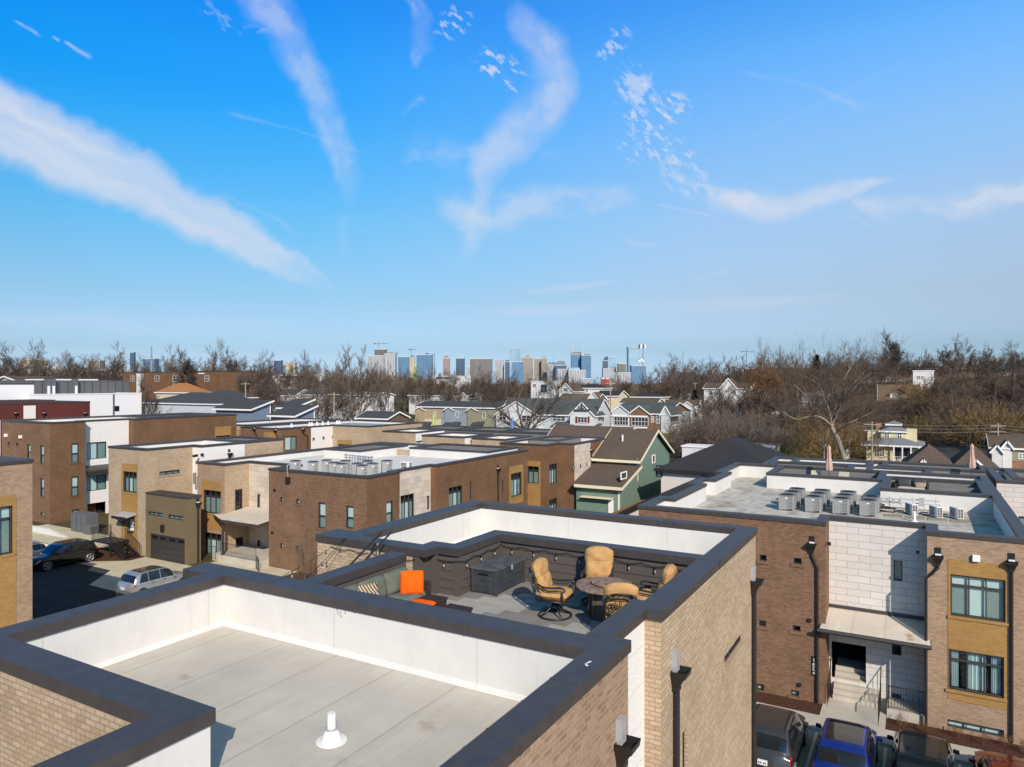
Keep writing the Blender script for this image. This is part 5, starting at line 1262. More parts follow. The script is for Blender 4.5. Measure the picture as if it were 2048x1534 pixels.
def brown_mid():
    zt = 7.5
    P_ = [(-52, 38.2), (-48.6, 38.2), (-48.6, 40.6), (-43.2, 40.6), (-43.2, 37.95), (-33.4, 37.95), (-33.4, 41.55), (-33.9, 41.55), (-33.9, 46.1), (-33.4, 46.1), (-33.4, 61.4), (-52, 61.4)]
    w = {0: [(408, 979, 442, 1029, 'triple_d', 'ochre_brick'), (409, 1063.6, 442.7, 1113, 'triple', 'ochre_brick')], 1: [(470, 979.5, 485.4, 1029.7, 'sash_d', 'tan_brick'), (471.5, 1076, 486.8, 1115, 'sash_d', 'tan_brick')],
         2: [(514, 988, 520.5, 1016, 'mid'), (514.4, 1079.7, 521, 1101, 'mid')],
         4: [(560, 994, 566, 1004, 'light', 'dusty_brick'), (592, 998, 598.6, 1008.5, 'light', 'dusty_brick'), (636, 1004, 651, 1057.6, 'sash', 'dusty_brick'), (691.7, 1011, 707, 1058, 'sash', 'dusty_brick'), (559.5, 1086, 566, 1096.6, 'light', 'dusty_brick'), (592, 1091.5, 598.6, 1101.7, 'light', 'dusty_brick'), (637, 1101, 651, 1150, 'sash', 'dusty_brick')],
         5: [(773, 1004, 786.5, 1045, 'sash', 'dusty_brick')], 7: [(801, 992, 828.6, 1034, 'triple'), (853.7, 992, 859, 1018, 'light')],
         9: [(897.8, 976, 925, 1010, 'triple', 'dusty_brick'), (939.7, 963, 943, 999, 'light'), (1004, 961, 1007.2, 983, 'light'), (1021.6, 948, 1043, 989, 'triple', 'ochre_brick')]}
    n = len(P_); ww = {i: on_edge(P_[i], P_[(i+1) % n], v) for i, v in w.items()}
    mk = {0: 'pink_brick', 1: 'tan_brick', 2: 'stone_small', 3: 'dusty_brick', 4: 'dusty_brick', 5: 'brown_brick', 6: 'brown_brick', 7: 'stone_small', 8: 'brown_brick', 9: 'brown_brick'}
    th = flat_block('townhouse', 'long brown brick townhouse block across the court with rooftop condensers and stone bays', 'townhouse', P_, zt, 6.9, {**{i: (mk[i], ww.get(i, [])) for i in mk}, '*': ('brown_brick', [])}, TG)
    ochre(th, P_[0], P_[1], (403, 960, 444, 1062), ww[0]); ochre(th, P_[9], P_[10], (1018.5, 934, 1046, 1003), ww[9][3:])
    ring(th, -49.7, -45.1, 50.3, 57.4, 6.9, zt+.25, fz=6.95); ring(th, -43.3, -34.3, 55.4, 61.0, 6.9, zt+.24, fz=6.95)
    b = MB(); b.box(-45.1, -43.3, 55.6, 55.9, 6.9, zt-.1); b.build('stub_wall', M['tan_brick'], th)
    # porch roof in the recess
    c = MB(); F = [(-48.59, 40.59, 3.75), (-43.21, 40.59, 3.75), (-43.21, 36.9, 3.35), (-47.4, 36.9, 3.35), (-49.6, 37.9, 3.42), (-48.59, 38.4, 3.5)]
    c.poly(F); c.poly([(x, y, z-.22) for x, y, z in F][::-1])
    for i in range(6):
        a, d = F[i], F[(i+1) % 6]; c.poly([(a[0], a[1], a[2]-.22), (d[0], d[1], d[2]-.22), d, a], 1)
    k = c.build('porch_roof', [M['canopy_top'], M['coping']], th)
    po = MB(); po.box(-47.5, -47.36, 37.05, 37.19, .0, 3.2); po.build('porch_post', M['coping'], th)
    lb = MB(); lb.box(-48.55, -43.25, 37.0, 40.55, 0, .55); lb.build('landing', M['concrete'], th)
    r = MB(); rail_panel(r, (-50.4, 36.2, .0), (-47.4, 36.4, .35), 1.0, .16); rail_panel(r, (-47.4, 36.9, .55), (-43.4, 36.9, .55), 1.0, .16); rail_panel(r, (-43.4, 36.9, .0), (-42.4, 36.3, .0), 1.0, .16)
    r.build('railing', M['black_metal'], th)
    for e, pts in ((9, ((995, 937, .0),)), (7, ((870, 958, 0),))):
        for px, py, j in pts:
            q = atX(px, py, P_[e][0]); downspout(th, P_[e], (0, 1), q.y-P_[e][1], q.z, .1, j)
    q = atY(578, 955, 37.95); l = MB(); l.box(q.x-.16, q.x+.16, 37.72, 37.94, q.z-.38, q.z+.05); l.build('wall_light', M['black_metal'], th); l = MB(); l.tube([(q.x, 37.85, q.z+.05), (q.x, 37.75, q.z+.8), (q.x, 37.86, q.z+.98), (q.x, 38.2, q.z+.95)], .03, 6); l.build('conduit', M['galv'], th)
    for px, py in ((550, 980), (545, 1065)):
        q = atY(px, py, 37.95); v = MB(); v.box(q.x-.09, q.x+.09, 37.86, 37.949, q.z-.08, q.z+.08); v.build('wall_vent', M['black_metal'], th)
    rk = MB()
    for z in (8.0, 8.2): rk.tube([(-40.6, 43.4, z), (-37.2, 43.0, z)], .05, 6)
    for i in range(5): rk.bar((-40.4+i*.75, 43.4-i*.09, 6.9), (-40.4+i*.75, 43.4-i*.09, 8.3), .06, .06)
    for i in range(9): rk.box(-39.9+i*.28, -39.8+i*.28, 43.2, 43.26, 7.6, 8.2)
    rk.build('pipe_rack', M['galv'], th)
    # far end of the row
    zt = 7.72; P2 = [(-38.7, 65), (-33.1, 65), (-33.1, 67.6), (-31.2, 67.6), (-31.2, 71.8), (-31.2, 77.3), (-38.7, 77.3)]
    w = {0: [(1055.5, 932, 1077.6, 967.6, 'double', 'ochre_brick'), (1055.5, 1003, 1077.6, 1040, 'double')], 1: [(1098.6, 929.5, 1114.6, 965, 'triple', 'dusty_brick'), (1098.6, 1000, 1114.6, 1035, 'triple')],
         3: [(1147.5, 932.4, 1150.3, 939.5, 'mid'), (1160, 929, 1163, 936, 'mid'), (1172.8, 926, 1175.6, 933, 'mid'), (1163, 986, 1177, 1019, 'triple')], 4: [(1194.4, 915, 1206.7, 948, 'triple', 'ochre_brick'), (1194.4, 979, 1206.7, 1011, 'triple', 'ochre_brick')]}
    ww = {i: on_edge(P2[i], P2[i+1], v) for i, v in w.items()}
    th = flat_block('townhouse', 'far end townhouse with a marbled white bay beside the green house', 'townhouse', P2, zt, 6.9, {0: ('brown_brick', ww[0]), 1: ('brown_brick', ww[1]), 2: ('brown_brick', []), 3: ('stone_small', ww[3]), 4: ('brown_brick', ww[4]), '*': ('brown_brick', [])}, TG)
    ochre(th, P2[0], P2[1], (1053.5, 921, 1081, 1040), ww[0]); ochre(th, P2[4], P2[5], (1192, 906, 1209, 1032), ww[4])
    ring(th, -38.2, -34.5, 70.5, 76.6, 6.9, zt+.03, outer='siding_grey', fz=7.0)
    for px, py, x, e, j in ((1121, 908, -33.1, 1, .55), (1181, 900, -31.2, 4, .5)):
        q = atX(px, py, x); downspout(th, P2[e], (0, 1), q.y-P2[e][1], q.z, .1, j)
brown_mid()
def more_acs():
    global n
    pos = [(-41.9, 39.4), (-40.2, 39.6), (-40.1, 40.9), (-38.4, 40.0), (-38.6, 41.4), (-37.4, 39.7), (-36.5, 40.4), (-36.9, 42.0), (-35.5, 41.0), (-35.3, 39.6), (-35.8, 43.0)]
    lab = ['alone nearest the wall light', 'front of the second pair', 'back of the second pair', 'front of the third pair', 'back of the third pair', 'close to the edge under the pipe rack', 'in the middle of the cluster', 'right behind the pipe rack', 'beside the roof corner, second from the edge', 'at the very corner of the brown roof', 'last at the back next to the pipe rack end']
    for (x, y), l in zip(pos, lab): place(AC, False, (x, y, 6.9), .785, 'grey condenser on the brown block, '+l, (1.0, 1.0, 1.32), group='grey condensers on the brown block')
    place(MS, False, (-34.9, 44.2, 6.9), 0, 'white twin fan unit behind the condensers of the brown block', (1.1, 1.1, 1.6))
more_acs()
def corner_block():
    zt = 10.13
    P_ = [(-84.5, 38.5), (-75.1, 38.5), (-75.1, 42), (-76, 42), (-76, 47.2), (-75.1, 47.2), (-75.1, 60.8), (-84.5, 60.8)]
    w = {0: [(53.5, 888, 60.5, 918, 'sash', 'dusty_brick'), (79.5, 890.5, 87.4, 928, 'sash', 'dusty_brick'), (79.8, 956, 87.6, 994, 'sash', 'dusty_brick'), (80, 1024.5, 88, 1032, 'light', 'dusty_brick'), (15, 883.5, 19, 891, 'mid', 'dusty_brick'), (32, 885, 36, 892, 'mid', 'dusty_brick')],
         1: [(142.8, 887, 157.8, 924.5, 'sash', 'brown_brick'), (142.8, 953.5, 157.6, 991.4, 'sash', 'brown_brick'), (144, 1020, 159, 1027, 'mid', 'brown_brick')], 3: [(174, 885.5, 213, 916, 'slider'), (174, 952, 213, 978, 'slider'), (175, 1008, 212, 1044, None)], 5: [(432, 872, 461, 890, 'triple')]}
    ww = {i: on_edge(P_[i], P_[(i+1) % 8], v) for i, v in w.items()}
    th = flat_block('townhouse', 'tall brown brick corner townhouse at the far left of the court', 'townhouse', P_, zt, 9.2, {0: ('dusty_brick', ww[0]), 1: ('brown_brick', ww[1]), 3: ('white_lap', ww[3]), 5: ('brown_brick', ww[5]), '*': ('brown_brick', [])}, TG)
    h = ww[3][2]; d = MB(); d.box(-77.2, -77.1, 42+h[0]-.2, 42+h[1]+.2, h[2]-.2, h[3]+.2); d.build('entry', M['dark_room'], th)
    d = MB(); d.box(-77.09, -77.05, 42+h[1]-1.5, 42+h[1]-.5, h[2], h[3]-.2); d.build('door', M['oak'], th)
    ochre(th, P_[5], P_[6], (430, 854, 462, 892), ww[5])
    q = atX(170, 938, -76); c = MB(); c.extr([(-76+.01, 42.05, q.z+.05), (-76+.01, 42.05, q.z+.3), (-74.6, 42.05, q.z-.05), (-74.6, 42.05, q.z-.25)], (0, 5.1, 0)); c.build('canopy', M['coping'], th)
    ring(th, -82, -76.5, 50, 58, 9.2, zt+.03, fz=9.3)
    for px, py in ((13.5, 870.5), (42.5, 873.5)):
        q = atY(px, py, 38.5); l = MB(); l.box(q.x-.16, q.x+.16, 38.3, 38.499, q.z-.16, q.z+.16); l.build('wall_light', M['pvc'], th)
    w = MB(); w.box(-84.9, -84.55, 36, 38.4, 0, 10.1); w.build('fin_wall', M['parapet'], th)
M['oak'] = plain('orange_wood_door', (.28, .11, .035), .5, .3, var=.2, scale=8)
corner_block()
def stepped_row():
    zt = 8.2
    P_ = [(-79, 64.6), (-71.3, 64.6), (-71.3, 69.8), (-71.3, 73.9), (-64.8, 73.9), (-64.8, 86), (-79, 86)]
    w1 = on_edge(P_[1], P_[2], [(570, 873.5, 593.8, 898.5, 'slider', 'dusty_brick')]); w2 = on_edge(P_[2], P_[3], [(625, 875.5, 629.7, 881, 'mid'), (645, 873.5, 649.5, 879, 'mid'), (664, 871.5, 668, 877, 'mid')])
    w0 = on_edge(P_[0], P_[1], [(530, 876, 551, 893, 'triple')]); w3 = on_edge(P_[3], P_[4], [(677, 888, 702, 906, 'triple')])
    th = flat_block('townhouse', 'stepped brown and tan townhouse with a grey roof of many small vents', 'townhouse', P_, zt, 7.75, {0: ('dusty_brick', w0), 1: ('brown_brick', w1), 2: ('white_lap', w2), 3: ('tan_brick', w3), '*': ('tan_brick', [])}, TG, roof='roof_grey')
    ochre(th, P_[0], P_[1], (528, 864, 552.5, 894), w0); ochre(th, P_[3], P_[4], (674.4, 879, 704, 907), w3)
    for px, py, x in ((605, 855, -71.3),):
        q = atX(px, py+3, x); downspout(th, P_[1], (0, 1), q.y-P_[1][1], q.z, 3, .9)
    for px, py in ((510, 857), (552, 860)):
        q = atY(px, py, 64.6); downspout(th, P_[0], (1, 0), q.x+79, q.z, 3, .5)
    rnd = random.Random(4)
    for px, py in ((479, 840), (494, 838), (504, 847), (522, 845), (536, 836), (545, 843), (555, 853), (573, 844), (590, 850), (618, 850), (628, 848)):
        q = atZ(px, py, 7.75); q.y = min(max(q.y, 66), 85); q.x = min(max(q.x, -78), -66); v = MB(); v.lathe([(.28, 0), (.14, .1), (.12, .3), (.16, .42), (.1, .5)], 8, q); v.build('roof_vent', M['pvc'], th)
    th = flat_block('townhouse', 'tan brick townhouse just left of the stepped brown one', 'townhouse', [(-88, 66), (-79.1, 66), (-79.1, 84), (-88, 84)], 8.35, 7.9, {'*': ('tan_brick', [])}, TG, roof='roof_grey')
    ochre(th, (-88, 66), (-79.1, 66), (476, 859, 496, 890), [])
    B = [((-63.6, 72.2), -58.3, 'tan brick unit of the stepped row with a lime umbrella behind', 848, 860), ]
    def unit(x0, x1, y, label, z=8.1):
        t = flat_block('townhouse', label, 'townhouse', [(x0, y), (x1, y), (x1, y+6), (x0, y+6)], z, z-.9, {0: ('tan_brick', []), 1: ('white_lap', []), '*': ('tan_brick', [])}, TG, t=.3)
        b = MB(); b.box(x1+.002, x1+.09, y+.1, y+6.0, z-1.25, z-1.1); b.build('coping', M['coping'], t)
        b = MB(); wall(b, (x1+.1, y+3.2), (1, 0), 2.2, 0, z-1.0); b.poly([(x1+.1, y+3.2, z-1), (x1+2.3, y+3.2, z-1), (x1+2.3, y+6, z-1), (x1+.1, y+6, z-1)]); b.build('white_bay', M['white_lap'], t)
        downspout(t, (x1, y), (0, 1), .7, z-1.7, 3, .25); return t
    unit(-58.2, -53.0, 69.0, 'tan stepped unit in the middle of the row, lime umbrella on its deck')
    unit(-49.5, -43.6, 65.6, 'tan stepped unit nearest the brown block roof, blue umbrella on its deck')
    unit(-43.2, -38.8, 66.4, 'tan stepped unit squeezed between the blue umbrella unit and the far end townhouse', 7.95)
    th = flat_block('townhouse', 'low dark decked roof in front of the gabled houses', 'townhouse', [(-66, 84), (-40, 84), (-40, 92), (-66, 92)], 7.4, 6.7, {'*': ('siding_grey', [])}, TG, roof='roof_white')
    for x0, x1 in ((-65, -58), (-57, -50), (-49, -41)): ring(th, x0, x1, 84.6, 91, 6.7, 7.45, outer='siding_grey', fz=6.8)
stepped_row()
closed_umbrella((-62.4, 85.5, 6.9), 2.5, 'lime_cloth', 'closed lime green umbrella on a far roof deck'); closed_umbrella((-49.0, 85.6, 6.9), 2.4, 'blue_cloth', 'closed blue umbrella on a far roof deck')
def xblock(label, x, pa, pb, yt, wm, depth=10, base=0, zr=None, roof='roof_white', cat='building', seams=0, name='building', coping='coping'):
    a, b = atX(pa, yt, x), atX(pb, yt, x); z = (a.z+b.z)/2
    th = flat_block(name, label, cat, [(x-depth, a.y), (x, a.y), (x, b.y), (x-depth, b.y)], z, zr or z-.8, {'*': (wm, [])}, None, roof=roof, base=base, coping=coping)
    if seams:
        s = MB(); y = a.y
        while y < b.y: s.box(x, x+.06, y-.03, y+.03, base, z-.1); y += seams
        s.build('seam', M['coping'], th)
    return th, a, b, z
M['metal_panel'] = plain('grey_metal_panel', (.115, .12, .13), .5, .4, var=.05)
M['white_render'] = plain('white_render', (.74, .745, .75), .8, .2, var=.03)
t_, a, b, z = xblock('dark red brick building with a pale panel, left of the brown corner block', -105, -60, 180, 805, 'maroon_brick', 12)
p = MB(); q, r = atX(47, 812, -105), atX(71, 812, -105); p.box(-105, -104.95, q.y, r.y, 0, z-.4); p.build('wall_panel', M['white_lap'], t_)
for px in (31, 87, 169):
    q = atX(px, 826, -105); downspout(t_, (-105, a.y), (0, 1), q.y-a.y, q.z, 3, 0)
t_, a, b, z = xblock('second dark red brick roof just behind the first', -111, -40, 110, 801, 'maroon_brick', 6)
t_, a, b, z = xblock('plain white rendered building below the grey metal storey', -117, 60, 283, 787, 'white_render', 12, coping='white_render'); q, r = atX(229, 812, -117), atX(238, 822, -117)
p = MB(); p.box(-117, -116.93, q.y, r.y, r.z, q.z); p.build('window', M['tint'], t_); p = MB(); q = atX(227, 790, -117); p.box(-117, -116.9, q.y-.12, q.y+.12, 0, z-.2); p.build('downpipe', M['metal_panel'], t_)
t_, a, b, z = xblock('white rendered box at the left edge in front of the metal storey', -118.5, -60, 68, 767, 'white_render', 8)
t_, a, b, z = xblock('dark grey standing seam metal storey above the white wall', -124, 48, 258, 761, 'metal_panel', 10, seams=1.35, coping='metal_panel')
for k, px in enumerate((92, 102, 147)):
    q = atX(px, 760, -124); c = MB(); c.box(-124, -123.2, q.y-.35, q.y+.35, z-2.4, z+.25); c = c.build('chimney', M['metal_panel'], t_); v = MB(); v.box(-123.19, -123.15, q.y-.2, q.y+.2, z-2.3, z-.9); v.build('pane', M['blind'], c, rel=False, origin=world_of(t_))
xblock('white flat roof peeping above the metal storey', -138, 96, 196, 756, 'white_render', 8)
# utility cabinet and raised bed on the far side of the left court
def cabinet():
    a, b = atZ(146, 1061, .05), atZ(192, 1062, .05); th = thing('utility_cabinet', (a.x, a.y, .05), 'big dark grey metal cabinet by the brown corner block', 'cabinet')
    c = MB(); c.box(-69.7, -67.4, 37.6, 38.9, .05, 1.75); c.build('casing', M['metal_panel'], th, bevel=.03); c = MB(); c.box(-67.38, -66.3, 37.4, 38.3, .05, .95); c.build('side_unit', M['metal_panel'], th, bevel=.03)
    c = MB(); [c.box(-69.5+k*.75, -69.48+k*.75, 37.585, 37.6, .2, 1.7) for k in range(1, 3)]; c.build('door_gap', M['black_metal'], th)
    w = thing('retaining_wall', (-71, 36.5, 0), 'low white kerb wall stepping down in front of the grey cabinet', 'wall')
    c = MB(); c.extr([(-74.5, 35.6, .0), (-74.5, 35.6, .55), (-70.2, 35.6, .55), (-67.0, 35.6, .12), (-67.0, 35.6, 0)], (0, .3, 0)); c.build('wall', M['parapet'], w)
cabinet()
# ------------------------------------------------------------------ houses of the neighbourhood, all on the same street grid
for k_, c_ in dict(w_white=(.66, .67, .67), w_blue=(.27, .32, .37), w_grey=(.36, .39, .41), w_tan=(.40, .33, .21), w_olive=(.27, .27, .19), w_green=(.165, .245, .20), w_yellow=(.66, .60, .38), w_pale=(.52, .57, .60), w_sky=(.17, .225, .30), w_cream=(.62, .55, .40), w_brown=(.15, .10, .07)).items(): M[k_] = lap(k_[2:]+'_lap_siding', c_, .2, line=.16, dark=.55)
for k_, c_ in dict(r_green=(.070, .082, .082), r_black=(.034, .035, .039), r_brown=(.098, .075, .060), r_grey=(.17, .185, .20), r_dark=(.056, .060, .066), r_orange=(.30, .14, .06), r_tan=(.12, .09, .062)).items(): M[k_] = shingle(k_[2:]+'_shingles', c_)
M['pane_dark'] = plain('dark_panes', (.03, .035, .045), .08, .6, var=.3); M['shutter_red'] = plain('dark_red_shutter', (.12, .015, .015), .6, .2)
def swin(parent, o, u, h, trim='white_trim', mull=1, rails=1, m='pane_dark'):
    """one window of a distant house: casing, bars and panes"""
    o = Vector((*o[:2], 0)); u = Vector((*u[:2], 0)); n = Vector((u.y, -u.x, 0)); a, b, c, d = h[:4]; mb = MB(); Z = Vector((0, 0, 1))
    B = lambda s0, s1, z0, z1, k0, k1, q: mb.obox(o+u*(s0+s1)/2+n*(k0+k1)/2+Z*(z0+z1)/2, u*(s1-s0)/2, n*(k1-k0)/2, Z*(z1-z0)/2, q)
    f = .11; B(a, b, c, d, -.02, .03, 1); B(a-f, b+f, d, d+f, -.02, .08, 0); B(a-f, b+f, c-f, c, -.02, .08, 0); B(a-f, a, c, d, -.02, .08, 0); B(b, b+f, c, d, -.02, .08, 0)
    for i in range(mull): x = a+(b-a)*(i+1)/(mull+1); B(x-.05, x+.05, c, d, .03, .06, 0)
    for i in range(rails): z = c+(d-c)*(i+1)/(rails+1); B(a, b, z-.04, z+.04, .03, .058, 0)
    return mb.build('window', [M[trim], M[m]], parent)
def roof_gable(rb, fb, x0, x1, y0, y1, ze, zr, axis, ov=.4, th=.14):
    """two slopes with overhang, plus fascia boards"""
    def slab(a, b, c, d):
        n = (Vector(b)-Vector(a)).cross(Vector(d)-Vector(a)).normalized()
        if n.z < 0: n = -n
        P = [Vector(q) for q in (a, b, c, d)]
        if ((P[1]-P[0]).cross(P[3]-P[0])).z < 0: P = P[::-1]
        rb.add(P+[q-n*th for q in P], [(0, 1, 2, 3), (7, 6, 5, 4), (0, 4, 5, 1), (1, 5, 6, 2), (2, 6, 7, 3), (3, 7, 4, 0)])
    if axis == 'x':
        ym = (y0+y1)/2; s = (zr-ze)/(ym-y0); zl = ze-s*ov
        slab((x0-ov, y0-ov, zl), (x1+ov, y0-ov, zl), (x1+ov, ym, zr), (x0-ov, ym, zr)); slab((x0-ov, y1+ov, zl), (x1+ov, y1+ov, zl), (x1+ov, ym, zr), (x0-ov, ym, zr))
        fb.box(x0-ov, x1+ov, y0-ov-.05, y0-ov-.004, zl-.26, zl+.02)
        for x in (x0-ov-.03, x1+ov+.03): fb.bar((x, y0-ov, zl-.1), (x, ym, zr-.1), .05, .28); fb.bar((x, y1+ov, zl-.1), (x, ym, zr-.1), .05, .28)
    else:
        xm = (x0+x1)/2; s = (zr-ze)/(xm-x0); zl = ze-s*ov
        slab((x0-ov, y0-ov, zl), (x0-ov, y1+ov, zl), (xm, y1+ov, zr), (xm, y0-ov, zr)); slab((x1+ov, y0-ov, zl), (x1+ov, y1+ov, zl), (xm, y1+ov, zr), (xm, y0-ov, zr))
        fb.box(x1+ov+.004, x1+ov+.05, y0-ov, y1+ov, zl-.26, zl+.02)
        fb.bar((x0-ov, y0-ov-.03, zl-.1), (xm, y0-ov-.03, zr-.1), .05, .28); fb.bar((x1+ov, y0-ov-.03, zl-.1), (xm, y0-ov-.03, zr-.1), .05, .28)
def roof_hip(rb, fb, x0, x1, y0, y1, ze, zr, ov=.5):
    x0 -= ov; x1 += ov; y0 -= ov; y1 += ov; h = min(x1-x0, y1-y0)/2
    if x1-x0 >= y1-y0: a, b = (x0+h, (y0+y1)/2, zr), (x1-h, (y0+y1)/2, zr); rid = ((0, 1, 5, 4), (1, 2, 5), (2, 3, 4, 5), (3, 0, 4))
    else: a, b = ((x0+x1)/2, y0+h, zr), ((x0+x1)/2, y1-h, zr); rid = ((0, 1, 4), (1, 2, 5, 4), (2, 3, 5), (3, 0, 4, 5))
    rb.add([(x0, y0, ze), (x1, y0, ze), (x1, y1, ze), (x0, y1, ze), a, b], list(rid)); rb.poly([(x0, y1, ze), (x1, y1, ze), (x1, y0, ze), (x0, y0, ze)])
    fb.box(x0-.04, x1+.04, y0-.05, y0-.003, ze-.24, ze+.03); fb.box(x1+.003, x1+.05, y0, y1, ze-.24, ze+.03); fb.box(x0-.05, x0-.003, y0, y1, ze-.24, ze+.03)
def body(mb, x0, x1, y0, y1, z0, ze, zr=None, axis=None, m=0):
    mb.box(x0, x1, y0, y1, z0, ze-.01, m)
    if axis == 'x':
        ym = (y0+y1)/2
        for x, s in ((x0, 1), (x1, -1)): mb.poly([(x, y0, ze-.01), (x, y1, ze-.01), (x, ym, zr-.02)][::-s], m)
    elif axis == 'y':
        xm = (x0+x1)/2
        for y, s in ((y0, -1), (y1, 1)): mb.poly([(x0, y, ze-.01), (x1, y, ze-.01), (xm, y, zr-.02)][::-s], m)
def house(label, kpx, d, pxl, pxr, ye, rp, axis, wm, rm, front=(), side=(), fm='white_trim', side_m=None, base=None, cat='house', ov=.4, gables=(), depth=None, name='house', chim=None, group=None):
    """front right corner sighted at kpx, distance d; left edge and far right edge sighted; eave row ye; ridge sighted at rp"""
    K = atD(kpx, ye, d); x1, y0, ze = K.x, K.y, K.z; x0 = atY(pxl, ye, y0).x; y1 = atX(pxr, ye, x1).y if depth is None else y0+depth
    b = land(x1, y0)-.3 if base is None else base
    zr = (atY(rp[0], rp[1], y0 if axis == 'y' else (y0+y1)/2)).z if rp else ze
    th = thing(name, ((x0+x1)/2, (y0+y1)/2, b), label, cat, group)
    wb, rb, fb = MB(), MB(), MB()
    body(wb, x0, x1, y0, y1, b, ze, zr, axis if axis in 'xy' else None)
    wb.build('wall', M[wm], th)
    if side_m: s = MB(); s.box(x1-.02, x1+.03, y0, y1, b, ze-.02); s.build('wall', M[side_m], th)
    if axis == 'hip': roof_hip(rb, fb, x0, x1, y0, y1, ze, zr, ov)
    elif axis in 'xy': roof_gable(rb, fb, x0, x1, y0, y1, ze, zr, axis, ov)
    else: rb.box(x0-.15, x1+.15, y0-.15, y1+.15, ze, ze+.25)
    for (gl, gr, gy, gye, gm, dp) in gables:
        a, c = atY(gl, gye, y0-dp), atY(gr, gye, y0-dp); zt = atY((gl+gr)/2, gy, y0-dp).z; g = MB()
        body(g, a.x, c.x, y0-dp, y0+.02, b, a.z, zt, 'y'); g.build('gable', M[gm], th)
        run = (zt-ze)/max((zr-ze)/((y1-y0)/2), .05) if axis == 'x' else 2.0
        roof_gable(rb, fb, a.x, c.x, y0-dp, y0+min(max(run, .5), (y1-y0)*.5), a.z, zt, 'y', .3)
    rb.build('roof', M[rm], th); fb.build('fascia', M[fm], th)
    dpm = max([0]+[g[5] for g in gables])
    for w in front:
        dp = w[4] if len(w) > 4 else 0; h = on_edge((x0, y0-dp), (x1, y0-dp), [(*w[:4], None)])[0]; swin(th, (x0, y0-dp), (1, 0), h, mull=w[5] if len(w) > 5 else 1)
    for w in side: h = on_edge((x1+(.03 if side_m else 0), y0), (x1+(.03 if side_m else 0), y1), [(*w[:4], None)])[0]; swin(th, (x1+(.03 if side_m else 0), y0), (0, 1), h)
    if chim: c = MB(); q = atY(chim[0], chim[1], (y0+y1)/2); c.box(q.x-.4, q.x+.4, q.y-.4, q.y+.4, ze, q.z); c.build('chimney', M['orange_brick'], th)
    return th, x0, x1, y0, y1, b, ze, zr
def extra(th, name, m, f): mb = MB(); f(mb); return mb.build(name, M[m], th)
HG = 'houses of the neighbourhood'
# the three coloured row houses
t, x0, x1, y0, y1, b, ze, zr = house('row of tan, blue and olive sided houses with small dormer gables', 995, 185, 830, 1010, 815, (900, 802), 'x', 'w_tan', 'r_dark',
    front=[(838, 822, 843, 829, 0), (868, 824, 871, 834, 0), (895, 820, 901, 829), (939, 821, 945, 831), (966, 824, 971, 836), (912, 824, 917, 834)], depth=11, gables=[(831, 848, 813, 818, 'w_tan', .5), (890, 906, 813, 818, 'w_blue', .5), (935, 953, 814, 819, 'w_olive', .5)])
for m_, a_, c_ in (('w_blue', 883, 932), ('w_olive', 932, 994)): extra(t, 'wall', m_, lambda q: q.box(atY(a_, 820, y0).x, atY(c_, 820, y0).x, y0-.06, y0, b, ze-.05))
extra(t, 'lower_wall', 'w_cream', lambda q: q.box(x0, atY(883, 820, y0).x-.05, y0-.09, y0-.002, b, atY(850, 838, y0).z))
for a_, c_ in ((836, 856), (885, 915), (940, 962)):
    pr = MB(); p, q = atY(a_, 846, y0-2), atY(c_, 846, y0-2); pr.extr([(p.x, y0-2, p.z-.7), (p.x, y0-2, p.z-.5), (p.x, y0, p.z+.4), (p.x, y0, p.z+.2)], (q.x-p.x, 0, 0)); pr.build('porch_roof', M['r_dark'], t)
# white gabled house with a green grey roof
t, x0, x1, y0, y1, b, ze, zr = house('white house with red shutters, trussed gable and green grey roof', 1190, 172, 1000, 1222, 829, (1150, 797), 'x', 'w_pale', 'r_green',
    front=[(999, 826, 1012, 840, 1.6), (1044, 831, 1061, 842, 1.6), (1106, 832, 1130, 842, 0, 2), (1156, 834, 1174, 845, 2.2, 2)], side=[(1202, 832, 1208, 843)], gables=[(992, 1075, 802, 827, 'w_white', 1.5), (1140, 1189, 804, 829, 'w_white', 2.1)])
for a_, c_ in ((1151, 1155), (1175, 1179)):
    s = MB(); p, q = atY(a_, 833, y0-2.1), atY(c_, 846, y0-2.1); s.box(p.x, q.x, y0-2.17, y0-2.1, q.z, p.z); s.build('shutter', M['shutter_red'], t)
tr = MB(); p, q, r_ = atY(1147, 820, y0-2.5), atY(1180, 820, y0-2.5), atY(1163.5, 806, y0-2.5); tr.bar(p, q, .12, .3); tr.bar((p+q)/2, r_, .12, .3); tr.bar((p+q)/2, p.lerp(r_, .55), .1, .22); tr.bar((p+q)/2, q.lerp(r_, .55), .1, .22); tr.build('gable_truss', M['r_dark'], t)
for a_, c_, yy in ((1100, 1142, 853), (1140, 1192, 856)):
    pr = MB(); p, q = atY(a_, yy, y0-4), atY(c_, yy, y0-4); pr.extr([(p.x, y0-4.2, p.z-.2), (p.x, y0-4.2, p.z), (p.x, y0-.05, p.z+1.1), (p.x, y0-.05, p.z+.9)], (q.x-p.x, 0, 0)); pr.build('porch_roof', M['r_green'], t)
po = MB(); [po.box(atY(k, 856, y0-4).x-.12, atY(k, 856, y0-4).x+.12, y0-4, y0-3.76, b, atY(k, 855, y0-4).z) for k in (1101, 1115, 1130, 1142, 1165, 1190)]; po.build('porch_posts', M['white_trim'], t)
s = MB(); p, q = atY(1103, 859, y0-.1), atY(1141, 859, y0-.1); s.box(p.x, q.x, y0-.1, y0-.05, b, p.z+.3); s.build('porch_shade', M['pane_dark'], t)
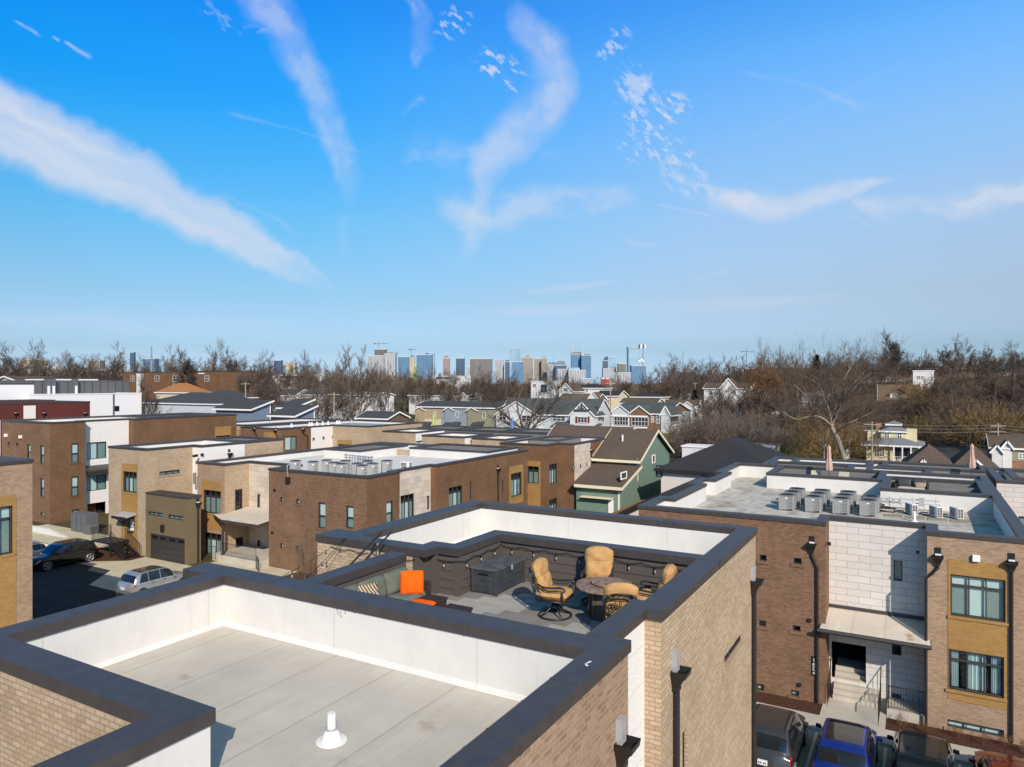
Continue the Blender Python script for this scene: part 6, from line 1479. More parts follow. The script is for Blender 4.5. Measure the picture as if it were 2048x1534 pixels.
# two gabled town houses
t, x0, x1, y0, y1, b, ze, zr = house('pair of gabled town houses, pale blue and brown brick, long blue side', 1330, 190, 1221, 1381, 827, (1300, 804), 'x', 'dusty_brick', 'r_green',
    front=[(1229, 834, 1256, 850, .9, 4), (1264, 835, 1296, 851, .9, 4), (1303, 833, 1307, 844), (1313, 832, 1319, 846)], side=[(1334, 830, 1338.5, 842), (1345.5, 828, 1350, 840), (1354, 827, 1357.5, 839), (1361, 826, 1364, 837), (1367.5, 825, 1371, 836), (1331, 860, 1335, 872), (1345, 857, 1350, 870), (1356, 855, 1359, 864), (1362, 854, 1365, 862)], side_m='w_blue', gables=[(1222, 1259, 810, 824, 'w_pale', .8), (1259, 1299, 811, 826, 'dusty_brick', .8), (1322, 1340, 811, 827, 'w_pale', .3)])
for a_, c_, yy in ((1222, 1258, 853), (1260, 1297, 854), (1222, 1258, 831), (1260, 1297, 832)): extra(t, 'balcony_band', 'white_trim', lambda q: q.box(atY(a_, yy, y0).x, atY(c_, yy, y0).x, y0-1.15, y0-.85, atY(a_, yy, y0).z-.22, atY(a_, yy, y0).z+.22))
extra(t, 'band', 'white_trim', lambda q: q.box(x1+.03, x1+.08, y0, y1, atX(1345, 851, x1).z-.12, atX(1345, 851, x1).z+.12))
# green sided house with brown roof
def green_house():
    x0, x1, y0, y1, ze, zr = -30.7, -26, 72.4, 83.4, 6.0, 8.75
    th = thing('house', (-32, 78, 0), 'green sided gabled house with brown shingles, nearest of the houses', 'house', HG)
    w, r, f = MB(), MB(), MB(); body(w, x0, x1, y0, y1, 0, ze, zr, 'x'); body(w, x0, x1-.01, 67, y0, 0, 3.7, None); w.build('wall', M['w_green'], th)
    roof_gable(r, f, x0, x1, y0, y1, ze, zr, 'x', .45); r.extr([(x0-.3, 66.5, 3.5), (x0-.3, 66.5, 3.66), (x0-.3, y0, 5.3), (x0-.3, y0, 5.1)], (x1-x0+.75, 0, 0)); f.box(x0, x1+.5, 66.4, 66.5, 3.38, 3.68); f.bar((x1+.48, 66.5, 3.5), (x1+.48, y0, 5.15), .05, .3)
    roof_gable(r, f, -41, -30.9, 79, 88.5, 5.9, 8.6, 'x', .4); q = MB(); body(q, -41, -30.9, 79, 88.5, 0, 5.9, 8.55, 'x'); q.build('rear_wing', M['w_green'], th)
    r.build('roof', M['r_brown'], th); f.build('fascia', M['cream_trim'], th)
    g = MB(); g.poly([(x1-.005, 67, 3.6), (x1-.005, y0, 3.6), (x1-.005, y0, 5.1)]); g.build('gable', M['w_green'], th)
    c = MB(); c.box(x1-.14, x1+.03, 66.96, 67.12, 0, 3.6); c.box(x1-.05, x1+.03, y0-.1, y0+.1, 3.6, 6); c.build('corner_board', M['cream_trim'], th)
    for pr, X_ in (((1242, 947, 1252, 954.5), x1), ((1304.5, 912, 1309, 923.5), x1)):
        h = on_edge((X_, 67), (X_, y1), [(*pr, None)])[0]; swin(th, (X_, 67), (0, 1), h, mull=0, rails=0)
    h = on_edge((x0, 66.98), (x1, 66.98), [(1217, 999, 1227, 1023, None)])[0]; d = MB(); d.box(x0+h[0], x0+h[1], 66.9, 66.99, 0.0, h[3]); d.build('door', M['white_trim'], th)
    a = MB(); a.box(-30, -26.6, 66.3, 67, 2.4, 2.5); a.build('awning', M['cream_trim'], th)
    for px, py in ((1245, 875), (1232, 890), (1225, 893)):
        q = atY(px, py, 75.5); v = MB(); v.tube([q-Vector((0, 0, .5)), q+Vector((0, 0, .3))], .1, 7); v.build('roof_vent', M['pvc'], th)
    fe = thing('wooden_fence', (-27, 70, 0), 'orange brown board fence beside the green house', 'fence'); q = MB(); y = 60.5
    while y < 72.2: q.box(-25.2, -25.14, y, y+.14, 0, 1.75); y += .15
    q.box(-25.14, -25.08, 60.5, 72.2, .4, .5); q.box(-25.14, -25.08, 60.5, 72.2, 1.3, 1.4); q.build('boards', M['cedar'], fe)
M['cedar'] = plain('cedar_boards', (.25, .12, .05), .85, .15, var=.3, scale=4)
green_house()
def hip_house():
    th = thing('house', (-17, 72, 0), 'off white house with a broad black hipped roof', 'house', HG); w, r, f = MB(), MB(), MB()
    x0, x1, y0, y1 = -22.6, -11.5, 69.8, 84; w.box(x0, x1, y0, y1, 0, 5.35); w.box(-22.2, -14.5, 56.5, 66, 0, 2.75); w.build('wall', M['w_cream2'], th)
    roof_hip(r, f, x0, x1, y0, y1, 5.4, 8.3, .55); roof_gable(r, f, -22.4, -14.3, 56.3, 69.8, 2.8, 5.0, 'y', .45); r.build('roof', M['r_black'], th); f.build('fascia', M['black_trim'], th)
    g = MB(); body(g, -22.3, -14.4, 56.5, 69.79, 2.7, 2.78, 4.95, 'y'); g.build('gable', M['w_cream2'], th)
    h = on_edge((x0, y0), (x1, y0), [(1314, 932, 1323, 952, None)])[0]; swin(th, (x0, y0), (1, 0), h, 'black_trim', 0, 1, 'blind_grey')
    for px, py in ((1458, 903), (1480, 905)): q = atY(px, py, 76); v = MB(); v.tube([q-Vector((0, 0, .6)), q+Vector((0, 0, .2))], .1, 6); v.build('roof_vent', M['pvc'], th)
M['w_cream2'] = plain('off_white_stucco', (.60, .57, .52), .85, .15, var=.05); hip_house()
# blue sided shed roofed houses on the left
def shed(label, k, d, pl, pr, ye, bp, wm='w_sky', tier=None):
    K = atD(k, ye, d); x1, y0, ze = K.x, K.y, K.z; x0 = atY(pl, ye, y0).x; q = atX(pr, bp, x1); y1, zb = q.y, q.z; th = thing('house', ((x0+x1)/2, y0, 0), label, 'house', HG)
    w = MB(); w.add([(x0, y0, 0), (x1, y0, 0), (x1, y1, 0), (x0, y1, 0), (x0, y0, ze), (x1, y0, ze), (x1, y1, zb), (x0, y1, zb)], [(0, 1, 5, 4), (1, 2, 6, 5), (2, 3, 7, 6), (3, 0, 4, 7)]); w.build('wall', M[wm], th)
    s = (zb-ze)/(y1-y0); r = MB(); r.extr([(x0-.5, y0-.6, ze-.6*s), (x0-.5, y0-.6, ze-.6*s+.16), (x0-.5, y1+.5, zb+.5*s+.16), (x0-.5, y1+.5, zb+.5*s)], (x1-x0+1.1, 0, 0)); r.build('roof', M['r_dark'], th)
    f = MB(); f.box(x0-.5, x1+.65, y0-.68, y0-.602, ze-.6*s-.2, ze-.6*s+.14); f.bar((x1+.64, y0-.6, ze-.6*s), (x1+.64, y1+.5, zb+.5*s), .05, .34); f.build('fascia', M['white_trim'], th); c = MB(); c.box(x1-.1, x1+.04, y1-.2, y1+.04, 0, zb); c.build('corner_board', M['white_trim'], th)
    return th
shed('blue sided house with a dark shed roof, left of its twin', 503, 150, 432, 541, 818, 803)
shed('blue sided house with a dark two tier shed roof', 590, 142, 542, 629, 831, 813); shed('upper tier of the blue shed roofed house, set behind its lower roof', 588, 155, 556, 624, 815, 800, 'w_pale')
house('low house with a broad dark hipped roof behind bare shrubs', 432, 175, 290, 460, 808, (360, 784), 'hip', 'w_pale', 'r_dark', depth=16, base=0)
house('dark hipped roof above its neighbour, white soffit', 440, 190, 392, 455, 796, (415, 779), 'hip', 'w_white', 'r_dark', depth=12, base=0)
house('house with an orange hipped roof in front of the brown apartments', 368, 215, 312, 380, 785, (338, 766), 'hip', 'w_cream', 'r_orange', depth=9)
t, x0, x1, y0, y1, b, ze, zr = house('long brown brick apartment block behind bare trees', 436, 265, 246, 445, 743, None, 'f', 'brown_brick', 'r_dark', front=[(282, 748, 286, 757), (310, 752, 318, 762), (346, 752, 358, 763), (346, 768, 358, 776), (375, 748, 381, 757), (410, 752, 418, 762), (262, 752, 268, 762)], depth=18, cat='apartments', name='apartment_block')
extra(t, 'sign_band', 'white_trim', lambda q: q.box(atY(397, 746, y0).x, atY(409, 746, y0).x, y0-.12, y0, atY(397, 748, y0).z, atY(397, 746, y0).z)); extra(t, 'wall_panel', 'ochre_brick', lambda q: q.box(atY(360, 746, y0).x, atY(370, 746, y0).x, y0-.1, y0, b, ze-.4)); extra(t, 'stair_tower', 'w_white', lambda q: q.box(atY(275, 746, y0).x, atY(281, 746, y0).x, y0-.5, y0, b, ze-.4))
house('small gabled house peeping over the white box at the left edge', 36, 150, -12, 40, 761, (14, 752), 'y', 'w_cream', 'r_brown', depth=9)
house('white cottage with crossed gables among bare trees', 590, 235, 545, 596, 790, (565, 778), 'x', 'w_white', 'r_dark', front=[(577, 788, 580, 793)], depth=8)
house('white house with a wide dark roof behind the utility pole', 688, 228, 585, 700, 790, (630, 777), 'hip', 'w_white', 'r_dark', front=[(600, 793, 604, 800), (625, 793, 629, 800), (655, 793, 659, 800)], depth=9)
house('tall white sided house behind the big bare tree', 748, 205, 690, 756, 790, (715, 783), 'x', 'w_white', 'r_grey', front=[(697, 800, 701, 808), (715, 800, 719, 808), (733, 800, 737, 808)], depth=9)
house('little dark shed roof before the tree trunks', 775, 150, 714, 790, 836, (750, 822), 'x', 'w_brown', 'r_dark', depth=7, base=0)
house('long white house left of the towering bare trees', 935, 250, 818, 940, 791, (870, 785), 'x', 'w_white', 'r_dark', front=[(825, 795, 829, 801), (850, 795, 854, 801), (880, 795, 884, 801)], depth=9, gables=[(918, 936, 784, 794, 'w_white', .5)])
house('white flat roofed modern house with a dark porch opening', 1100, 275, 1062, 1106, 763, None, 'f', 'w_white', 'white_trim', front=[(1082, 769, 1094, 785), (1066, 768, 1072, 774)], depth=10)
house('white gabled house half hidden in twigs', 1146, 262, 1118, 1150, 781, (1132, 766), 'y', 'w_white', 'r_brown', depth=10, front=[(1128, 776, 1135, 782)])
house('house with a low black roof and white porch', 1206, 268, 1146, 1214, 776, (1180, 768), 'hip', 'w_white', 'r_black', depth=9, front=[(1156, 779, 1160, 784), (1172, 779, 1176, 784)])
house('tan roofed house with a small white gable', 1192, 232, 1118, 1198, 800, (1150, 787), 'x', 'w_cream', 'r_tan', depth=9, gables=[(1176, 1196, 784, 797, 'w_white', .6)])
house('black roofed cottage with a cream gable end and little porch gable', 1236, 240, 1192, 1246, 791, (1215, 781), 'x', 'w_cream', 'r_black', depth=9, gables=[(1199, 1217, 790, 797, 'w_tan', .8)])
house('white house under a wide black hipped roof', 1322, 236, 1262, 1330, 794, (1290, 785), 'hip', 'w_white', 'r_black', depth=9)
house('brown roof directly behind the gabled town houses', 1312, 214, 1240, 1322, 806, (1275, 796), 'x', 'w_cream', 'r_brown', depth=8)
house('white house with a brown roof and twin white gable ends', 1392, 222, 1325, 1408, 812, (1350, 799), 'x', 'w_white', 'r_brown', depth=9, gables=[(1358, 1392, 803, 815, 'w_white', 1.0)])
house('grey roofed house beside the little green conifer', 1385, 255, 1350, 1390, 796, (1368, 786), 'x', 'w_grey', 'r_grey', depth=8)
house('two storey white house on the slope with a pointed gable', 1500, 228, 1408, 1512, 776, (1450, 766), 'x', 'w_white', 'r_brown', front=[(1418, 782, 1424, 788), (1430, 782, 1436, 788), (1462, 780, 1470, 787, 1)], depth=10, gables=[(1441, 1472, 756, 774, 'w_white', .9)])
house('cream gabled house with one sunlit window in the trees', 1528, 215, 1498, 1534, 778, (1513, 763), 'y', 'w_yellow', 'r_brown', front=[(1507, 778, 1515, 785)], depth=10)
house('grey and white house showing through bare crowns', 1652, 205, 1606, 1668, 802, (1625, 786), 'x', 'w_grey', 'r_grey', depth=9, gables=[(1622, 1650, 782, 804, 'w_white', .8)])
house('low white outbuilding below the grey and white house', 1590, 170, 1545, 1596, 828, None, 'f', 'w_white', 'white_trim', depth=6)
t, x0, x1, y0, y1, b, ze, zr = house('brown shingled house with a dormer of three windows on the slope', 1838, 218, 1757, 1850, 806, (1790, 769), 'x', 'orange_brick', 'r_tan', front=[(1824, 812, 1832, 817)], depth=10)
p, q = atY(1780, 800, y0+1.5), atY(1816, 800, y0+1.5); dm = MB(); body(dm, p.x, q.x, y0+1.4, y0+5, p.z-.4, p.z+2.2, p.z+3.9, 'y'); dm = dm.build('dormer', M['w_white'], t); rb, fb = MB(), MB(); roof_gable(rb, fb, p.x, q.x, y0+1.4, y0+5, p.z+2.2, p.z+3.9, 'y', .5); rb.build('dormer_roof', M['r_tan'], dm, rel=False, origin=world_of(t)); fb.build('fascia', M['cedar'], dm, rel=False, origin=world_of(t))
g = MB(); body(g, p.x+.2, q.x-.2, y0+1.36, y0+1.42, p.z+2.19, p.z+2.2, p.z+3.7, 'y'); g.build('gable', M['cedar'], dm, rel=False, origin=world_of(t)); swin(t, (p.x, y0+1.4), (1, 0), ((q.x-p.x)*.18, (q.x-p.x)*.82, p.z+.2, p.z+1.9), 'black_trim', 2, 1, 'blind_grey')
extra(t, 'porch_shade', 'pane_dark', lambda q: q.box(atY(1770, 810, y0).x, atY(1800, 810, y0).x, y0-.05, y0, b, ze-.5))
# pale yellow house
def yellow_house():
    d = 126; K = atD(1838, 892, d); y0 = K.y; px = lambda a, y, k=0: atY(a, y, y0+k); x0, x1 = px(1734, 892).x, K.x; th = thing('house', ((x0+x1)/2, y0, 0), 'pale yellow house with a wrapping grey roof and an upper storey block', 'house', HG)
    w, r, f = MB(), MB(), MB(); w.box(x0, x1, y0, y0+9, -.3, K.z); u0, u1 = px(1762, 880, 3).x, px(1812, 880, 3).x; z0, z1 = px(1790, 884, 3).z, px(1790, 862, 3).z; w.box(u0, u1, y0+2.6, y0+8, z0-.6, z1); w.box(u1, px(1834, 870, 3.4).x, y0+3.4, y0+8.5, z0-.8, px(1825, 860, 3.4).z); w.box(px(1735, 870, 4).x, u0, y0+4, y0+8.5, z0-.8, px(1740, 864, 4).z); w.build('wall', M['w_yellow'], th)
    roof_hip(r, f, x0, x1, y0, y0+10.5, K.z, K.z+1.7, .9); roof_hip(r, f, u0, u1, y0+2.6, y0+8, z1, z1+1.0, .3); r.box(u0+1, u1-1, y0+4, y0+7, z1+.6, z1+1.2); roof_hip(r, f, u0+1, u1-1, y0+4, y0+7, z1+1.2, z1+1.8, .3); r.build('roof', M['r_grey'], th); f.build('fascia', M['white_trim'], th)
    for q in ((1770, 866, 1778, 876, 2.6), (1795, 866, 1803, 876, 2.6), (1749, 898, 1758, 913, 0), (1760, 898, 1768, 913, 0)):
        h = on_edge((x0, y0+q[4]), (x1, y0+q[4]), [(*q[:4], None)])[0]; swin(th, (x0, y0+q[4]), (1, 0), h)
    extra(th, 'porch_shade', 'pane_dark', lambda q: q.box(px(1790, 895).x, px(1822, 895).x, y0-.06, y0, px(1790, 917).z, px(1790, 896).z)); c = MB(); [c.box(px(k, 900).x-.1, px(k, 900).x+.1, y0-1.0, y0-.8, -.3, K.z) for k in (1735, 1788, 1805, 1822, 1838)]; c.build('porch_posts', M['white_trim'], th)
    c = MB(); rail_panel(c, (px(1788, 915).x, y0-.95, px(1788, 922).z), (px(1822, 915).x, y0-.95, px(1822, 922).z), .9, .25, .03); c.build('railing', M['white_trim'], th); c = MB(); q = px(1758, 846, 6); c.box(q.x-.45, q.x+.45, q.y-.4, q.y+.4, z0, q.z); c.build('chimney', M['orange_brick'], th)
yellow_house()
def blue_gable(label, apx, apy, gl, gr, gy, ge, lo, d):
    A = atD(apx, apy, d+5); y0 = A.y-5; th = thing('house', (A.x, A.y, 0), label, 'house', HG); x0, x1 = atY(lo[0], lo[1], A.y).x, atY(lo[2], lo[3], A.y).x; ze = atY(lo[2], lo[3], y0).z
    w, r, f = MB(), MB(), MB(); w.box(x0+.5, x1-.5, y0, y0+11, 0, ze); w.build('wall', M['w_blue'], th); roof_hip(r, f, x0+.5, x1-.5, y0, y0+11, ze, A.z, .5)
    a, c = atY(gl, ge, y0-.8), atY(gr, ge, y0-.8); zt = atY((gl+gr)/2, gy, y0-.8).z; g = MB(); body(g, a.x, c.x, y0-.8, y0+.1, 0, a.z, zt, 'y'); g.build('gable', M['w_blue'], th); roof_gable(r, f, a.x, c.x, y0-.8, y0+4.5, a.z, zt, 'y', .5); r.build('roof', M['r_brown'], th); f.build('fascia', M['white_trim'], th)
    q = atY(apx+45, apy+40, y0+1.5); v = MB(); v.tube([(q.x, q.y, q.z-1), (q.x, q.y, q.z)], .09, 6); v.build('roof_vent', M['pvc'], th)
blue_gable('brown roofed house with a pale blue gable, left of a similar pair', 1845, 889, 1826, 1868, 918, 941, (1802, 933, 1912, 940), 97); blue_gable('brown roofed house with a blue gable, right of a similar pair', 1942, 889, 1926, 1978, 918, 939, (1890, 932, 2004, 948), 97)
t, x0, x1, y0, y1, b, ze, zr = house('orange brick ranch house with a brown roof and white gablets at the right edge', 2110, 113, 1983, 2150, 897, (2040, 869), 'x', 'orange_brick', 'r_brown', front=[(2008, 907, 2019, 917), (2038, 907, 2050, 917)], depth=9, gables=[(1984, 2004, 889, 900, 'w_white', 1.4), (2005, 2024, 881, 892, 'w_white', .3)])
extra(t, 'upper_wall', 'w_olive', lambda q: q.box(x0+2.2, x1, y0-.05, y0, atY(2010, 921, y0).z, ze-.05))
house('tall white modern house standing up the slope', 1868, 236, 1826, 1874, 742, None, 'f', 'w_white', 'white_trim', front=[(1834, 752, 1840, 758), (1842, 752, 1846, 758), (1848, 753, 1851, 762), (1862, 753, 1867, 762)], depth=9)
t, x0, x1, y0, y1, b, ze, zr = house('long dark building along the ridge with rooftop machines', 2010, 335, 1790, 2020, 737, None, 'f', 'w_brown', 'white_trim', depth=14, cat='building', name='building')
ub = [x0+(x1-x0)*k for k in (.18, .25, .33, .41, .5, .57, .66, .74, .83, .9)]; c = MB(); [c.box(u, u+2.2, y0+2, y0+4, ze+.25, ze+1.4+.5*(i % 3)) for i, u in enumerate(ub)]; c.build('roof_machines', M['black_trim'], t); extra(t, 'band', 'white_trim', lambda q: q.box(x0, x0+(x1-x0)*.6, y0-.3, y0, atY(1900, 764, y0).z, atY(1900, 762, y0).z))
house('long dark building with a white roof edge behind the russet tree', 1722, 325, 1488, 1730, 735, None, 'f', 'w_brown', 'white_trim', depth=14, cat='building', name='building')
house('brown roofed house among the grey thicket', 1462, 150, 1352, 1478, 884, (1400, 860), 'x', 'w_brown', 'r_tan', depth=8, base=0)
house('white flat roofed carport behind the black hipped roof', 1548, 128, 1436, 1556, 895, None, 'f', 'w_white', 'white_trim', depth=6, base=0, cat='carport', name='carport'); house('white walled shed under the thicket', 1440, 118, 1364, 1446, 897, None, 'f', 'w_white', 'white_trim', depth=4, base=0, cat='shed', name='shed')
house('small white shed beside the leaning pale tree', 1698, 132, 1681, 1702, 880, (1690, 878), 'x', 'w_white', 'r_grey', depth=3, base=0, cat='shed', name='shed', ov=.15)
house('little white gabled porch house far up on the right', 2030, 215, 2014, 2036, 806, (2022, 799), 'y', 'w_white', 'r_grey', front=[(2018, 808, 2022, 815), (2024, 808, 2028, 815)], depth=7)
for lab_, l_, r_, y_, d_, c_ in (('white low building among trees by the left crane', 46, 82, 730, 470, 'w_white'), ('second white low building right of the crane', 140, 172, 738, 440, 'w_white'), ('white flat building under the round tower', 186, 222, 740, 430, 'w_white')): house(lab_, r_, d_, l_, r_+6, y_, None, 'f', c_, 'white_trim', depth=14, cat='building', name='building', front=[(l_+4, y_+3, r_-3, y_+7, 0, 4)])
house('yellow brown building beside the left crane', 54, 500, 38, 58, 720, None, 'f', 'w_tan', 'white_trim', depth=14, cat='building', name='building')
house('long pale warehouse between the far trees', 640, 420, 545, 650, 749, None, 'f', 'w_white', 'white_trim', depth=20, cat='warehouse', name='warehouse', front=[(560, 752, 620, 756, 0, 8)])
house('second pale warehouse above the mid houses', 905, 430, 868, 912, 752, None, 'f', 'w_white', 'white_trim', depth=20, cat='warehouse', name='warehouse', front=[(872, 754, 900, 758, 0, 6)])
# sloping lawns
def patch(name, m, pts, d0, d1, up=.12):
    """ground cover between distances d0 and d1 and image columns pts, following the land"""
    mb = MB(); rows = []
    for i in range(13):
        d = d0+(d1-d0)*i/12; r = []
        for j in range(17):
            l = (pts[0]+(pts[1]-pts[0])*j/16-1024)/FPX*d*(1+.02*math.sin(i*1.7)); x, y = -d*SA+l*CA, d*CA+l*SA; r.append((x, y, land(x, y)+up))
        rows.append(r)
    mb.grid(rows); o = mb.build(name, M[m], smooth=True); o['kind'] = 'structure'
M['bright_green'] = grass_mat('bright_green_field', (.06, .15, .025))
M['lawn_light'] = grass_mat('pale_green_field', (.17, .23, .10)); patch('field', 'lawn_light', (1212, 1372), 300, 400, 3.2); patch('field', 'bright_green', (686, 762), 360, 430, 1.2); patch('field', 'bright_green', (812, 842), 360, 420, 1.0)
patch('lawn', 'lawn', (1690, 1760), 100, 124); patch('lawn', 'lawn', (1560, 1690), 105, 190); patch('lawn', 'lawn', (1080, 1400), 165, 215); patch('road', 'asphalt', (1880, 2060), 128, 160)
# ------------------------------------------------------------------ the downtown skyline, some 3.5 km away
def facade(name, c, g, sx=6.0, sz=4.0, fx=.25, fz=.3, rough=.35, spec=.5):
    """piers and floor bands (c) round glass (g)"""
    m, t, b = mat(name, rough, spec); v, pos = wallvec(t); s = t.n('ShaderNodeSeparateXYZ'); t.put(s.inputs[0], v)
    a = t.math('LESS_THAN', t.math('FRACT', t.math('DIVIDE', s.outputs[0], sx)), fx); d = t.math('LESS_THAN', t.math('FRACT', t.math('DIVIDE', s.outputs[1], sz)), fz)
    gg = t.mix(t.rng(t.noise(pos, .02, 3, .6), .3, .7), P4(g, .75), P4(g, 1.25)); t.put(b.inputs['Base Color'], t.mix(t.math('MAXIMUM', a, d), gg, P4(c))); return m
F = {'glass': facade('pale_glass_tower', (.38, .50, .58), (.17, .33, .46), 9, 4, .12, .22), 'blue': facade('blue_glass_tower', (.16, .26, .36), (.06, .16, .29), 9, 4, .15, .2), 'navy': facade('navy_glass_tower', (.10, .15, .22), (.035, .075, .14), 8, 4, .15, .2), 'tan': facade('tan_stone_tower', (.32, .27, .22), (.10, .12, .14), 5, 4, .5, .5), 'pink': facade('pinkish_tower', (.36, .27, .23), (.16, .12, .11), 60, 5, .04, .6), 'white': facade('white_grid_tower', (.46, .48, .50), (.12, .16, .20), 6, 4, .4, .35), 'grey': facade('grey_banded_block', (.24, .225, .21), (.05, .05, .055), 90, 5, .02, .55), 'conc': facade('bare_concrete_frame', (.26, .20, .18), (.03, .025, .025), 8, 4.5, .2, .35), 'cream': facade('cream_tower', (.45, .42, .31), (.3, .29, .22), 7, 4, .5, .5), 'lime': facade('lime_clad_block', (.22, .32, .07), (.25, .35, .07), 7, 4, .4, .4)}
TG2 = 'skyline towers'
def tower(label, l, r, yt, m, d=3500, dep=None, extra=(), top=None, base=0, name='tower', yb=None, rot=.0):
    c = atD((l+r)/2, yt, d); w = (r-l)/FPX*d; dep = dep or w*.8; h = c.z; th = thing(name, (c.x, c.y, base), label, 'tower' if name == 'tower' else 'building', TG2, YAW+rot); L = lambda q, b: q.build(b[0], b[1], th, rel=False, origin=(0, 0, 0))
    b = MB(); b.box(-w/2, w/2, 0, dep, 0, h); 
    o = L(b, ('body', F[m]))
    p = MB(); p.box(-w/2-1, w/2+1, -1, dep+1, h-2.5, h+.5); L(p, ('roof_edge', M['conc_band']))
    s = FPX/d
    for e in extra:
        q = MB(); k = e[0]
        if k == 'box': x0, x1, y = (e[1]-(l+r)/2)/s, (e[2]-(l+r)/2)/s, h+(yt-e[3])/s; q.box(x0, x1, dep*.2, dep*.8, h, y); L(q, ('crown', F[e[4]]))
        elif k == 'spire': x = (e[1]-(l+r)/2)/s; q.tube([(x, dep*.4, h), (x, dep*.4, h+(yt-e[2])/s)], [3.5, .8], 5); L(q, ('spire', M['conc_band']))
        elif k == 'gable': z = h+(yt-e[1])/s; q.extr([(-w*.3, -1, h), (w*.3, -1, h), (0, -1, z)], (0, dep, 0)); L(q, ('pediment', F[m]))
        elif k == 'slant': z = h+(yt-e[1])/s; q.add([(-w/2, 0, h), (w/2, 0, h), (w/2, dep, h), (-w/2, dep, h), (w*.1, 0, z), (w/2, 0, z), (w/2, dep, z), (w*.1, dep, z)], [(0, 1, 5, 4), (1, 2, 6, 5), (2, 3, 7, 6), (3, 0, 4, 7), (4, 5, 6, 7)]); L(q, ('slanted_top', F[m]))
        elif k == 'hip': z = h+(yt-e[1])/s; a = w*.28; q.add([(-w/2, 0, h), (w/2, 0, h), (w/2, dep, h), (-w/2, dep, h), (-a, dep*.2, z), (a, dep*.2, z), (a, dep*.8, z), (-a, dep*.8, z)], [(0, 1, 5, 4), (1, 2, 6, 5), (2, 3, 7, 6), (3, 0, 4, 7), (4, 5, 6, 7)]); L(q, ('tapered_top', F[m]))
    return th
M['conc_band'] = plain('pale_parapet_band', (.52, .53, .54), .7, .3)
tower('unfinished tower of bare floors under the highest crane', 749, 771, 698, 'conc', 3400); tower('broad white apartment slab below the unfinished tower', 736, 768, 711, 'white', 3250); tower('white tower with dark vertical strips right of the unfinished one', 769, 791, 707, 'white', 3200, extra=[('box', 774, 782, 705, 'conc')])
tower('plain blue glass block left of the cream tower', 796, 818, 713, 'blue', 3300); tower('cream tower with a crane on top', 819, 829, 714, 'cream', 3300, extra=[('box', 821, 827, 711, 'conc')]); tower('small lime green block at the foot of the cream tower', 828, 833, 731, 'lime', 3200, name='building')
tower('wide light blue glass hotel slab', 833, 863, 709, 'blue', 3350, extra=[('box', 850, 856, 706, 'navy')]); tower('taller pale glass wing behind the blue hotel slab', 858, 869, 705, 'glass', 3500)
tower('slim pinkish banded tower standing alone', 886, 899, 716, 'pink', 3500, extra=[('box', 888, 896, 711, 'pink'), ('spire', 891, 700)]); tower('two tone grey tower with a white mast', 912, 929, 716, 'navy', 3600, extra=[('box', 919, 929, 714, 'glass'), ('spire', 923, 708)])
tower('broad grey brown office block with horizontal bands', 940, 984, 717, 'grey', 3500); tower('white stub beside the banded block', 934, 940, 733, 'white', 3450, name='building'); tower('white and blue tower right of the banded block', 990, 1008, 718, 'white', 3550); tower('short navy tower with an orange brown cap', 1010, 1019, 723, 'navy', 3500, extra=[('box', 1010.5, 1018.5, 720, 'conc')])
tower('tall pale glass residential tower, second highest on the skyline', 1019, 1041, 696, 'glass', 3700); tower('lower blue glass annex at the foot of the tall pale tower', 1024, 1047, 723, 'blue', 3500, name='building'); tower('tan tower with a pointed gable crown', 1043, 1066, 715, 'tan', 3600, extra=[('gable', 710)])
tower('grey tan tower with a stepped top', 1069, 1083, 717, 'tan', 3650); tower('taller grey tan twin with a crown box', 1083, 1094, 716, 'tan', 3600, extra=[('box', 1085, 1092, 713, 'tan')]); tower('low tan and blue office between the tan twins and the navy tower', 1095, 1113, 728, 'white', 3500, extra=[('box', 1097, 1112, 725, 'navy')]); tower('navy tower with a tapered top', 1111, 1133, 730, 'navy', 3450, extra=[('hip', 722)])
tower('left half of the twin spired blue tower', 1143, 1164, 708, 'blue', 3600, extra=[('box', 1144, 1163, 704, 'grey'), ('spire', 1145.5, 691)]); tower('right half of the twin spired blue tower', 1163, 1182, 710, 'blue', 3550, extra=[('spire', 1166.5, 691), ('box', 1170, 1181, 708, 'grey')])
tower('white midrise in front of the navy tapered tower', 1115, 1138, 738, 'white', 2800, name='building'); tower('pale glass midrise before the twin spires', 1137, 1171, 740, 'white', 2750, name='building', extra=[('box', 1138, 1160, 735, 'glass')]); tower('low white block with square windows under the twin spires', 1161, 1182, 757, 'white', 2300, name='building')
tower('dark slanted glass tower', 1206, 1216, 721, 'navy', 3500, extra=[('slant', 713)]); tower('pale slanted glass wing right of the dark one', 1215, 1232, 713, 'glass', 3560); tower('white gridded midrise below the slanted tower', 1206, 1229, 737, 'white', 3000, name='building', extra=[]); tower('white topped grey tower right of the slanted pair', 1236, 1252, 727, 'grey', 3500, extra=[('box', 1238, 1251, 725, 'white')])
tower('tall blue glass tower at the right end of the skyline', 1257, 1285, 694, 'glass', 3600); tower('low wide glass block before the rightmost tall tower', 1263, 1292, 731, 'blue', 3300, name='building'); tower('low white podium right of the slanted tower', 1228, 1262, 745, 'white', 3100, name='building')
F['red'] = facade('red_clad_wall', (.55, .05, .03), (.50, .04, .025), 9, 6, .1, .1); tower('bright red clad block near the skyline foot', 1203, 1219, 756, 'red', 1500, name='building')
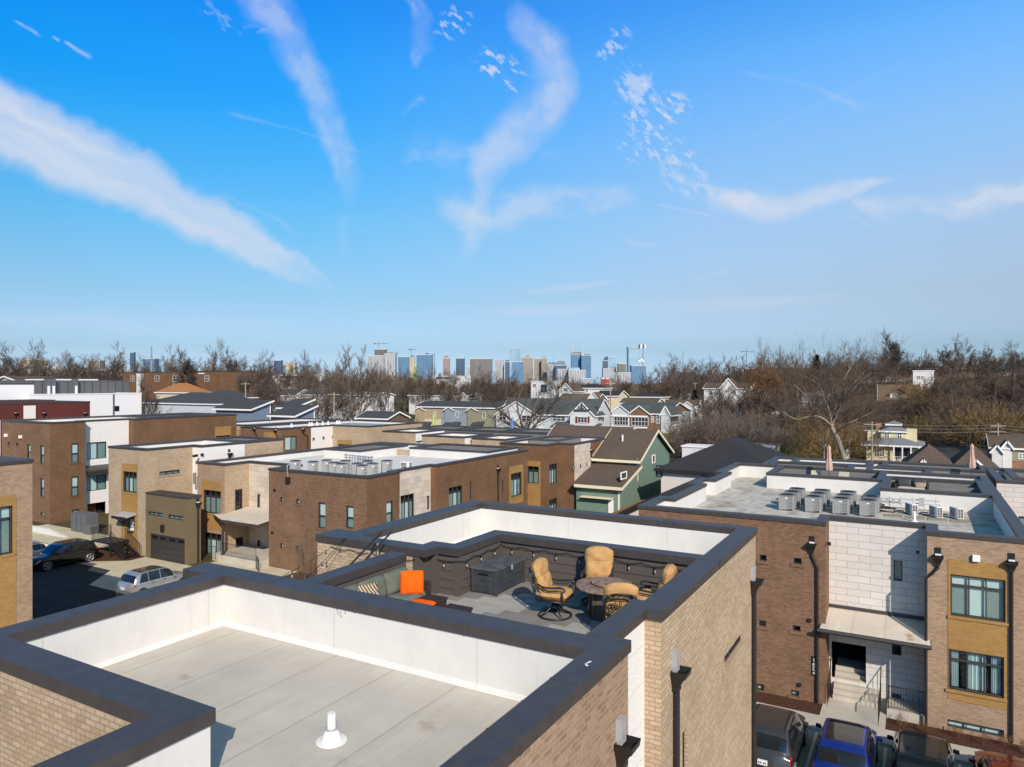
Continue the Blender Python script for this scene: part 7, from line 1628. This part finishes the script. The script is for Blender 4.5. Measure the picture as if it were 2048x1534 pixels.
tower('narrow blue tower above the far left trees', 260, 268, 704, 'navy', 3300); tower('low blue glass block right of the narrow blue tower', 286, 309, 717, 'blue', 3000, name='building'); tower('round topped tan apartment tower at the far left', 177, 200, 721, 'tan', 2600, extra=[('hip', 719)]); tower('squat white drum building over the left trees', 571, 590, 724, 'cream', 2600, name='building'); tower('grey office box left of the white drum', 548, 562, 720, 'navy', 2800, name='building'); tower('blue glass strip beside the white drum', 560, 572, 729, 'blue', 2900, name='building')
def crane(label, px, yt, yb, l, r, yj, d, luff=None):
    c = atD(px, yb, d); th = thing('tower_crane', c, label, 'crane', 'cranes'); s = d/FPX; w = .0011*d*.35; b = MB(); T_ = atD(px, yt, d); b.tube([c-Vector((0, 0, 40)), T_], w, 4); b.build('mast', M['crane_steel'], th); b = MB()
    if luff: b.tube([atD(luff[0], luff[1], d), atD(px, yj, d)], w*.8, 4)
    else: b.tube([atD(l, yj, d), atD(r, yj, d)], w*.8, 4)
    b.build('jib', M['crane_steel'], th)
    if not luff: b = MB(); q = atD(l, yj, d); b.obox(q, (w*2, 0, 0), (0, w*2, 0), (0, 0, w*2.5)); b.build('counterweight', M['crane_steel'], th)
M['crane_steel'] = plain('crane_steel', (.16, .17, .19), .6, .3)
crane('tower crane above the unfinished tower', 757, 682, 702, 749, 777, 687, 3400); crane('tower crane above the cream tower', 823, 695, 716, 819, 832, 699, 3300); crane('tower crane beside the white strip tower', 793, 702, 716, 784, 798, 706, 3300); crane('tower crane behind the russet tree', 1493, 699, 735, 1484, 1507, 703, 1500)
crane('rust coloured crane with a raised jib at the far left', 66, 722, 760, 0, 0, 722, 560, (35, 687))
def mast(label, px, yt, d, w, cross=0, name='mast', cat='mast'):
    t_ = atD(px, yt, d); z0 = land(t_.x, t_.y)-.5; th = thing(name, (t_.x, t_.y, z0), label, cat); b = MB(); b.tube([(t_.x, t_.y, z0), t_], [w*1.2, w*.7], 7); b.build('pole', M['pole_grey' if d > 250 else 'pole_wood'], th)
    if cross:
        for k in range(cross): b = MB(); c = t_-Vector((0, 0, .5+k*1.0)); b.bar(c-Vector((CA, SA, 0))*1.3, c+Vector((CA, SA, 0))*1.3, .12, .14); b.build('crossarm', M['pole_wood'], th)
    return th
M['pole_wood'] = plain('weathered_pole', (.30, .27, .22), .9, .1, var=.2); M['pole_grey'] = plain('grey_pole', (.24, .25, .27), .7, .3)
UG = 'poles'
mast('tall grey steel transmission pole at the left', 303, 692, 300, .38, 0); mast('pale utility pole beside the blue shed roofed house', 668, 784, 150, .16, 1, 'utility_pole', 'utility pole'); mast('utility pole with a drum near the dark hipped roof', 491, 764, 190, .2, 1, 'utility_pole', 'utility pole'); mast('slim pole before the white gabled houses', 1221, 762, 165, .16, 1, 'utility_pole', 'utility pole'); mast('utility pole in front of the yellow house', 1744, 843, 118, .15, 2, 'utility_pole', 'utility pole'); mast('short pole among trees beyond the little conifer', 1390, 764, 280, .25, 1, 'utility_pole', 'utility pole'); mast('thin radio mast above the right hand trees', 1366, 703, 1200, .7); mast('utility pole in front of the ranch house', 1996, 846, 120, .15, 2, 'utility_pole', 'utility pole')
def floodlights():
    d = 620; t_ = atD(1286, 693, d); th = thing('floodlight_mast', (t_.x, t_.y, 0), 'stadium floodlight mast in front of the rightmost tall tower', 'floodlights'); b = MB(); b.tube([(t_.x, t_.y, 0), t_], .35, 6); b.build('pole', M['pole_grey'], th); R_ = Vector((CA, SA, 0))
    for px in (1278.5, 1282.5, 1287, 1290):
        for y in (691, 695): q = atD(px, y, d); b = MB(); b.obox(q, R_*.6, Vector((-SA, CA, 0))*.3, (0, 0, .8)); b.build('lamp', M['white_trim' if px in (1282.5, 1290) else 'black_trim'], th)
    for px, y in ((1279, 722), (1283, 719), (1286, 722)): q = atD(px, y, d); b = MB(); b.obox(q, R_*.8, Vector((-SA, CA, 0))*.3, (0, 0, .7)); b.build('lamp', M['white_trim'], th)
floodlights()
def wires(label, pts, n, gap, sag):
    th = thing('power_line', pts[0], label, 'power line'); b = MB()
    for k in range(n):
        for a, c in zip(pts, pts[1:]):
            a, c = Vector(a)-Vector((0, 0, gap*k)), Vector(c)-Vector((0, 0, gap*k)); b.tube([a.lerp(c, i/10)-Vector((0, 0, sag*4*(i/10)*(1-i/10))) for i in range(11)], .022, 4)
    b.build('wire', M['wire'], th)
M['wire'] = plain('wire', (.22, .22, .22), .6, .3)
wires('three wires running past the yellow house to the right edge', [atD(1700, 838, 118), atD(1744, 845, 118), atD(1996, 849, 120), atD(2120, 853, 118)], 3, .55, .4)
wires('thin wires strung across the white gabled house', [atD(1090, 832, 162), atD(1221, 838, 165), atD(1345, 846, 150)], 3, .5, .5)
wires('pair of thin wires from the transmission pole', [atD(120, 705, 300), atD(303, 704, 300)], 2, 1.0, 1.2)
# ------------------------------------------------------------------ winter trees
def bark(name, c, c2, rnd=.35, rough=.95):
    m, t, b = mat(name, rough, .1); oi = t.n('ShaderNodeObjectInfo'); pos = t.n('ShaderNodeNewGeometry').outputs['Position']
    f = t.math('ADD', t.math('MULTIPLY', oi.outputs['Random'], .65), t.math('MULTIPLY', t.noise(pos, .8, 4, .6), .35)); t.put(b.inputs['Base Color'], t.mix(f, P4(c), P4(c2))); return m
M['bark'] = bark('grey_brown_bark', (.10, .082, .068), (.18, .15, .12)); M['twig'] = bark('brown_twigs', (.085, .064, .050), (.150, .112, .085)); M['twig_dark'] = bark('dark_twigs', (.06, .050, .044), (.095, .078, .066))
M['bark_pale'] = bark('pale_mottled_bark', (.25, .22, .17), (.31, .275, .215)); M['twig_grey'] = bark('grey_thicket_twigs', (.105, .085, .076), (.15, .122, .105)); M['twig_red'] = bark('russet_twigs', (.13, .075, .045), (.17, .095, .05)); M['leaf_brown'] = bark('clinging_brown_leaves', (.15, .08, .032), (.24, .125, .045)); M['needle'] = bark('dark_green_needles', (.022, .038, .014), (.05, .06, .02)); M['twig_ochre'] = bark('ochre_brush', (.15, .10, .045), (.21, .145, .06))
class Tree:
    def __init__(s, seed): s.r = random.Random(seed); s.t = MB(); s.c = MB()
    def limb(s, pts, r0, r1, mb, n=5):
        s_ = [r0+(r1-r0)*i/(len(pts)-1) for i in range(len(pts))]; mb.tube(pts, s_, n, cap=False)
    def grow(s, p, d, L, r, lev, maxl, up=.12, wob=.22, kids=5, split=.9, fine=.5, start=.25, rmin=.014):
        R_ = s.r; nseg = 5 if lev < 2 else 4 if lev < maxl else 3; pts = [p]; dirs = []
        q = p; dd = d.normalized()
        for i in range(nseg):
            dd = (dd+Vector((R_.gauss(0, wob), R_.gauss(0, wob), R_.gauss(0, wob)*.7+up)) * (.5 if lev else .28)).normalized(); q = q+dd*(L/nseg); pts.append(q); dirs.append(dd)
        re = max(r*(.45 if lev < maxl else .3), rmin*.5); s.limb(pts, r, re, s.t if lev < 2 else s.c, 6 if lev == 0 else 5 if lev == 1 else 3)
        if lev >= maxl: return
        k = max(2, int(kids*(1.0 if lev == 0 else .9)+R_.random()))
        for i in range(k):
            f = start+(1-start)*(i+R_.random()*.7)/k if lev == 0 else .18+.82*(i+R_.random())/k; f = min(f, .999); j = min(int(f*nseg), nseg-1); a = pts[j].lerp(pts[j+1], f*nseg-j)
            az = R_.uniform(0, 6.283)+i*2.4; t_ = dirs[j]; u = t_.cross(Vector((.3, .5, 1))).normalized(); v = t_.cross(u); sp = split*R_.uniform(.7, 1.25)
            nd = (t_*math.cos(sp)+(u*math.cos(az)+v*math.sin(az))*math.sin(sp)).normalized()
            if nd.z < -.15 and lev < 2: nd.z *= -.3
            s.grow(a, nd, L*fine*R_.uniform(.75, 1.2)*(1.15-.45*f if lev == 0 else 1), max(r*(.50 if lev else .45)*(1.1-.4*f), rmin), lev+1, maxl, up, wob, kids, split*.92, fine, start, rmin)
        if lev < 3: s.grow(pts[-1], dirs[-1], L*fine*1.1, max(re*.95, rmin), lev+1, maxl, up, wob, kids, split*.85, fine, start, rmin)
def proto_tree(name, seed, Hh, kind, tw='twig', bk='bark', cat='tree'):
    T = Tree(seed); th = thing(name, (0, 0, 0), 'x', cat, 'x')
    if kind == 'spread': T.grow(Vector((0, 0, -.3)), Vector((T.r.gauss(0, .04), T.r.gauss(0, .04), 1)), Hh*.5, Hh*.024, 0, 5, .15, .28, 5, .85, .62, .34, .019)
    elif kind == 'vase': 
        for i in range(3): a = i*2.1+T.r.random(); T.grow(Vector((.1*math.cos(a), .1*math.sin(a), -.3)), Vector((.26*math.cos(a), .26*math.sin(a), 1)), Hh*.6, Hh*.014, 0, 5, .20, .22, 4, .62, .55, .25, .018)
    elif kind == 'round': T.grow(Vector((0, 0, -.3)), Vector((0, 0, 1)), Hh*.62, Hh*.02, 0, 4, .10, .24, 7, .95, .52, .2, .022)
    elif kind == 'spire': T.grow(Vector((0, 0, -.3)), Vector((0, 0, 1)), Hh*.86, Hh*.02, 0, 3, .10, .14, 24, .95, .40, .28, .03)
    elif kind == 'thicket':
        for i in range(13):
            a = T.r.uniform(0, 6.28); q = Vector((Hh*.55*T.r.random()*math.cos(a), Hh*.55*T.r.random()*math.sin(a), -.2)); T.grow(q, Vector((.4*math.cos(a), .4*math.sin(a), 1)), Hh*.55, .035, 1, 4, .12, .32, 4, .75, .58, .1, .024)
    elif kind == 'shrub':
        for i in range(9): a = T.r.uniform(0, 6.28); T.grow(Vector((.08*math.cos(a), .08*math.sin(a), -.05)), Vector((.35*math.cos(a), .35*math.sin(a), 1)), Hh*.6, .014, 2, 4, .1, .2, 5, .6, .5, .1, .006)
    elif kind == 'sapling': T.grow(Vector((0, 0, -.1)), Vector((0, 0, 1)), Hh*.6, .035, 1, 4, .2, .12, 8, .55, .5, .15, .007)
    if kind == 'conifer':
        T.t.tube([(0, 0, -.3), (0, 0, Hh*.95)], [Hh*.02, .02], 6)
        for i in range(1500):
            z = Hh*(.06+.94*T.r.random()**1.2); w = Hh*.30*(1-z/Hh)**.85+.1; a = T.r.uniform(0, 6.28); k = T.r.uniform(.25, 1)*w; p = Vector((k*math.cos(a), k*math.sin(a), z-.25*k)); d = Vector((math.cos(a), math.sin(a), T.r.uniform(-.4, .2)))*T.r.uniform(.3, .6); q = Vector((-math.sin(a), math.cos(a), T.r.uniform(-.5, .5)))*T.r.uniform(.08, .18); T.c.poly([p-d*.5-q, p+d*.5-q*.3, p+d*.5+q*.3, p-d*.5+q])
    if kind == 'leafy' or kind == 'hedge':
        if kind == 'leafy': T.grow(Vector((0, 0, -.3)), Vector((0, 0, 1)), Hh*.5, Hh*.022, 0, 4, .16, .24, 6, .85, .62, .32, .015)
        ends = [Vector(v) for v in T.c.v[::7]] if kind == 'leafy' else [Vector((T.r.gauss(0, .28)*Hh, T.r.gauss(0, .28)*Hh, abs(T.r.gauss(.4, .25))*Hh)) for _ in range(260)]
        for e in ends[:2600]:
            for _ in range(2 if kind == 'leafy' else 7):
                p = e+Vector((T.r.gauss(0, .22), T.r.gauss(0, .22), T.r.gauss(0, .18))); a = Vector((T.r.gauss(0, 1), T.r.gauss(0, 1), T.r.gauss(0, 1))).normalized()*T.r.uniform(.05, .12); b = a.cross(Vector((T.r.gauss(0, 1), T.r.gauss(0, 1), 1))).normalized()*T.r.uniform(.04, .09); T.c.add([p-a, p+b, p+a, p-b], [(0, 1, 2, 3)], 1)
    if T.t.v: T.t.build('trunk', M[bk], th, rel=False, origin=(0, 0, 0), smooth=True)
    mats = [M[tw], M['leaf_brown' if kind == 'leafy' else 'needle']]
    T.c.build('crown', mats if kind in ('leafy', 'hedge') else M[tw], th, rel=False, origin=(0, 0, 0))
    zz = sorted(v[2] for v in T.c.v); hh = zz[int(len(zz)*.975)]; rr = sorted(math.hypot(v[0], v[1]) for v in T.c.v)[int(len(T.c.v)*.97)]
    th['tree_h'] = hh; return [th, hh, rr, False]
PROT = {'spread': [proto_tree('bare_tree', s, 13, 'spread', tw) for s, tw in ((3, 'twig'), (11, 'twig'), (21, 'twig_dark'))], 'vase': [proto_tree('bare_tree', s, 13, 'vase') for s in (5, 9)], 'round': [proto_tree('bare_tree', s, 12, 'round', tw) for s, tw in ((6, 'twig'), (14, 'twig_dark'))],
        'spire': [proto_tree('bare_tree', 8, 16, 'spire', 'twig_dark')], 'thicket': [proto_tree('bare_thicket', s, 6, 'thicket', tw, tw, 'thicket') for s, tw in ((2, 'twig_grey'), (12, 'twig'), (22, 'twig_ochre'))], 'leafy': [proto_tree('russet_tree', 4, 13, 'leafy', 'twig_red')], 'conifer': [proto_tree('conifer', 1, 8, 'conifer', 'needle', 'bark', 'conifer')], 'hedge': [proto_tree('evergreen_shrub', 15, 2.4, 'hedge', 'needle', 'bark', 'shrub')], 'shrub': [proto_tree('bare_shrub', 7, 1.3, 'shrub', 'twig_red', 'twig_red', 'shrub')], 'sapling': [proto_tree('sapling', 10, 4.2, 'sapling', 'twig', 'twig')]}
TR = random.Random(42)
def plant(kind, px, d, h, label, group, v=None, wide=1.0, z=None, rz=None):
    pr = PROT[kind][(v if v is not None else TR.randrange(99)) % len(PROT[kind])]; p = atD(px, 767, d); s = h/pr[1]
    w = place(pr[0], not pr[3], (p.x, p.y, land(p.x, p.y) if z is None else z), TR.uniform(0, 6.28) if rz is None else rz, label, (s*wide, s*wide, s), group); pr[3] = True
    if 'tree_h' in w: del w['tree_h']
    return w
def top(kind, px, y, d, label, group='bare winter trees', **k):
    """tree whose tip is sighted at row y"""
    p = atD(px, y, d); h = p.z-land(p.x, p.y); return plant(kind, px, d, max(h, 3), label, group, **k)
# individual trees that stand out
for kind, px, y, d, lab, kw in (
    ('vase', 705, 709, 172, 'towering bare tree with many upright limbs behind the pale utility pole', dict(wide=1.1)), ('vase', 772, 738, 188, 'bare upright tree just right of the towering one', {}), ('spread', 655, 742, 205, 'bare crown left of the pale utility pole', {}),
    ('spread', 232, 700, 300, 'big round bare tree against the sky left of the transmission pole', dict(wide=.9, v=0)), ('vase', 68, 689, 420, 'bare tree beside the rust coloured crane', {}), ('spread', 18, 696, 300, 'dark bare tree at the left frame edge', dict(v=2)), ('spread', 128, 712, 310, 'low wide bare tree right of the crane', dict(v=1)),
    ('spread', 338, 706, 300, 'bare tree just right of the transmission pole', dict(wide=.8)), ('spire', 376, 716, 255, 'ivy darkened tree before the brown apartments', dict(wide=.8)), ('spread', 428, 698, 290, 'open branched bare tree over the apartment roof', dict(wide=.85, v=1)), ('spread', 463, 697, 300, 'open branched bare tree at the right end of the apartments', dict(wide=.8, v=0)),
    ('round', 303, 762, 152, 'slender bare tree in front of the dark hipped roof', dict(wide=.6)), ('spread', 612, 712, 330, 'bare crown alone on the skyline above the long warehouse', dict(wide=.8)), ('round', 520, 724, 250, 'dense bare tree above the blue shed roofs', {}), ('spread', 485, 726, 225, 'bare tree by the pole with a drum', {}), ('round', 560, 745, 215, 'bare tree behind the upper tier shed roof', {}),
    ('spire', 1786, 680, 262, 'tall pyramidal bare tree standing above the dormer house', dict(wide=.85)), ('spread', 1850, 704, 290, 'bare tree right of the pyramidal one', dict(v=1, wide=.7)), ('spread', 1888, 684, 262, 'broad bare tree before the long ridge building', dict(v=0, wide=.9)), ('spread', 1925, 686, 268, 'second broad bare tree before the ridge building', dict(v=1, wide=.85)), ('round', 1975, 700, 225, 'dense dark tree right of the ridge building', dict(wide=1.0)), ('spread', 2028, 690, 240, 'big bare tree touching the right frame edge', dict(v=2)), ('round', 2060, 712, 190, 'dark bare tree cut by the right frame edge', {}),
    ('leafy', 1522, 716, 186, 'russet tree that keeps its brown leaves', dict(wide=.95)), ('spread', 1562, 704, 300, 'thin bare crown above the russet tree', dict(wide=.6)), ('spread', 1680, 702, 250, 'big bare tree behind the pale leaning trunk', dict(v=0, wide=.9)), ('round', 1722, 716, 215, 'dense reddish brown tree left of the dormer house', dict(wide=1.0)), ('spread', 1655, 716, 235, 'bare tree between the pine and the big crown', dict(wide=.9)), ('conifer', 1634, 712, 250, 'dark pine poking out above the bare crowns', dict(wide=1.0)), ('spread', 1600, 722, 250, 'sparse bare crown left of the pine', {}), ('conifer', 1390, 781, 232, 'small bright conifer behind the brown roofs', dict(wide=1.5)),
    ('spread', 1375, 724, 330, 'round topped bare tree under the thin radio mast', dict(v=0)), ('round', 1328, 738, 300, 'low brown tree right of the skyline', {}), ('spread', 1350, 728, 310, 'tree left of the radio mast', dict(v=1)), ('round', 1415, 728, 300, 'bare tree above the two storey white house', {}), ('spread', 1445, 730, 280, 'bare tree directly behind the pointed white gable', {}), ('round', 1300, 748, 260, 'dark rounded tree below the rightmost tall tower', {}),
    ('round', 908, 752, 235, 'bare tree left of the long white house gable', {}), ('round', 960, 750, 250, 'dense brown tree behind the tan row house', {}), ('spread', 845, 750, 240, 'bare tree before the cream tower', {}), ('round', 1010, 757, 255, 'bare tree left of the white modern house', {}), ('spread', 1128, 748, 270, 'bare tree over the low black roofed house', {}), ('spread', 985, 752, 300, 'thin crown under the banded block', {})):
    top(kind, px, y, d, lab, 'bare winter trees' if kind not in ('conifer',) else 'conifers', **kw)
# belts of trees nobody can tell apart, zone by zone
PROF = [(-100, 716), (0, 716), (200, 722), (330, 728), (460, 724), (560, 732), (680, 734), (760, 748), (900, 757), (1100, 760), (1250, 756), (1320, 748), (1400, 736), (1500, 728), (1700, 718), (1900, 712), (2100, 708)]
def prof(x):
    for (a, p), (b, q) in zip(PROF, PROF[1:]):
        if a <= x <= b: return p+(q-p)*(x-a)/(b-a)
    return PROF[-1][1]
ZN = ((-60, 250, 26, (270, 400), (-6, 16), 'bare tree in the belt along the far left horizon'), (250, 540, 22, (280, 400), (-8, 18), 'bare tree in the wood behind the brown apartments'), (500, 760, 30, (235, 400), (-6, 20), 'bare tree in the wood above the blue shed roofs'), (740, 1010, 40, (245, 450), (-8, 16), 'bare tree in the wood below the left half of the skyline'), (1000, 1300, 26, (280, 480), (-8, 14), 'bare tree in the thin wood below the twin spired tower'), (1300, 1500, 24, (240, 400), (-8, 16), 'bare tree on the slope right of the skyline'), (1500, 1780, 36, (225, 330), (-10, 16), 'bare tree on the wooded slope behind the pale leaning tree'), (1780, 2110, 36, (245, 330), (-10, 18), 'bare tree on the upper slope at the right'),
      (1395, 1570, 13, (180, 206), (36, 66), 'bare tree half hiding the pointed white gable house'), (1560, 1745, 14, (150, 200), (40, 76), 'bare tree on the bank below the grey and white house'), (1850, 2080, 16, (165, 210), (20, 60), 'bare tree in the hollow left of the right frame edge'), (520, 730, 8, (188, 222), (36, 54), 'slim bare tree before the mid white houses'))
for a, b, k, (d0, d1), (j0, j1), lab in ZN:
    for i in range(k):
        px = a+(b-a)*(i+TR.random())/k; d = TR.uniform(d0, d1); y = prof(px)+TR.uniform(j0, j1); p = atD(px, y, d); h = p.z-land(p.x, p.y); h = min(max(h, 7), 20)
        plant(TR.choice(['spread', 'round', 'vase', 'round', 'spread']), px, d, h, lab, lab.replace('bare tree', 'bare trees'), wide=TR.uniform(.9, 1.3))
TH = ((1385, 1560, 26, (128, 175), (4.5, 7.5), 'grey bare thicket between the gabled town houses and the russet tree', (0, 0, 1)), (1560, 1700, 16, (120, 190), (4, 7), 'ochre brush on the bank behind the far decks', (2, 1, 2)), (1840, 1985, 26, (140, 205), (5, 8.5), 'brown thicket climbing the bank right of the yellow house', (1, 1, 2)), (1690, 1840, 18, (150, 195), (2.2, 3.8), 'bare thicket on the bank above the yellow house', (1, 0, 1)), (1980, 2080, 12, (130, 200), (4, 7), 'dark bare thicket behind the orange ranch house', (1, 0)), (715, 830, 13, (150, 190), (3, 5.5), 'bare brush around the foot of the towering tree', (1, 0)), (250, 330, 9, (140, 165), (3, 5), 'bare shrubs beside the white wall at the left', (0, 1)), (1080, 1220, 8, (205, 260), (3, 5), 'bare brush behind the white gabled house', (1, 2)))
for a, b, k, (d0, d1), (h0, h1), lab, vs in TH:
    for i in range(k):
        px = a+(b-a)*(i+TR.random())/k; plant('thicket', px, TR.uniform(d0, d1), TR.uniform(h0, h1), lab, lab+' area', v=TR.choice(vs), wide=TR.uniform(1.0, 1.5))
for px, d, h, lab in ((1001, 150, 3.2, 'rounded evergreen shrub between two row houses'), (970, 150, 2.6, 'low brown green shrub before the olive row house'), (1302, 150, 2.6, 'upright evergreen beside the blue house side'), (1665, 128, 3.0, 'dark evergreen bush below the pale leaning tree'), (1560, 135, 3.2, 'dark evergreen bush in the ochre brush'), (1870, 170, 3.4, 'dark evergreen bush in the brown thicket'), (1960, 150, 3.0, 'dark evergreen bush left of the ranch house'), (1730, 200, 3.0, 'evergreen bush before the brick porch of the dormer house')): plant('hedge', px, d, h, lab, 'evergreen shrubs')
plant('sapling', 606, 46.5, 4.3, 'thin bare sapling against the brown brick wall', 'small bare plants', z=0)
plant('shrub', 1345, 60, 3.2, 'reddish bare shrub in front of the black garage roof', 'small bare plants', z=1.0, wide=.8)
q = 0
for x, y in ((-.6, 32.8), (.3, 32.6), (1.3, 32.9), (2.1, 32.7), (2.9, 32.9), (3.5, 32.6)):
    pr = PROT['shrub'][0]; place(pr[0], not pr[3], (x, y, .1), q, 'low bare shrub in the mulch bed under the basement windows', (.55, .55, .42), 'shrubs in the mulch bed'); q += 1.3
def limbed(label, name, d, limbs, bk, tw, seed, rr, group, twl=2.6, dens=.9):
    """a tree whose main limbs are given; side branches grow from them"""
    T = Tree(seed); base = atD(*limbs[0][0][0:2], d); th = thing(name, (base.x, base.y, land(base.x, base.y)), label, 'tree', group); o = Vector(th.location)
    for k, (pts, r0, r1) in [(i, (l[:-2], l[-2], l[-1])) for i, l in enumerate(limbs)]:
        P = [atD(p[0], p[1], d+(p[2] if len(p) > 2 else 0)) for p in pts]; sm = []
        for i in range(len(P)-1):
            a, b, c, e = P[max(i-1, 0)], P[i], P[i+1], P[min(i+2, len(P)-1)]
            for j in range(4): t = j/4; sm.append(.5*((2*b)+(c-a)*t+(2*a-5*b+4*c-e)*t*t+(3*b-3*c+e-a)*t**3))
        sm.append(P[-1])
        if k == 0: sm[0].z = o.z-.3
        T.limb([p-o for p in sm], r0, r1, T.t, 8); n_ = len(sm)
        for i in range(2 if k == 0 else 1, n_):
            f = i/n_; r = r0+(r1-r0)*f
            if k == 0 and f < .75: continue
            if T.r.random() < dens:
                t_ = (sm[i]-sm[i-1]).normalized(); a = Vector((T.r.gauss(0, 1), T.r.gauss(0, 1), T.r.gauss(.3, .8))); nd = (t_*.6+a.normalized()).normalized(); T.grow(sm[i]-o, nd, twl*T.r.uniform(.6, 1.4), max(r*.4, .03), 2, 4, .12, .26, 5, .75, .62, .1, .014)
    T.t.build('trunk', M[bk], th, rel=False, origin=(0, 0, 0), smooth=True); T.c.build('crown', M[tw], th, rel=False, origin=(0, 0, 0))
limbed('pale barked tree leaning left with long crooked limbs behind the far decks', 'leaning_tree', 104, [[(1697, 955), (1688, 915), (1676, 880), (1666, 860), (1661, 849), .42, .28], [(1663, 853), (1648, 839, -2), (1632, 832, -3), (1612, 835, -4), (1590, 838, -5), (1568, 826, -6), .21, .04], [(1628, 831, -3), (1622, 812, -4), (1616, 796, -4), (1602, 782, -5), (1588, 770, -5), .10, .03],
    [(1663, 851), (1672, 838, 1), (1677, 820, 2), (1684, 803, 2), (1691, 786, 3), (1686, 766, 4), (1697, 742, 5), (1709, 724, 5), .24, .035], [(1684, 803, 2), (1698, 788, 0), (1716, 768, -1), (1738, 750, -2), (1762, 745, -2), .10, .02], [(1662, 850), (1661, 828, 2), (1650, 800, 4), (1641, 776, 5), (1622, 758, 6), (1592, 746, 7), .12, .02], [(1671, 866), (1692, 849, -2), (1720, 836, -3), (1752, 820, -4), .14, .03], [(1690, 786, 3), (1712, 762, 5), (1730, 742, 6), .10, .03], [(1655, 835, 2), (1672, 812, 6), (1664, 790, 8), (1668, 770, 9), .10, .03]], 'bark_pale', 'twig', 31, .1, 'bare winter trees', 3.4, 1.0)
limbed('wide low dark bare tree in front of the white gabled house', 'bare_tree', 138, [[(1056, 905), (1054, 872), (1053, 866), .5, .42], [(1053, 870), (1035, 850, -2), (1012, 832, -3), (990, 815, -4), (975, 800, -5), .28, .06], [(1054, 868), (1062, 838, 1), (1072, 808, 2), (1082, 782, 3), .28, .06], [(1054, 868), (1074, 846, -2), (1090, 822, -3), (1112, 800, -4), (1128, 790, -5), .26, .06], [(1050, 866), (1040, 836, 3), (1034, 808, 5), (1044, 780, 6), .24, .05], [(1035, 850, -2), (1008, 842, -6), (985, 838, -8), .16, .04], [(1074, 846, -2), (1104, 832, -6), (1126, 826, -8), .16, .04]], 'bark', 'twig_dark', 33, .1, 'bare winter trees', 3.4, 1.0)
limbed('clump of slim whitish stems left of the leaning pale tree', 'birch_clump', 112, [[(1648, 920), (1648, 905), (1647, 890), .14, .1]]+[[(1648, 902), (1648+dx*.4, 880, k), (1648+dx, 846+abs(dx)*.3, 2*k), (1648+dx*1.5, 822+abs(dx)*.5, 3*k), .07, .02] for dx, k in ((-22, 1), (-13, -1), (-5, 2), (4, -2), (12, 1), (20, -1))], 'bark_pale', 'twig_red', 35, .1, 'bare winter trees', 1.6, .5)
# the wood that runs on to the horizon
def far_wood():
    rnd = random.Random(77); mb = MB()
    for i in range(1700):
        px = rnd.uniform(-250, 2300); d = 400*(1+rnd.random()**1.5*5); p = atD(px, 767, d); g = land(p.x, p.y); h = rnd.uniform(8, 14); w = h*rnd.uniform(.4, .7)
        for k in range(40):
            a = rnd.uniform(-1, 1); z = rnd.uniform(.15, 1); q = Vector((p.x+CA*w*a*math.sqrt(1-(z-.3)**2*.8), p.y+SA*w*a*math.sqrt(1-(z-.3)**2*.8), g+h*z)); v = Vector((rnd.gauss(0, .5), rnd.gauss(0, .5), rnd.uniform(.3, 1))).normalized()*h*.14; u = Vector((CA, SA, rnd.gauss(0, .3)))*h*.014*(1+d/1500); mb.poly([q-v-u, q-v+u, q+v+u*.4, q+v-u*.4])
    o = mb.build('distant_wood', M['twig']); tag(o, 'mass of bare brown woodland running to the horizon', 'woodland', None, 'stuff')
far_wood()
